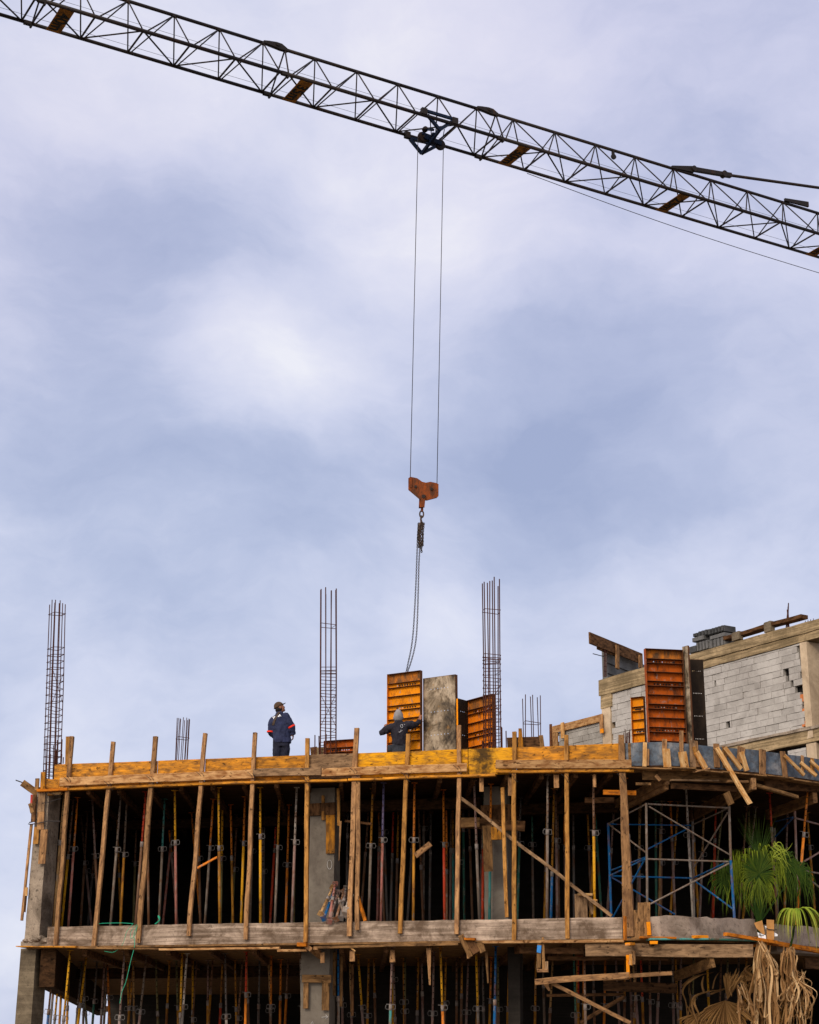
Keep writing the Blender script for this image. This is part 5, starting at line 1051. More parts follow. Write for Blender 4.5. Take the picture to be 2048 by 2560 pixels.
# ropes along the jib, pulley, power cable, tie bar
m = MB(); m.path([(NEAR(s) * .55 + FAR(s) * .45) + V((0, 0, .45)) for s in (-6, 10, 20, 33)], .0045, 5); cp(m, 'jib_rope', 'wire')
m = MB(); m.path([(NEAR(s) * .3 + FAR(s) * .7) + V((0, 0, -.02)) for s in (-6, 10, 16, 33)], .0045, 5); cp(m, 'jib_rope', 'wire')
z = zz('j3'); p = PL(*z(680, 288), .5); s_ = S_(*z(680, 288), .5); m = MB(); m.disc(p, jp, .075, .05, 18); m.box((p + TOP(s_)) / 2, jd * .025, jp * .04, V((0, 0, (TOP(s_).z - p.z) / 2))); cp(m, 'guide_pulley', 'crane_dark', False)
c0, c1 = PL(1318, 433, .98), PL(2048, 682, .98); m = MB(); pts = []
for i in range(48):
    t = i / 18; q = c0.lerp(c1, t); q.z -= .10 * math.sin(math.pi * min(t, 1)); pts.append(q)
m.path(pts, .010, 5); cp(m, 'power_cable', 'wire')
pA, pB, pC = PL(*z(975, 338), .5), PL(*z(1270, 385), .5), PL(*z(1725, 446), .5)
k0 = PL(*z(1085, 352), .5); k1 = PL(*z(1240, 378), .5)
m = MB(); u = (k0 - pA).normalized(); m.prism([pA - V((0, 0, .05)) - jp * .03, pA + V((0, 0, .02)) - jp * .03, k0 + V((0, 0, .09)) - jp * .03, k0 - V((0, 0, .10)) - jp * .03], jp * .06); cp(m, 'tie_bar_lug', 'crane_dark', False)
m = MB(); v = (k1 - k0).normalized(); up = v.cross(jp); up = up if up.z > 0 else -up; m.box((k0 + k1) / 2, (k1 - k0) / 2 * 1.12, jp * .055, up * .055); m.disc(k0, jp, .085, .15, 14); m.disc(k1, jp, .095, .15, 14); m.box(k1 + v * .16, v * .10, jp * .06, up * .06); cp(m, 'tie_bar_link', 'crane_dark', False)
td = (pC - k1).normalized(); apex = k1 + td * ((mast - k1).dot(jd) / td.dot(jd)); m = MB(); m.tube(k1, apex, .042, 10); cp(m, 'tie_bar')
pA, pB = PL(*z(1550, 505), .5), PL(*z(1670, 535), .5); m = MB(); m.prism([pA - jp * .03 - V((0, 0, .05)), pA - jp * .03 + V((0, 0, .03)), pB - jp * .03 + V((0, 0, .10)), pB - jp * .03 - V((0, 0, .06))], jp * .06); cp(m, 'tie_bar_lug', 'crane_dark', False)
# mast, out of view to the right
m = MB(); hw = .8; ct = [mast + jd * a * hw + jp * b * hw for a, b in ((-1, -1), (1, -1), (1, 1), (-1, 1))]
for c in ct: m.tube(V((c.x, c.y, .01)), V((c.x, c.y, HJ + .3)), .07, 6); m.tube(V((c.x, c.y, HJ + .3)), apex, .06, 6)
zl = 0.0
while zl < HJ - 1.6:
    for i in range(4):
        a, b = ct[i], ct[(i + 1) % 4]; m.tube(V((a.x, a.y, zl + .05)), V((b.x, b.y, zl + 1.65)), .03, 5); m.tube(V((a.x, a.y, zl + 1.65)), V((b.x, b.y, zl + 1.65)), .03, 5)
    zl += 1.6
cp(m, 'mast')
m = MB(); m.tube(NEAR(31), NEAR(42), .06, 8); m.tube(FAR(31), FAR(42), .06, 8); m.tube(TOP(41), apex, .04, 8); m.box(FAR(41) * .5 + NEAR(41) * .5 - V((0, 0, .8)), jd * 1.2, jp * .6, V((0, 0, .9))); cp(m, 'counter_jib', 'crane_steel', False)
# trolley
tr = zz('tr'); TP = lambda x, y, k: PL(*tr(x, y), k)
t_near = [TP(650, 330, -.02), TP(1480, 590, -.02)]; t_far = [FAR(S_(*tr(210, 985), 1.0)), FAR(S_(*tr(1050, 1230), 1.0))]
m = MB(); bt = lambda a, b, w1, w2: m.box((a + b) / 2, (b - a) / 2, (b - a).cross(V((0, 0, 1))).normalized() * w1, (b - a).cross((b - a).cross(V((0, 0, 1)))).normalized() * w2)
bt(TP(700, 290, 0), TP(1440, 510, 0), .03, .035); bt(t_far[0] + V((0, 0, -.05)), t_far[1] + V((0, 0, -.05)), .03, .035)
L1, L2 = TP(1070, 800, .08), TP(590, 1440, .95)
bt(TP(740, 400, .0), L1, .03, .04); bt(TP(1420, 570, .0), L1, .03, .04); bt(L1, L2, .03, .045); bt(TP(270, 1050, 1.0), L2, .03, .04); bt(TP(1000, 1230, 1.0), L2, .03, .04)
p1, p2 = TP(620, 1005, .6), TP(1080, 1205, .6); bt(p1 - jp * .03, p2 - jp * .03, .06, .06); bt(TP(690, 780, .6), TP(900, 800, .3), .03, .03); bt(TP(600, 900, .55), TP(880, 1000, .55), .03, .03)
bt(TP(815, 540, .15), TP(860, 1080, .5), .012, .012); bt(TP(930, 900, .3), TP(850, 1060, .6), .05, .03); bt(TP(1200, 790, .3), TP(1160, 1000, .3), .008, .008); bt(TP(380, 1110, .95), TP(800, 1190, .7), .01, .01)
trolley = cp(m, 'trolley', 'trolley_blue', False); WPOS[trolley.name] = WPOS[crane.name]
for c in t_near + [q - V((0, 0, .02)) for q in t_far]:
    mm = MB(); mm.box(c + V((0, 0, .02)), jd * .075, jp * .05, V((0, 0, .085))); q = build(mm, 'wheel_box', 'crane_dark', trolley); q.location = (0, 0, 0)
for c, r in ((p1, .145), (p2, .145), (TP(680, 790, .6), .075)):
    mm = MB(); mm.disc(c, jp, r, .03, 24); mm.disc(c - jp * .035, jp, r * .93, .02, 24); mm.disc(c + jp * .035, jp, r * .93, .02, 24); mm.disc(c, jp, r * .25, .16, 10); q = build(mm, 'pulley', 'crane_steel', trolley)
# hoist ropes, hook block
hk = zz('hk'); YH = 38.55
r1a, r2a = p1 - jd * .14 + V((0, 0, -.02)), p2 + jd * .10 + V((0, 0, -.02))
r1b, r2b = atY(*hk(273, 165), YH), atY(*hk(513, 215), YH)
cp(MB().tube(r1a, r1b, .0085, 6), 'hoist_rope', 'wire'); cp(MB().tube(r2a, r2b, .0085, 6), 'hoist_rope', 'wire')
HP = lambda x, y, dy=0: atY(*hk(x, y), YH + dy)
hb = thing('hook_block', HP(390, 420), 'rusty orange hook block hanging on two ropes', 'hook block')
poly = [(255, 163), (275, 150), (335, 163), (380, 195), (415, 203), (455, 195), (510, 207), (527, 217), (527, 320), (510, 338), (420, 362), (355, 350), (255, 265)]
for dy in (-.09, .05): build(MB().prism([HP(x, y, dy) for x, y in poly], V((0, .035, 0))), 'side_plate', 'hook_paint', hb)
m = MB(); m.box(HP(278, 205, -.1), (.03, 0, 0), (0, .012, 0), (0, 0, .12)); build(m, 'edge_plate', 'hook_paint', hb)
for x, y in ((322, 240), (465, 262)):
    build(MB().disc(HP(x, y, -.01), (0, 1, 0), .13, .06, 20), 'pulley', 'form_rust', hb); build(MB().disc(HP(x, y, -.1), (0, 1, 0), .032, .05, 10), 'pin', 'crane_dark', hb)
build(MB().disc(HP(393, 328, -.13), (0, 1, 0), .045, .04, 12), 'pin', 'crane_steel', hb)
m = MB(); a, b = HP(391, 315, -.11), HP(380, 425, -.11); m.box((a + b) / 2, (b - a) / 2, V((.055, 0, 0)), V((0, .025, 0))); build(m, 'shackle', 'hook_paint', hb)
m = MB(); a, b = HP(372, 345, .06), HP(368, 428, .06); m.box((a + b) / 2, (b - a) / 2, V((.05, 0, 0)), V((0, .06, 0))); build(m, 'shackle', 'hook_paint', hb)
m = MB(); m.tube(HP(380, 425, -.03), HP(377, 465, -.03), .03, 8); build(m, 'shank', 'hook_paint', hb)
def ringpath(c, rx, rz, tilt=0, n=16): return [c + V((math.cos(t) * rx * math.cos(tilt), math.cos(t) * rx * math.sin(tilt), math.sin(t) * rz)) for t in [2 * math.pi * i / n for i in range(n)]]
build(MB().path(ringpath(HP(375, 487, -.03), .045, .085), .018, 6, closed=True), 'ring', 'chain_steel', hb)
m = MB(); m.path([HP(x, y, -.03) for x, y in [(376, 500), (368, 530), (372, 555), (360, 580), (352, 600), (356, 625), (372, 622), (381, 590), (384, 555)]], [.026, .024, .026, .028, .026, .022, .02, .016, .01], 8); build(m, 'hook', 'chain_steel', hb)
# chain: two hanging strands and a gathered bunch
ch = thing('lifting_chain', HP(360, 700), 'long dark lifting chain running from the hook down to the orange panel', 'chain')
def links(pts, size, nm, step=None, r=.0055):
    m = MB(); acc = []; step = step or size * .72
    L = [0]
    for a, b in zip(pts[:-1], pts[1:]): L.append(L[-1] + (b - a).length)
    n = int(L[-1] / step); j = 0
    for i in range(n):
        d = i * step
        while j < len(L) - 2 and L[j + 1] < d: j += 1
        t = (d - L[j]) / max(1e-6, L[j + 1] - L[j]); c = pts[j].lerp(pts[j + 1], t); ax = (pts[j + 1] - pts[j]).normalized()
        s = V((1, 0, 0)) - ax * ax.x; s.normalize(); s2 = ax.cross(s); s = (s * math.cos(i * 1.57 + .6) + s2 * math.sin(i * 1.57 + .6))
        m.path([c + s * size * .33 * math.cos(q) + ax * size * .5 * math.sin(q) for q in [2 * math.pi * k / 8 for k in range(8)]], r, 4, closed=True)
    return build(m, nm, 'chain_steel', ch)
def spl(pts, k=8):
    Q = []
    for i in range(len(pts) - 1):
        p0, p1_, p2_, p3 = pts[max(i - 1, 0)], pts[i], pts[i + 1], pts[min(i + 2, len(pts) - 1)]
        for s in range(k):
            t = s / k; Q.append(.5 * ((2 * p1_) + (p2_ - p0) * t + (2 * p0 - 5 * p1_ + 4 * p2_ - p3) * t * t + (3 * p1_ - p0 - 3 * p2_ + p3) * t ** 3))
    return Q + [pts[-1]]
def YD(y): return YH - .03 + (A_[0].y - .15 - YH) * max(0, min(1, (y - 800) / 1150))
CP = lambda x, y: atY(*hk(x, y), YD(y))
links(spl([CP(*p) for p in [(345, 590), (338, 700), (334, 830), (330, 950), (322, 1150), (312, 1350), (298, 1560), (280, 1700), (255, 1820), (236, 1915), (228, 2000), (221, 2065)]]), .052, 'chain_strand', r=.006)
links(spl([CP(*p) for p in [(370, 590), (360, 720), (356, 830), (350, 950), (345, 1150), (338, 1400), (328, 1580), (310, 1700), (275, 1830), (245, 1915), (236, 1990), (240, 2050)]]), .052, 'chain_strand', r=.006)
for q in range(7):
    x0 = 345 + q * 8; links(spl([CP(x0 + rnd(-4, 4), 575), CP(x0 + rnd(-8, 6) - 4, 640), CP(x0 + rnd(-8, 8), 700), CP(x0 + rnd(-8, 5) - 2, 790 + rnd(-10, 20))]) , .06, 'chain_bunch', r=.009)
links([CP(372, 790), CP(376, 850)], .06, 'chain_bunch', r=.01)
cc = CP(243, 2050); build(MB().path(ringpath(cc, .05, .055), .014, 6, closed=True), 'chain_hook', 'chain_steel', ch)
# ------------------------------------------------------------------ block building in the background
bvx = math.hypot(.537, .844); BD = V((.537 / bvx, -.844 / bvx, 0)); BN = V((BD.y, -BD.x, 0))
if BN.y > 0: BN = -BN
BP = atY(1757, 1700, 54); BP = V((BP.x, BP.y, 0))
def bp(x, y, o=0.0): return onplane(x, y, BP + BN * o, BN)
def bu_(x, y, o=0.0): p = bp(*bb(x, y), o); return (p - BP).dot(BD), p.z
def BQ(u, z, o=0.0): return BP + BD * u + BN * o + V((0, 0, z))
br = thing('block_building', BQ(0, 0), 'unfinished grey concrete block building rising behind the deck at the right', 'building')
def bbox(u0, u1, z0, z1, o0, o1, nm, mat, z0b=None, z1b=None):
    z0b = z0 if z0b is None else z0b; z1b = z1 if z1b is None else z1b
    n = max(1, int(abs(u1 - u0) / .5)); m = MB()
    vs = []; fs = []
    for i in range(n + 1):
        t = i / n; u = u0 + (u1 - u0) * t; za = z0 + (z0b - z0) * t; zb_ = z1 + (z1b - z1) * t; j = lambda: rnd(-.012, .012)
        vs += [BQ(u, za + j(), o1 + j()), BQ(u, zb_ + j(), o1 + j()), BQ(u, zb_ + j(), o0), BQ(u, za + j(), o0)]
    for i in range(n):
        for r in range(4): fs.append((i * 4 + r, (i + 1) * 4 + r, (i + 1) * 4 + (r + 1) % 4, i * 4 + (r + 1) % 4))
    fs += [(0, 1, 2, 3), (n * 4 + 3, n * 4 + 2, n * 4 + 1, n * 4)]
    m.add(vs, fs); return build(m, nm, mat, br)
def blocks(u0, u1, z0, z1, mat, bl=.55, bh=.2, skip=(), ragged=0.0, red=(), o=0.0, parent=None, seed=1):
    random.seed(seed); m = MB(); mr = MB(); row = 0; z = z0; g_ = .011
    while z < z1 - .03:
        h = min(bh, z1 - z); u = u0 - (bl / 2 if row % 2 else 0) + rnd(-.06, .06); k = 0
        while u < u1:
            L = bl * (1 if random.random() > .12 else rnd(.4, .7)); a, b = max(u, u0), min(u + L, u1 - (rnd(0, ragged) if u + L > u1 - .1 else 0)); cu, cz = (a + b) / 2, z + h / 2
            u += L
            if b - a < .05: continue
            if any(abs(cu - s[0]) < s[2] and abs(cz - s[1]) < s[3] for s in skip):
                # keep the block, cut back to the rim of the hole
                s = [s for s in skip if abs(cu - s[0]) < s[2] and abs(cz - s[1]) < s[3]][0]; hw = s[4]
                if s[0] - hw - a > .06: pieces = [(a, s[0] - hw)]
                else: pieces = []
                if b - (s[0] + hw) > .06: pieces.append((s[0] + hw, b))
            else: pieces = [(a, b)]
            for a, b in pieces:
                dp = rnd(-.012, .012); tz = rnd(-.004, .004); tn = max(0, rnd(-.3, .22))
                m.hexa([BQ(a + g_ / 2, z + g_ / 2 + tz, o - .12), BQ(b - g_ / 2, z + g_ / 2 - tz, o - .12), BQ(b - g_ / 2, z + g_ / 2 - tz, o + dp), BQ(a + g_ / 2, z + g_ / 2 + tz, o + dp)],
                       [BQ(a + g_ / 2, z + h - g_ / 2 + tz, o - .12), BQ(b - g_ / 2, z + h - g_ / 2 - tz, o - .12), BQ(b - g_ / 2, z + h - g_ / 2 - tz, o + dp), BQ(a + g_ / 2, z + h - g_ / 2 + tz, o + dp)]); m.t[-8:] = [tn] * 8
        z += bh; row += 1
    q = build(m, 'block_wall', mat, br); random.seed(seed + 99); return q
# right hand bay
uL, zTL = bu_(1008, 423); uR, zTR = bu_(1612, 272); _, zBR = bu_(1640, 778); zt_ = (zTL + zTR) / 2; u0, zB0 = bu_(1030, 908)
hole = lambda x, y, w_, h_, hw: (*bu_(x, y), w_, h_, hw)
blocks(uL - 2.4, uR + .05, zBR - .35, zt_, 'block_face', skip=[hole(1522, 465, .3, .11, .11), hole(1557, 500, .25, .11, .05), hole(1590, 568, .28, .11, .09), hole(1083, 500, .25, .1, .04), hole(1163, 768, .25, .07, .09), hole(1592, 655, .2, .08, .04), hole(1597, 720, .2, .07, .05)], ragged=.22, seed=4)
bbox(uL - 2.4, uR + .2, zBR - .6, zt_ + .2, -.35, -.16, 'dark_backing', 'void')  # black sheet standing in for the unlit inside behind the holes
m = MB()
for (x, y, h_) in ((1623, 605, .22), (1630, 690, .18), (1633, 765, .16)):
    u, z = bu_(x, y); m.box(BQ(u, z, -.06), BD * .09, BN * .06, V((0, 0, h_ / 2)))
build(m, 'brick_filler', 'brick_red', br)
zt1 = bu_(915, 345)[1]; zt2 = bu_(1725, 118)[1]; ztb = (zt1 + zt2) / 2
bbox(uL - 2.6, uR + 9, zt_ + .01, ztb - .32, -.5, .03, 'lintel_beam', 'conc_beam'); bbox(uL - 2.6, uR + 9, ztb - .315, ztb, -.5, .075, 'lintel_beam', 'conc_beam')
uc0, uc1 = bu_(1615, 500)[0], bu_(1672, 500)[0]
bbox(uc0 + .1, uc1, zBR - .4, zt_ - .005, -.55, .05, 'column', 'conc_pale')
bbox(uc1 + .02, uc1 + 6, zBR, zt_ - .01, -2.5, -2.3, 'dark_backing', 'void'); bbox(uc1 + .9, uc1 + 1.6, zBR, zt_ - .01, -.9, -.5, 'inner_post', 'conc_dark')
zb1 = bu_(1320, 868)[1]; zb2 = bu_(1725, 775)[1]; zbb = (zb1 + zb2) / 2; zbl = bu_(1560, 905)[1]
bbox(uL - 4, uR + 9, zbl, zbb - .06, -.5, .05, 'floor_beam', 'conc_beam'); bbox(uL - 4, uR + 9, zbb - .06, zbb + .02, -.5, .10, 'mortar_ledge', 'conc_rough')
bbox(uL - 4, uR + 9, zbl - 4, zbl - .02, -.35, -.15, 'dark_backing', 'void'); blocks(bu_(1530, 940)[0], bu_(1645, 940)[0], zbl - 2, zbl - .1, 'block_face', seed=9); bbox(bu_(1652, 940)[0], bu_(1715, 940)[0], zbl - 3, zbl - .02, -.4, .02, 'column', 'conc_pale')
# left bay with its corner column
ul0, ul1 = bu_(388, 700)[0], bu_(440, 700)[0]; zl = (bu_(385, 490)[1] + bu_(635, 425)[1]) / 2; zlb = (bu_(440, 575)[1] + bu_(635, 530)[1]) / 2
bbox(ul0 - .1, uL - 2.5, zlb, zl, -.5, .06, 'lintel_beam', 'conc_beam')
bbox(ul0, ul1, 6.5, zlb - .005, -.5, .03, 'column', 'conc_pale')
bbox(ul0 - .03, ul1 + .1, zlb - .45, zlb - .004, -.45, .05, 'column_head', 'conc_beam')
blocks(ul1 + .02, uL - 2.5, 7.0, zlb - .01, 'block_face', skip=[hole(458, 775, .3, .11, .16)], seed=12); bbox(ul1 - .1, uL - 2.5, 6.8, zlb, -.35, -.16, 'dark_backing', 'void')
# lower wing to the left
uw0 = bu_(112, 850)[0]; zw = (bu_(75, 778)[1] + bu_(385, 712)[1]) / 2
blocks(uw0, ul0 - .02, 6.6, zw - .25, 'block_warm', seed=21); bbox(uw0, ul0 - .02, 6.4, zw - .2, -.35, -.16, 'dark_backing', 'void')
def BT(p0, p1, o, w_, th, mat, label, name='timber', cat='timber', **k):
    a, b = bp(*bb(*p0), o), bp(*bb(*p1), o); return timber(name, a, b, w_, th, BN, mat, label=label, cat=cat, **k)
a, b = BQ(bu_(78, 780)[0], zw - .14, .06), BQ(ul0 - .05, zw - .14, .06)
timber('form_plank', a, b, .26, .05, BN, 'waler', label='tan form plank along the top of the low left block wall', cat='plank')
BT((90, 905), (90, 780), .05, .42, .05, 'waler', 'tan form board at the left end of the low block wall', 'form_plank', 'plank'); BT((69, 905), (67, 768), .1, .10, .06, 'form_rust', 'dark rusty edge at the left end of the low block wall', 'form_plank', 'plank')
BT((142, 855), (140, 757), .12, .16, .06, 'wood_pale', 'upright cleat on the tan form plank', 'cleat', 'cleat'); BT((382, 820), (378, 705), .12, .15, .06, 'wood_post', 'upright cleat with a yellow tip beside the pale corner column', 'cleat', 'cleat'); BT((384, 823), (383, 797), .17, .15, .05, 'form_yellow', 'bright yellow block at the foot of the upright cleat', 'wood_block', 'block')
# timber form and block parapet over the left bay: runs to the right and away
qa = bp(*bb(310, 235), 0); qb = atz(*bb(625, 368), qa.z); rd = (qb - qa).normalized(); rn = V((rd.y, -rd.x, 0)); rn = rn if rn.y < 0 else -rn
def RP(x, y, o=0.0): return onplane(*bb(x, y), qa + rn * o, rn)
timber('form_plank', RP(306, 234), RP(632, 366), .42, .06, rn, 'wood_dark', label='long weathered form plank jutting out over the rooftop corner', cat='plank')
timber('form_plank', RP(355, 280, -.05), RP(470, 325, -.05), .3, .06, rn, 'wood_dark', label='shorter dark plank under the jutting form plank', cat='plank')
timber('cleat', RP(478, 425, .08), RP(478, 282, .08), .22, .07, rn, 'wood_post', label='upright cleat on the rooftop form plank', cat='cleat'); timber('cleat', RP(622, 420, .08), RP(620, 345, .08), .22, .07, rn, 'wood_post', label='upright cleat at the right end of the rooftop form plank', cat='cleat')
a, b = RP(418, 470, -.2), RP(660, 470, -.2); c, d = RP(660, 385, -.2), RP(418, 300, -.2); a.z = b.z = zl - .1; c.z = d.z = qa.z - .05
m = MB(); m.hexa([a, b, b - rn * .2, a - rn * .2], [V((a.x, a.y, d.z)), V((b.x, b.y, d.z)), V((b.x, b.y, d.z)) - rn * .2, V((a.x, a.y, d.z)) - rn * .2]); build(m, 'parapet_wall', 'block_dark', br)
m = MB(); a2, b2 = a + rn * .02, b + rn * .02
for i in range(1, 4): z = a.z + .38 * i; m.box((a2 + b2) / 2 + V((0, 0, z - a.z)), (b2 - a2) / 2, rn * .012, V((0, 0, .012)))
build(m, 'mortar_joints', 'conc_dark', br)
th = thing('rebar_cage', RP(403, 470), 'thin rebar bunch under the rooftop form plank', 'rebar')
for x in (395, 399, 406, 413): build(MB().tube(RP(x, 475), RP(x + 1, 300), .02 if x == 406 else .012, 5), 'upright_bar', 'rebar', th)
for y in (340, 375, 410, 440): build(MB().tube(RP(394, y), RP(414, y + 4), .010, 4), 'stirrup', 'rebar', th)
m = MB(); m.tube(RP(328, 332), RP(398, 350), .016, 5); tag(build(m, 'reinforcing_bar', 'wire'), 'bar sticking out left under the rooftop form plank', 'bar')
# roof top things
def cblock(x, y, w_, h_, label, rot=0.0, fl=False, o=-.25, mat='block_dark', dep=.2):
    p = bp(*bb(x, y), o); c = math.cos(rot); s = math.sin(rot); dx = BD * c + BN * s; dy = BN * c - BD * s
    t = MB(); t.box(p + V((0, 0, h_ / 2)), dx * w_ / 2, dy * dep, V((0, 0, h_ / 2)))
    if fl:
        for q in range(5): t.box(p + dx * (w_ * (q - 2) / 5) + dy * (dep + .012) + V((0, 0, h_ / 2)), dx * w_ * .06, dy * .012, V((0, 0, h_ / 2 - .004)))
    else:
        for q in (-1, 1): t.box(p + dx * q * w_ * .25 + V((0, 0, h_ + .006)), dx * w_ * .18, dy * dep * .8, V((0, 0, .006)))
    return tag(build(t, 'concrete_block', mat, bev=.008), label, 'block', 'concrete blocks stacked on the rooftop')
k_ = .46
for (x0, x1, y0, y1, fl, lab, o, mt) in [(918, 966, 292, 332, False, 'lowest left block of the rooftop stack', .0, 'block_mid'), (972, 1050, 266, 322, True, 'ribbed block low in the rooftop stack', -.10, 'block_dark'), (1056, 1146, 252, 304, True, 'wide ribbed block low right in the rooftop stack', -.10, 'block_dark'),
    (941, 1012, 236, 262, False, 'plain middle block of the rooftop stack, left', -.16, 'block_dark'), (1050, 1142, 224, 248, False, 'plain middle block of the rooftop stack, right', -.16, 'block_dark'), (953, 979, 208, 232, True, 'small upper left block of the rooftop stack', -.22, 'block_mid'), (984, 1042, 196, 231, True, 'upper middle ribbed block of the rooftop stack', -.22, 'block_mid'), (1047, 1143, 181, 219, True, 'topmost wide ribbed block of the rooftop stack', -.20, 'block_mid')]:
    a, b = bp(*bb(x0, y1), o), bp(*bb(x1, y1), o); t_ = bp(*bb(x0, y0), o); L = (b - a).dot(BD); base_ = a.z; m = MB(); h = t_.z - a.z
    sl = .10
    q0 = BP + BD * ((a - BP).dot(BD)) + BN * o + V((0, 0, base_)); q1 = q0 + BD * L; m.hexa([q0, q1, q1 - BN * .5, q0 - BN * .5], [q + V((0, 0, h)) for q in (q0, q1, q1 - BN * .5, q0 - BN * .5)])
    if fl:
        n_ = max(3, int(L / .14))
        for k in range(n_): c = q0 + BD * (L * (k + .5) / n_) + BN * .03 + V((0, 0, h / 2)); m.box(c, BD * (L / n_ * .32), BN * .03, V((0, 0, h / 2 - .01)))
    tag(build(m, 'concrete_block', mt, bev=.012), lab, 'block', 'concrete blocks stacked on the rooftop')
cblock(1222, 250, .36, .26, 'grey block under the left end of the rooftop plank', .1, False, -.1, 'conc_old', .09); cblock(1420, 199, .32, .32, 'grey block under the middle of the rooftop plank', .1, False, -.1, 'conc_old', .09)
a, b = bp(*bb(1148, 256), -.2), bp(*bb(1637, 117), -.2); a += V((0, 0, .08)); b += V((0, 0, .08)); timber('roof_plank', a, b, .12, .3, BN, 'wood_dark', label='long dark plank lying along the rooftop on blocks', cat='plank', jit=.02)
th = thing('rebar_tuft', bp(*bb(1530, 165), -.2), 'tuft of rusty rebar rising from the rooftop', 'rebar')
for x0, x1, y1 in ((1521, 1534, 40), (1527, 1536, 18), (1533, 1537, 20), (1541, 1533, 45), (1537, 1528, 60)): build(MB().tube(bp(*bb(x0, 172), -.2), bp(*bb(x1, y1), -.2), .014, 5), 'upright_bar', 'rebar', th)
for x in (1655, 1672, 1690, 1640): build(MB().tube(bp(*bb(x, 142 - (x - 1640) * .28), -.2), bp(*bb(x + rnd(-2, 4), 128 - (x - 1640) * .28), -.2), .010, 4), 'upright_bar', 'rebar', th)
# pencilled word on the blocks, unreadable at this distance, kept as faint strokes
# ------------------------------------------------------------------ people
def loft(mb, rings, n=20):
    vs = [c + V((math.cos(2 * math.pi * j / n) * a, math.sin(2 * math.pi * j / n) * b, 0)) for c, a, b in rings for j in range(n)]; k = len(rings)
    mb.add(vs, [(i * n + j, i * n + (j + 1) % n, (i + 1) * n + (j + 1) % n, (i + 1) * n + j) for i in range(k - 1) for j in range(n)] + [tuple(range(n - 1, -1, -1)), tuple(range((k - 1) * n, k * n))])
def voxel(mb, size, smooth=2):
    me = bpy.data.meshes.new('lump'); me.from_pydata(mb.v, [], mb.f)
    bm = bmesh.new(); bm.from_mesh(me); bmesh.ops.recalc_face_normals(bm, faces=bm.faces); bm.to_mesh(me); bm.free()
    ob = bpy.data.objects.new('lump', me); COL.objects.link(ob); r = ob.modifiers.new('r', 'REMESH'); r.mode = 'VOXEL'; r.voxel_size = size
    if smooth: s = ob.modifiers.new('s', 'SMOOTH'); s.iterations = smooth; s.factor = .5
    dg = bpy.context.evaluated_depsgraph_get(); out = bpy.data.meshes.new_from_object(ob.evaluated_get(dg)); bpy.data.objects.remove(ob)
    out.polygons.foreach_set('use_smooth', [True] * len(out.polygons)); return out
def hand(mb, w, d, n, side, curl=.6):
    """wrist, direction of the fingers, palm normal, side on which the thumb sits"""
    d, n = V(d).normalized(), V(n).normalized(); s = d.cross(n) * side
    R = M((s, d, n)).transposed().to_4x4(); c = V(w) + d * .045
    mb.sphere((0, 0, 0), .040, .052, .017, 10, 8); k = len(mb.v)
    for i in range(k - 99, k): mb.v[i] = c + (R @ mb.v[i])
    for i, (off, L) in enumerate(((-.030, .062), (-.010, .080), (.011, .084), (.031, .074))):
        p = c + s * off + d * .043; q = [p]; a = 0; 
        for g_ in range(3): a += curl * (.5, .75, .6)[g_]; p = p + (d * math.cos(a) + n * math.sin(a)) * L * (.45, .32, .23)[g_]; q.append(p)
        mb.path(q, [.0095, .009, .0085, .007], 6)
    p = c + s * .034 - d * .028; q = [p, p + s * .026 + d * .024 + n * .010, p + s * .032 + d * .052 + n * .024, p + s * .026 + d * .070 + n * .034]; mb.path(q, [.012, .011, .010, .008], 6)
def head(mb, c, f, u, sc=1.0):
    f, u = V(f).normalized(), V(u); u = (u - f * u.dot(f)).normalized(); r = f.cross(u)
    X = lambda a, b, d: V(c) + (f * a + r * b + u * d) * sc
    def ell(a, b, d, rx, ry, rz):
        n0 = len(mb.v); mb.sphere((0, 0, 0), rx, ry, rz, 16, 12)
        for i in range(n0, len(mb.v)): v = mb.v[i]; mb.v[i] = X(a + v.x, b + v.y, d + v.z)
    ell(-.01, 0, .025, .098, .077, .098); ell(.03, 0, -.03, .066, .062, .085); ell(.07, 0, -.088, .028, .032, .024); ell(.055, 0, -.06, .04, .045, .04)
    ell(.100, 0, -.022, .020, .014, .017); mb.path([X(.085, 0, .022), X(.098, 0, 0), X(.112, 0, -.022)], [.010, .012, .013], 6)   # nose
    for s in (-1, 1):
        ell(.078, s * .032, .022, .014, .024, .010); ell(-.012, s * .078, -.012, .022, .010, .032)                # brows, ears
        ell(.060, s * .04, -.03, .026, .022, .022)
    ell(.088, 0, -.056, .011, .022, .006); ell(.085, 0, -.068, .011, .020, .006)                                     # lips
    return X
def person(org, yaw, label):
    b = MB(); return b
def child(nm, me, mat, par): o = mesh_obj(nm, me, mat, par); return o
def frommb(mb, smooth=True):
    me = bpy.data.meshes.new('piece'); me.from_pydata(mb.v, [], mb.f); bm = bmesh.new(); bm.from_mesh(me); bmesh.ops.recalc_face_normals(bm, faces=bm.faces); bm.to_mesh(me); bm.free()
    if smooth: me.polygons.foreach_set('use_smooth', [True] * len(me.polygons))
    return me
def flatten(me, k, y0=0.0):
    for v in me.vertices: v.co.y = y0 + (v.co.y - y0) * k
def wrinkle(me, a, sc):
    for v in me.vertices:
        n_ = noise.fractal(V((v.co.x * sc, v.co.y * sc, v.co.z * sc * .6)), .8, 2, 3); v.co += v.normal * a * n_
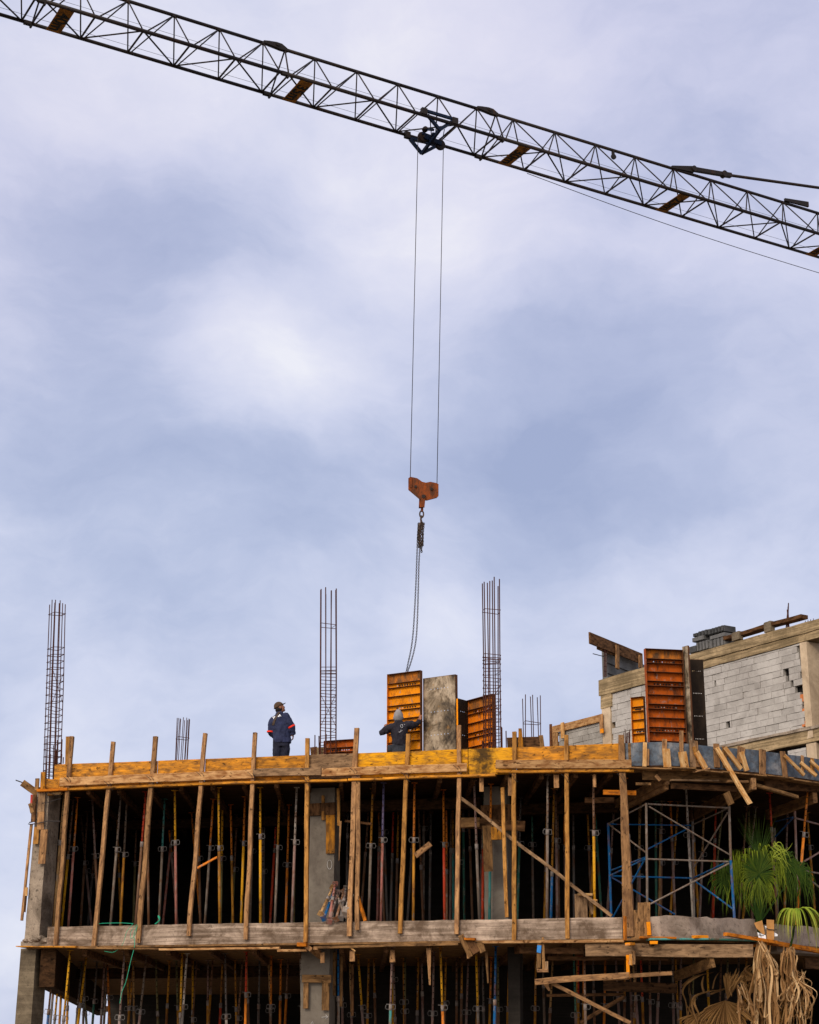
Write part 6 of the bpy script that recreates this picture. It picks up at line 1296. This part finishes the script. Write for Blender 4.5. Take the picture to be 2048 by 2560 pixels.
# --- the man in navy
p1z = zz('p1'); YP = 37.55
base = atY(*p1z(700, 1700), YP); base.z = DK; zt = atY(*p1z(610, 225), YP).z - DK
A1 = lambda x, y, dy=0.0: V(((x - 700) / 1536, dy, zt - (y - 225) / 1536))
mb = MB()
loft(mb, [(A1(x, y), a, b) for x, y, a, b in ((720, 1660, .15, .105), (715, 1400, .14, .095), (660, 950, .15, .095), (640, 720, .11, .075), (640, 620, .06, .06), (642, 480, .056, .06), (642, 400, .055, .06))])
ARM1 = ([(440, 790, .04, .05), (340, 1000, .03, .046), (335, 1200, .03, .042), (430, 1360, .16, .030)], [(860, 720, -.03, .055), (965, 900, -.03, .05), (1078, 1100, -.02, .044), (1106, 1300, .045, .030)])
for arm in ARM1: mb.path([A1(x, y, d) for x, y, d, r in arm], [q[3] for q in arm], 10)
LEGS1 = ([V((-.075, 0, .92)), V((-.085, .0, .52)), V((-.085, .03, .09)), V((-.09, .06, .05)), V((-.10, .17, .045))], [V((.095, 0, .92)), V((.10, .01, .52)), V((.10, .04, .09)), V((.105, .07, .05)), V((.13, .18, .045))])
for leg in LEGS1: mb.path(leg, [.085, .06, .04, .042, .036], 10)
f1 = V((.86, .30, .36)); u1 = V((-.38, 0, .95)); X1 = head(mb, A1(640, 405), f1, u1, 1.0)
hand(mb, A1(1107, 1290, .05), V((.0, .1, -1)), V((-1, .2, 0)), -1, .7); hand(mb, A1(430, 1360, .16), V((.7, .3, -.3)), V((0, .9, .3)), 1, .5)
man = mesh_obj('person', voxel(mb, .0085, 2), 'skin'); man.location = base; WPOS[man.name] = base
tag(man, 'man in navy jacket and brown cap standing on the deck, looking up to the right', 'person')
jm = MB(); loft(jm, [(A1(x, y), a, b) for x, y, a, b in ((740, 1625, .215, .135), (737, 1500, .207, .135), (715, 1300, .192, .130), (690, 1100, .190, .128), (655, 920, .190, .122), (640, 800, .180, .115), (642, 700, .145, .10), (642, 620, .10, .088), (645, 555, .074, .074))])
jm.path([A1(x, y, d) for x, y, d in ((450, 800, .03), (340, 1000, .03), (332, 1200, .03), (450, 1380, .18))], [.088, .076, .069, .053], 12); jm.path([A1(x, y, d) for x, y, d in ((850, 730, -.02), (965, 900, -.03), (1078, 1100, -.02), (1104, 1310, .045))], [.098, .088, .074, .054], 12)
jm.sphere(A1(450, 800, .03), .088, .088, .088, 12, 8); jm.sphere(A1(850, 730, -.02), .098, .098, .098, 12, 8)
jv = voxel(jm, .016, 3); wrinkle(jv, .022, 9); wrinkle(jv, .005, 22); jacket = child('jacket', jv, 'cloth_navy', man)
tm = MB(); loft(tm, [(A1(x, y), a, b) for x, y, a, b in ((718, 1760, .185, .125), (716, 1600, .170, .110), (716, 1480, .13, .09))])
for leg in LEGS1: tm.path([q + V((0, 0, .06 if k == 0 else 0)) for k, q in enumerate(leg[:3])], [.110, .090, .078], 12)
tv = voxel(tm, .016, 3); wrinkle(tv, .018, 9); child('trousers', tv, 'cloth_trousers', man)
mb = MB(); n0 = 0; mb.sphere((0, 0, 0), .110, .090, .100, 18, 12); 
for i in range(len(mb.v)):
    v = mb.v[i]; zc = v.z if v.z > -.02 else -.02 + (v.z + .02) * .25
    mb.v[i] = X1(v.x - .012 - (.02 if v.z < 0 else 0), v.y, zc + .045)
child('cap', frommb(mb), 'cap_brown', man)
mb = MB(); rows = []
for j in range(7):
    a = -1 + j / 3; rows.append((X1(.085 * math.sqrt(max(0, 1 - .5 * a * a)), a * .075, .052), X1(.085 * math.sqrt(max(0, 1 - .5 * a * a)) + .085 * math.sqrt(max(.02, 1 - a * a * .85)), a * .066, .060 - .012 * a * a)))
up_ = X1(0, 0, 1) - X1(0, 0, 0)
for (a, b_), (c, d_) in zip(rows[:-1], rows[1:]): mb.hexa([a, b_, d_, c], [a + up_ * .006, b_ + up_ * .006, d_ + up_ * .006, c + up_ * .006])
child('cap_peak', frommb(mb, False), 'cap_peak', man)
mb = MB(); n0 = len(mb.v); mb.sphere((0, 0, 0), .085, .083, .07, 14, 10)
for i in range(len(mb.v)): v = mb.v[i]; mb.v[i] = X1(v.x - .035, v.y, v.z - .03)
child('hair', frommb(mb), 'hair', man)
jb = BVHTree.FromPolygons([v.co for v in jv.vertices], [list(p.vertices) for p in jv.polygons])
def onjacket(bvh, p, off):   # nearest surface towards the camera
    h = bvh.ray_cast(V((p.x, -2, p.z)), V((0, 1, 0)))
    return V((p.x, (h[0].y if h[0] else bvh.find_nearest(V((p.x, -.2, p.z)))[0].y) - off, p.z))
def print_text(s, size, c, rot, bvh, par, mat, nm, shear=0.0):
    me = text_mesh(s, size, 0, .004); bm = bmesh.new(); bm.from_mesh(me); bmesh.ops.subdivide_edges(bm, edges=bm.edges, cuts=1); bm.to_mesh(me); bm.free()
    ca, sa = math.cos(rot), math.sin(rot)
    for v in me.vertices: x, y = v.co.x, v.co.y; v.co = onjacket(bvh, V((c.x + x * ca - y * sa, 0, c.z + x * sa + y * ca)), .007)
    return child(nm, me, mat, par)
print_text('TE', .066, A1(462, 768), .18, jb, man, 'print_white', 'back_lettering'); print_text('MA', .070, A1(618, 715), .22, jb, man, 'print_white', 'back_lettering')
mb = MB(); pts = [A1(x, y) for x, y in [(640, 575), (580, 660), (530, 750), (490, 850), (455, 930), (430, 1030)]]; L_, R_2 = [], []
for p in pts: L_.append(onjacket(jb, p + V((-.026, 0, 0)), .013)); R_2.append(onjacket(jb, p + V((.026, 0, 0)), .013))
for i in range(len(pts) - 1): mb.hexa([L_[i], R_2[i], R_2[i + 1], L_[i + 1]], [q + V((0, -.006, 0)) for q in (L_[i], R_2[i], R_2[i + 1], L_[i + 1])])
child('strap', frommb(mb, False), 'strap_brown', man)
for a, b_, t0, t1, r in ((A1(965, 900, -.03), A1(1078, 1100, -.02), .68, .92, .087), (A1(340, 1000, .03), A1(332, 1200, .03), 1.0, 1.24, .080)):
    m = MB(); m.path([V((q.x, q.y, q.z)) for q in (a.lerp(b_, t0), a.lerp(b_, (t0 + t1) / 2), a.lerp(b_, t1))], r, 14, caps=False); child('arm_band', frommb(m), 'band_red', man)
for s in (-1, 1):
    m = MB(); m.sphere((s * .10, .10, .05), .055, .15, .05, 12, 8); child('shoe', frommb(m), 'strap_brown', man)
# --- the hooded man
p2z = zz('p2'); YQ = A_[1].y - .30
base = atY(*p2z(700, 1300), YQ); base.z = DK; zt = atY(*p2z(690, 185), YQ).z - DK
A2 = lambda x, y, dy=0.0: V(((x - 700) / 1380, dy, zt - (y - 185) / 1380))
mb = MB()
loft(mb, [(A2(x, y), a, b) for x, y, a, b in ((700, 1400, .14, .10), (705, 1150, .13, .095), (715, 850, .15, .095), (712, 640, .11, .075), (700, 560, .06, .06), (692, 450, .055, .058), (690, 380, .055, .06))])
for arm in ([(500, 720, 0, .055), (330, 800, .01, .048), (200, 890, .02, .042), (300, 772, .13, .03)], [(980, 640, 0, .055), (1100, 640, .03, .048), (1200, 640, .08, .042), (1290, 560, .14, .036), (1362, 465, .19, .03)]): mb.path([A2(x, y, d) for x, y, d, r in arm], [q[3] for q in arm], 10)
LEGS2 = ([V((-.085, 0, .90)), V((-.09, .05, .50)), V((-.10, .02, .09)), V((-.105, .05, .05)), V((-.11, .16, .045))], [V((.085, 0, .90)), V((.09, .06, .50)), V((.10, .02, .09)), V((.105, .05, .05)), V((.12, .16, .045))])
for leg in LEGS2: mb.path(leg, [.085, .06, .04, .042, .036], 10)
X2 = head(mb, A2(690, 370, .02), V((.05, 1, -.05)), V((0, 0, 1)), .98)
hand(mb, A2(1365, 460, .17), V((.05, .25, 1)), V((.3, 1, -.1)), 1, .75); hand(mb, A2(300, 775, .12), V((-.1, .1, 1)), V((.4, .9, 0)), -1, .8)
hood = mesh_obj('person', voxel(mb, .0085, 2), 'skin'); hood.location = base; WPOS[hood.name] = base
tag(hood, 'man in a dark hoodie and grey hood seen from behind, gripping the orange panel', 'person')
jm = MB(); loft(jm, [(A2(x, y), a, b) for x, y, a, b in ((715, 1310, .152, .128), (715, 1230, .160, .130), (712, 1120, .160, .125), (715, 980, .180, .128), (720, 840, .195, .125), (720, 730, .190, .118), (712, 640, .150, .105), (702, 575, .10, .095), (695, 520, .085, .088))])
jm.path([A2(x, y, d) for x, y, d in ((500, 730, 0), (330, 805, .01), (195, 890, .02), (310, 768, .13))], [.10, .086, .072, .056], 12); jm.path([A2(x, y, d) for x, y, d in ((970, 660, 0), (1100, 645, .03), (1205, 640, .08), (1290, 560, .14), (1355, 475, .18))], [.102, .088, .075, .060, .045], 12)
jm.sphere(A2(500, 730, 0), .10, .10, .10, 12, 8); jm.sphere(A2(970, 660, 0), .102, .102, .102, 12, 8); jm.sphere(A2(195, 890, .02), .072, .072, .072, 10, 8)
jv = voxel(jm, .016, 3); wrinkle(jv, .024, 9); wrinkle(jv, .006, 22); child('hoodie', jv, 'cloth_black', hood)
tm = MB(); loft(tm, [(A2(x, y), a, b) for x, y, a, b in ((705, 1520, .165, .125), (705, 1380, .150, .11), (705, 1220, .11, .085))])
for leg in LEGS2: tm.path([q + V((0, 0, .06 if k == 0 else 0)) for k, q in enumerate(leg[:3])], [.108, .090, .078], 12)
tv = voxel(tm, .016, 3); wrinkle(tv, .018, 9); child('trousers', tv, 'cloth_jeans', hood)
mb = MB(); mb.sphere((0, 0, 0), .104, .115, .150, 22, 18, lambda p, q: V((q.x * (1 - .22 * max(0, p.z) ** 2 + (.22 if p.z < -.3 else (.22 * (-p.z / .3) if p.z < 0 else 0)) + .10 * noise.noise(p * 2.2)), q.y * (1 + .10 * noise.noise(p * 3 + V((5, 0, 0)))), q.z * (1.05 if q.z > 0 else .98)))); 
for i in range(len(mb.v)): v = mb.v[i]; mb.v[i] = A2(690, 375, -.005) + V((v.x, v.y if v.y < .07 else .07, v.z))
child('hood', frommb(mb), 'cloth_hood', hood)
m = MB(); m.sphere(A2(425, 1400, 0), .07, .07, .085, 10, 8, lambda p, q: V((max(-.06, min(.06, q.x * 1.4)), q.y, max(-.075, min(.075, q.z * 1.5))))); child('hip_pouch', frommb(m), 'cloth_jeans', hood)
hbv = BVHTree.FromPolygons([v.co for v in jv.vertices], [list(p.vertices) for p in jv.polygons])
m = MB(); J = lambda x, y: onjacket(hbv, A2(x, y), .006)
m.path([J(795 + 34 * math.cos(t), 715 + 58 * math.sin(t)) for t in [i * math.pi / 8 for i in range(16)]], .0026, 4, closed=True)
m.path([J(x, y) for x, y in ((700, 905), (715, 925), (730, 900), (742, 918), (755, 885), (770, 895))], .0035, 4); m.path([J(x, y) for x, y in ((768, 835), (775, 870), (790, 880), (800, 860), (820, 855))], .003, 4); m.path([J(x, y) for x, y in ((850, 660), (872, 650), (890, 680), (905, 645))], .002, 4)
child('back_print', frommb(m, False), 'print_white', hood)
for s in (-1, 1):
    m = MB(); m.sphere((s * .11, .09, .05), .055, .15, .05, 12, 8); child('shoe', frommb(m), 'strap_brown', hood)
# ------------------------------------------------------------------ palm
pa, pd = zz('pa'), zz('pd'); pc, pn_ = wp(*pa(980, 1200), .15, WINGL); YPL = pc.y
K = lambda x, y, dy=0.0: atY(*pa(x, y), YPL + dy)
D_ = lambda x, y, dy=0.0: atY(*pd(x, y), YPL - .35 + dy)
palm = thing('fan_palm', V((K(990, 1500).x, YPL + .1, 0)), 'fan palm with green drooping fronds and a brown skirt of dead leaves', 'palm')
def leaflet(m, c, d, n, R, w_, droop, split=.55, st=6, fold=.25, tint=0.0, fwd=None):
    d = d.normalized(); s = n.cross(d).normalized(); vs = []; ts = []
    for i in range(st + 1):
        t = i / st; p = c + d * R * t
        if t > split: k = (t - split) / (1 - split); p = p - V((0, 0, 1)) * droop * R * k ** 1.6 + (fwd * droop * R * .35 * k if fwd is not None else V()) - d * R * .5 * droop * k ** 2 * (1 - split)
        hw = w_ * R * (.12 + t / split * .88 if t < split else max(.03, 1 - ((t - split) / (1 - split)) ** 1.3) * .85) / 2 * 1.0
        f = n * hw * fold; vs += [p - s * hw - f, p + f, p + s * hw - f]; tt = min(1, tint + max(0, t - .5) * .9); ts += [tt] * 3
    fs = []
    for i in range(st): a = i * 3; fs += [(a, a + 1, a + 4, a + 3), (a + 1, a + 2, a + 5, a + 4)]
    m.add(vs, fs, ts)
def fan(c, a, n, R, mat, nl=40, span=270, droop=.25, split=.58, label=None, root=None, fwd=None, jitter=.06, tint=0.0, side=1.0):
    a = V(a).normalized(); n = V(n); n = (n - a * n.dot(a)).normalized(); b = n.cross(a); m = MB()
    for i in range(nl):
        if random.random() < .07: continue
        th_ = math.radians(span) * ((i + .5) / nl - .5) + rnd(-.022, .022); d = a * math.cos(th_) + b * math.sin(th_)
        rr = R * (side + (1 - side) * max(0, math.cos(th_)) ** 2) * (1 - .22 * (abs(th_) / math.pi) ** 2) * rnd(1 - jitter * 3.5, 1 + jitter * 1.5)
        leaflet(m, c, d, n, rr, 2 * math.sin(math.radians(span) / nl / 2) * split * 1.05, droop * rnd(.6, 1.4), split, tint=tint + rnd(0, .12), fwd=fwd)
    if root is not None:
        mid = c.lerp(root, .5) + V((0, -.08, .04)); m.path([root, mid, c], [.028, .02, .013], 6)
        m.t = m.t[:len(m.v)] + [.25] * (len(m.v) - len(m.t))
    return build(m, 'frond', mat, palm)
def hang(x0, x1, y0, y1, n, Lr, mat, dy=0.0, wr=(.012, .024), sw=.15, tint=.15, nm='frond', f=None):
    f = f or K; m = MB()
    for i in range(n):
        c = f(rnd(x0, x1), rnd(y0, y1), dy + rnd(-.12, .12)); L = rnd(*Lr); w_ = rnd(*wr); a = rnd(-sw, sw); b = rnd(-sw, sw); s = V((math.cos(rnd(-.9, .9)), math.sin(rnd(-.9, .9)), 0)); vs = []; ts = []; tt = tint + rnd(-.1, .35); st = 6
        for k in range(st + 1):
            t = k / st; p = c + V((a * L * t + .03 * math.sin(t * 4 + a * 30), b * L * t, -L * t)); hw = w_ / 2 * (.5 + 1.2 * t if t < .4 else (1 - ((t - .4) / .6) ** 1.5) + .02)
            vs += [p - s * hw, p + V((s.y, -s.x, 0)) * hw * .5, p + s * hw]; ts += [min(1, max(0, tt))] * 3
        fs = []
        for k in range(st): q = k * 3; fs += [(q, q + 1, q + 4, q + 3), (q + 1, q + 2, q + 5, q + 4)]
        m.add(vs, fs, ts)
    return build(m, nm, mat, palm)
root = K(990, 1520, .1)
fan(K(985, 740, .55), (0.02, .05, 1), (0, -1, .1), 1.04, 'frond_deep', 26, 66, .02, .32, root=root, tint=.0)
fan(K(980, 915, 0), (0, -.10, 1), (0, -1, -.05), .84, 'frond_green', 60, 310, .5, .72, root=root, fwd=V((0, -1, 0)), side=.62)
fan(K(640, 960, .95), (-.35, -.1, .8), (-.2, -1, .25), .66, 'frond_deep', 36, 280, .6, .55, root=root, fwd=V((0, -.6, 0)))
fan(K(1240, 760, .2), (.75, -.1, .5), (.3, -1, .2), .62, 'frond_deep', 34, 240, .9, .5, root=root)
fan(K(1440, 900, .9), (.6, .1, .45), (.35, -1, .15), .60, 'frond_deep', 34, 300, .7, .5, root=root)
fan(K(980, 960, -.08), (0, -.25, -1), (0, -1, .25), .66, 'frond_green', 20, 70, .05, .3, tint=.12)
hang(640, 760, 600, 800, 46, (.45, 1.0), 'frond_green', .78, wr=(.008, .018), sw=.08, tint=.3); hang(560, 900, 980, 1120, 34, (.3, .65), 'frond_green', .3, wr=(.008, .018), sw=.18); hang(900, 1130, 940, 1080, 26, (.4, .7), 'frond_green', -.05, sw=.25)
hang(1160, 1300, 520, 800, 34, (.5, 1.0), 'frond_green', .05, sw=.12, tint=.12); hang(1300, 1650, 820, 1000, 30, (.4, .75), 'frond_deep', .9, sw=.2); hang(380, 620, 700, 1000, 22, (.4, .7), 'frond_deep', .95, sw=.15); hang(780, 960, 1000, 1200, 18, (.3, .5), 'frond_deep', .2, sw=.3)
m = MB()       # stray bright tips arching to the right
for i in range(12):
    a = K(1120 + rnd(0, 60), 560 + rnd(-90, 200), -.05); b = K(1230 + rnd(0, 80), 470 + rnd(-130, 330), -.05); c = K(1290 + rnd(0, 110), 640 + rnd(-120, 330), -.05); pts = [a * (1 - t) ** 2 + b * 2 * t * (1 - t) + c * t * t for t in [k / 8 for k in range(9)]]; m.path(pts, [.010, .010, .010, .009, .008, .007, .006, .004, .002], 3)
m.t = [.35] * len(m.v); build(m, 'frond_tips', 'frond_bright', palm)
for q in range(3): build(MB().path([root + V((rnd(-.05, .05), 0, -.2)), K(930 + 40 * q, 1300, -.02), K(960 + 15 * q, 960, -.02)], [.045, .035, .02], 8), 'leaf_stalk', 'frond_green', palm)
# bright drooping frond in front of the concrete at the right
pf, nf = wp(*pa(1440, 1370), .55, WINGL); YB = pf.y; KB = lambda x, y, dy=0: atY(*pa(x, y), YB + dy)
m = MB(); c = KB(1440, 1372)
for i in range(46):
    th_ = 2 * math.pi * i / 46 + rnd(-.05, .05); d = V((math.cos(th_) * (1.15 if math.cos(th_) > 0 else .62), math.sin(th_) * .75 - .15, .16 + .16 * max(0, math.cos(th_)))); leaflet(m, c, d, V((0, -.25, 1)), rnd(.62, .82) * (1.15 if math.cos(th_) > .3 else .92), .085, rnd(.75, 1.15), .26, 8, .3, rnd(.1, .45))
build(m, 'frond', 'frond_bright', palm)
build(MB().path([KB(1440, 1372), KB(1425, 1500, .1), KB(1400, 1700, .25), V((KB(1300, 1800).x, YPL + .1, 3.4))], [.014, .018, .022, .03], 6), 'leaf_stalk', 'frond_green', palm)
# trunk
tx = K(990, 1500).x; m = MB(); m.path([V((tx + .05, YPL + .12, 0)), V((tx, YPL + .12, 1.5)), V((tx, YPL + .1, 3.2)), V((tx, YPL + .1, 3.9))], [.3, .22, .15, .12], 14); build(m, 'trunk', 'frond_dry_brown', palm)
# dead skirt: ribbons that arch out and hang
def ribbon(m, pts, w_, tint, twist=1.0):
    pts = spl(pts, 5); n = len(pts); vs = []; a0 = rnd(0, 6.28); 
    for i, p in enumerate(pts):
        d = (pts[min(i + 1, n - 1)] - pts[max(i - 1, 0)]).normalized(); a = a0 + twist * i / n * 2.5; s = V((math.cos(a), math.sin(a) * .8, 0)); s = (s - d * s.dot(d)); s = s.normalized() if s.length > .05 else d.orthogonal().normalized()
        hw = w_ / 2 * max(.04, math.sin(math.pi * min(.99, i / (n - 1) * .97 + .02)) ** .6 * 1.15); vs += [p - s * hw, p + d.cross(s) * hw * .45, p + s * hw]
    fs = []
    for k in range(n - 1): q = k * 3; fs += [(q, q + 1, q + 4, q + 3), (q + 1, q + 2, q + 5, q + 4)]
    m.add(vs, fs, [tint] * len(vs))
def skirt(n, src, fall, mat, nm, wr=(.02, .05), dy=0.0, arch=0.0):
    m = MB(); n = int(n * .8)
    for i in range(n):
        x, y = rnd(src[0], src[1]), rnd(src[2], src[3]); x2, y2 = rnd(fall[0], fall[1]), rnd(fall[2], fall[3]); dd = dy + rnd(-.15, .15)
        y2 = y + (y2 - y) * rnd(.4, 1.0); ym = y + (y2 - y) * .3; xm = x + (x2 - x) * rnd(.35, .8); pts = [D_(x, y, dd)]
        if arch: pts.append(D_((x + x2) / 2, y - arch * rnd(.5, 1.2), dd))
        pts += [D_(xm + rnd(-45, 45), ym + (30 if arch else 0), dd + rnd(-.08, .05)), D_(x2 + rnd(-60, 60), (ym + y2) / 2 + 20, dd + rnd(-.12, .12)), D_(x2, y2, dd)]
        if random.random() < .6: cu = rnd(-1, 1); pts += [D_(x2 + 28 * cu, y2 + 12, dd - .05), D_(x2 + 50 * cu, y2 - 22, dd - .09)]
        ribbon(m, pts, rnd(*wr) * 1.12, random.choice((0, 0, .2, .8, 1)), rnd(-1.4, 1.4))
    return build(m, nm, mat, palm)
skirt(34, (960, 1030, 235, 300), (930, 1210, 900, 1700), 'frond_dry', 'dead_frond', (.025, .06)); skirt(26, (920, 1140, 300, 620), (900, 1240, 900, 1750), 'frond_dry', 'dead_frond', (.02, .045), .05)
skirt(30, (1240, 1330, 440, 520), (1230, 1640, 800, 1750), 'frond_dry', 'dead_frond', (.02, .045), -.05, 110); skirt(40, (1330, 1600, 560, 800), (1260, 1640, 1100, 1800), 'frond_dry', 'dead_frond', (.012, .035), .05); skirt(44, (1150, 1620, 700, 1000), (1180, 1620, 1200, 1800), 'frond_dry_brown', 'dead_frond', (.008, .02), .12)
skirt(22, (700, 800, 760, 900), (700, 920, 1150, 1700), 'frond_dry', 'dead_frond', (.02, .05), .05); skirt(40, (880, 1240, 600, 900), (880, 1260, 1100, 1800), 'frond_dry_brown', 'dead_frond', (.008, .02), .18)
skirt(9, (800, 920, 540, 600), (800, 900, 880, 1010), 'frond_dry_brown', 'dead_frond', (.06, .11), .25)
for (x, y, dx, dz, R, sp, mt) in ((560, 1000, .05, -1, .72, 150, 'frond_dry_brown'), (590, 990, .25, 1, .62, 45, 'frond_dry_brown'), (250, 1150, -.3, -1, .5, 120, 'frond_dry_brown')):
    m = MB(); c = D_(x, y, .1); a = V((dx, -.15, dz)).normalized(); n_ = V((0, -1, 0)); n_ = (n_ - a * n_.dot(a)).normalized(); b = n_.cross(a)
    for i in range(30): th_ = math.radians(sp) * ((i + .5) / 30 - .5); leaflet(m, c, a * math.cos(th_) + b * math.sin(th_) + n_ * rnd(-.15, .15), n_, R * rnd(.8, 1.1), .075, rnd(0, .2), .7, 5, .5, rnd(0, .5))
    build(m, 'dead_frond', mt, palm)
m = MB()
for pts in ([(560, 860), (380, 880), (200, 945), (150, 1080), (230, 1289)], [(420, 650), (260, 680), (120, 760), (30, 830)], [(300, 680), (120, 760), (40, 880), (70, 1040), (110, 1350)], [(500, 650), (430, 720), (410, 850)], [(200, 960), (190, 1060), (250, 1200)], [(300, 690), (270, 780), (300, 900)], [(140, 740), (110, 860), (130, 1000), (100, 1200), (140, 1400)], [(560, 850), (430, 900), (380, 930)], [(680, 780), (630, 860), (645, 940)], [(90, 1060), (160, 1160), (200, 1300), (190, 1450)]):
    for q in range(2): ribbon(m, [D_(x + rnd(-14, 14), y + rnd(-14, 14), .05 + rnd(-.1, .1)) for x, y in pts], rnd(.022, .045), rnd(.1, .8), rnd(-1, 1))
build(m, 'dead_frond', 'frond_dry_brown', palm)
# cardboard and paper tucked round the palm
def card(pts, dy, mat, label, nm, th_=.012):
    P = [K(x, y, dy) for x, y in pts]; m = MB().prism(P, V((0, th_, 0))); return tag(build(m, nm, mat), label, 'cardboard' if mat == 'cardboard' else 'paper')
card([(920, 1525), (1020, 1492), (1055, 1660), (1035, 1672), (950, 1590)], -.12, 'cardboard', 'bent cardboard flap in front of the palm stalk', 'cardboard_flap')
card([(1075, 1482), (1168, 1488), (1170, 1730), (1078, 1735)], -.14, 'cardboard', 'upright cardboard strip tied with a dark cord', 'cardboard_strip')
o = card([(960, 1640), (1065, 1680), (1070, 1738), (985, 1735)], -.16, 'paper', 'white paper scrap with a black cross beside the cardboard', 'paper_scrap')
mc = MB(); mc.path([K(975, 1672, -.17), K(1040, 1678, -.17)], .006, 4); mc.path([K(985, 1640, -.17), K(1010, 1700, -.17)], .006, 4); build(mc, 'cross_mark', 'black_letters', o)
card([(1170, 1640), (1215, 1668), (1210, 1690), (1172, 1690)], -.1, 'paper', 'small white paper scrap right of the cardboard strip', 'paper_scrap'); card([(1055, 1560), (1085, 1570), (1080, 1600), (1060, 1598)], -.1, 'paper', 'tiny white paper scrap between the two cardboard pieces', 'paper_scrap')
m = MB(); m.path([K(x, y, -.16) for x, y in ((1060, 1585), (1100, 1605), (1170, 1612), (1200, 1608))], .009, 5); tag(build(m, 'dark_cord', 'wire'), 'dark cord tied round the cardboard strip', 'cord')
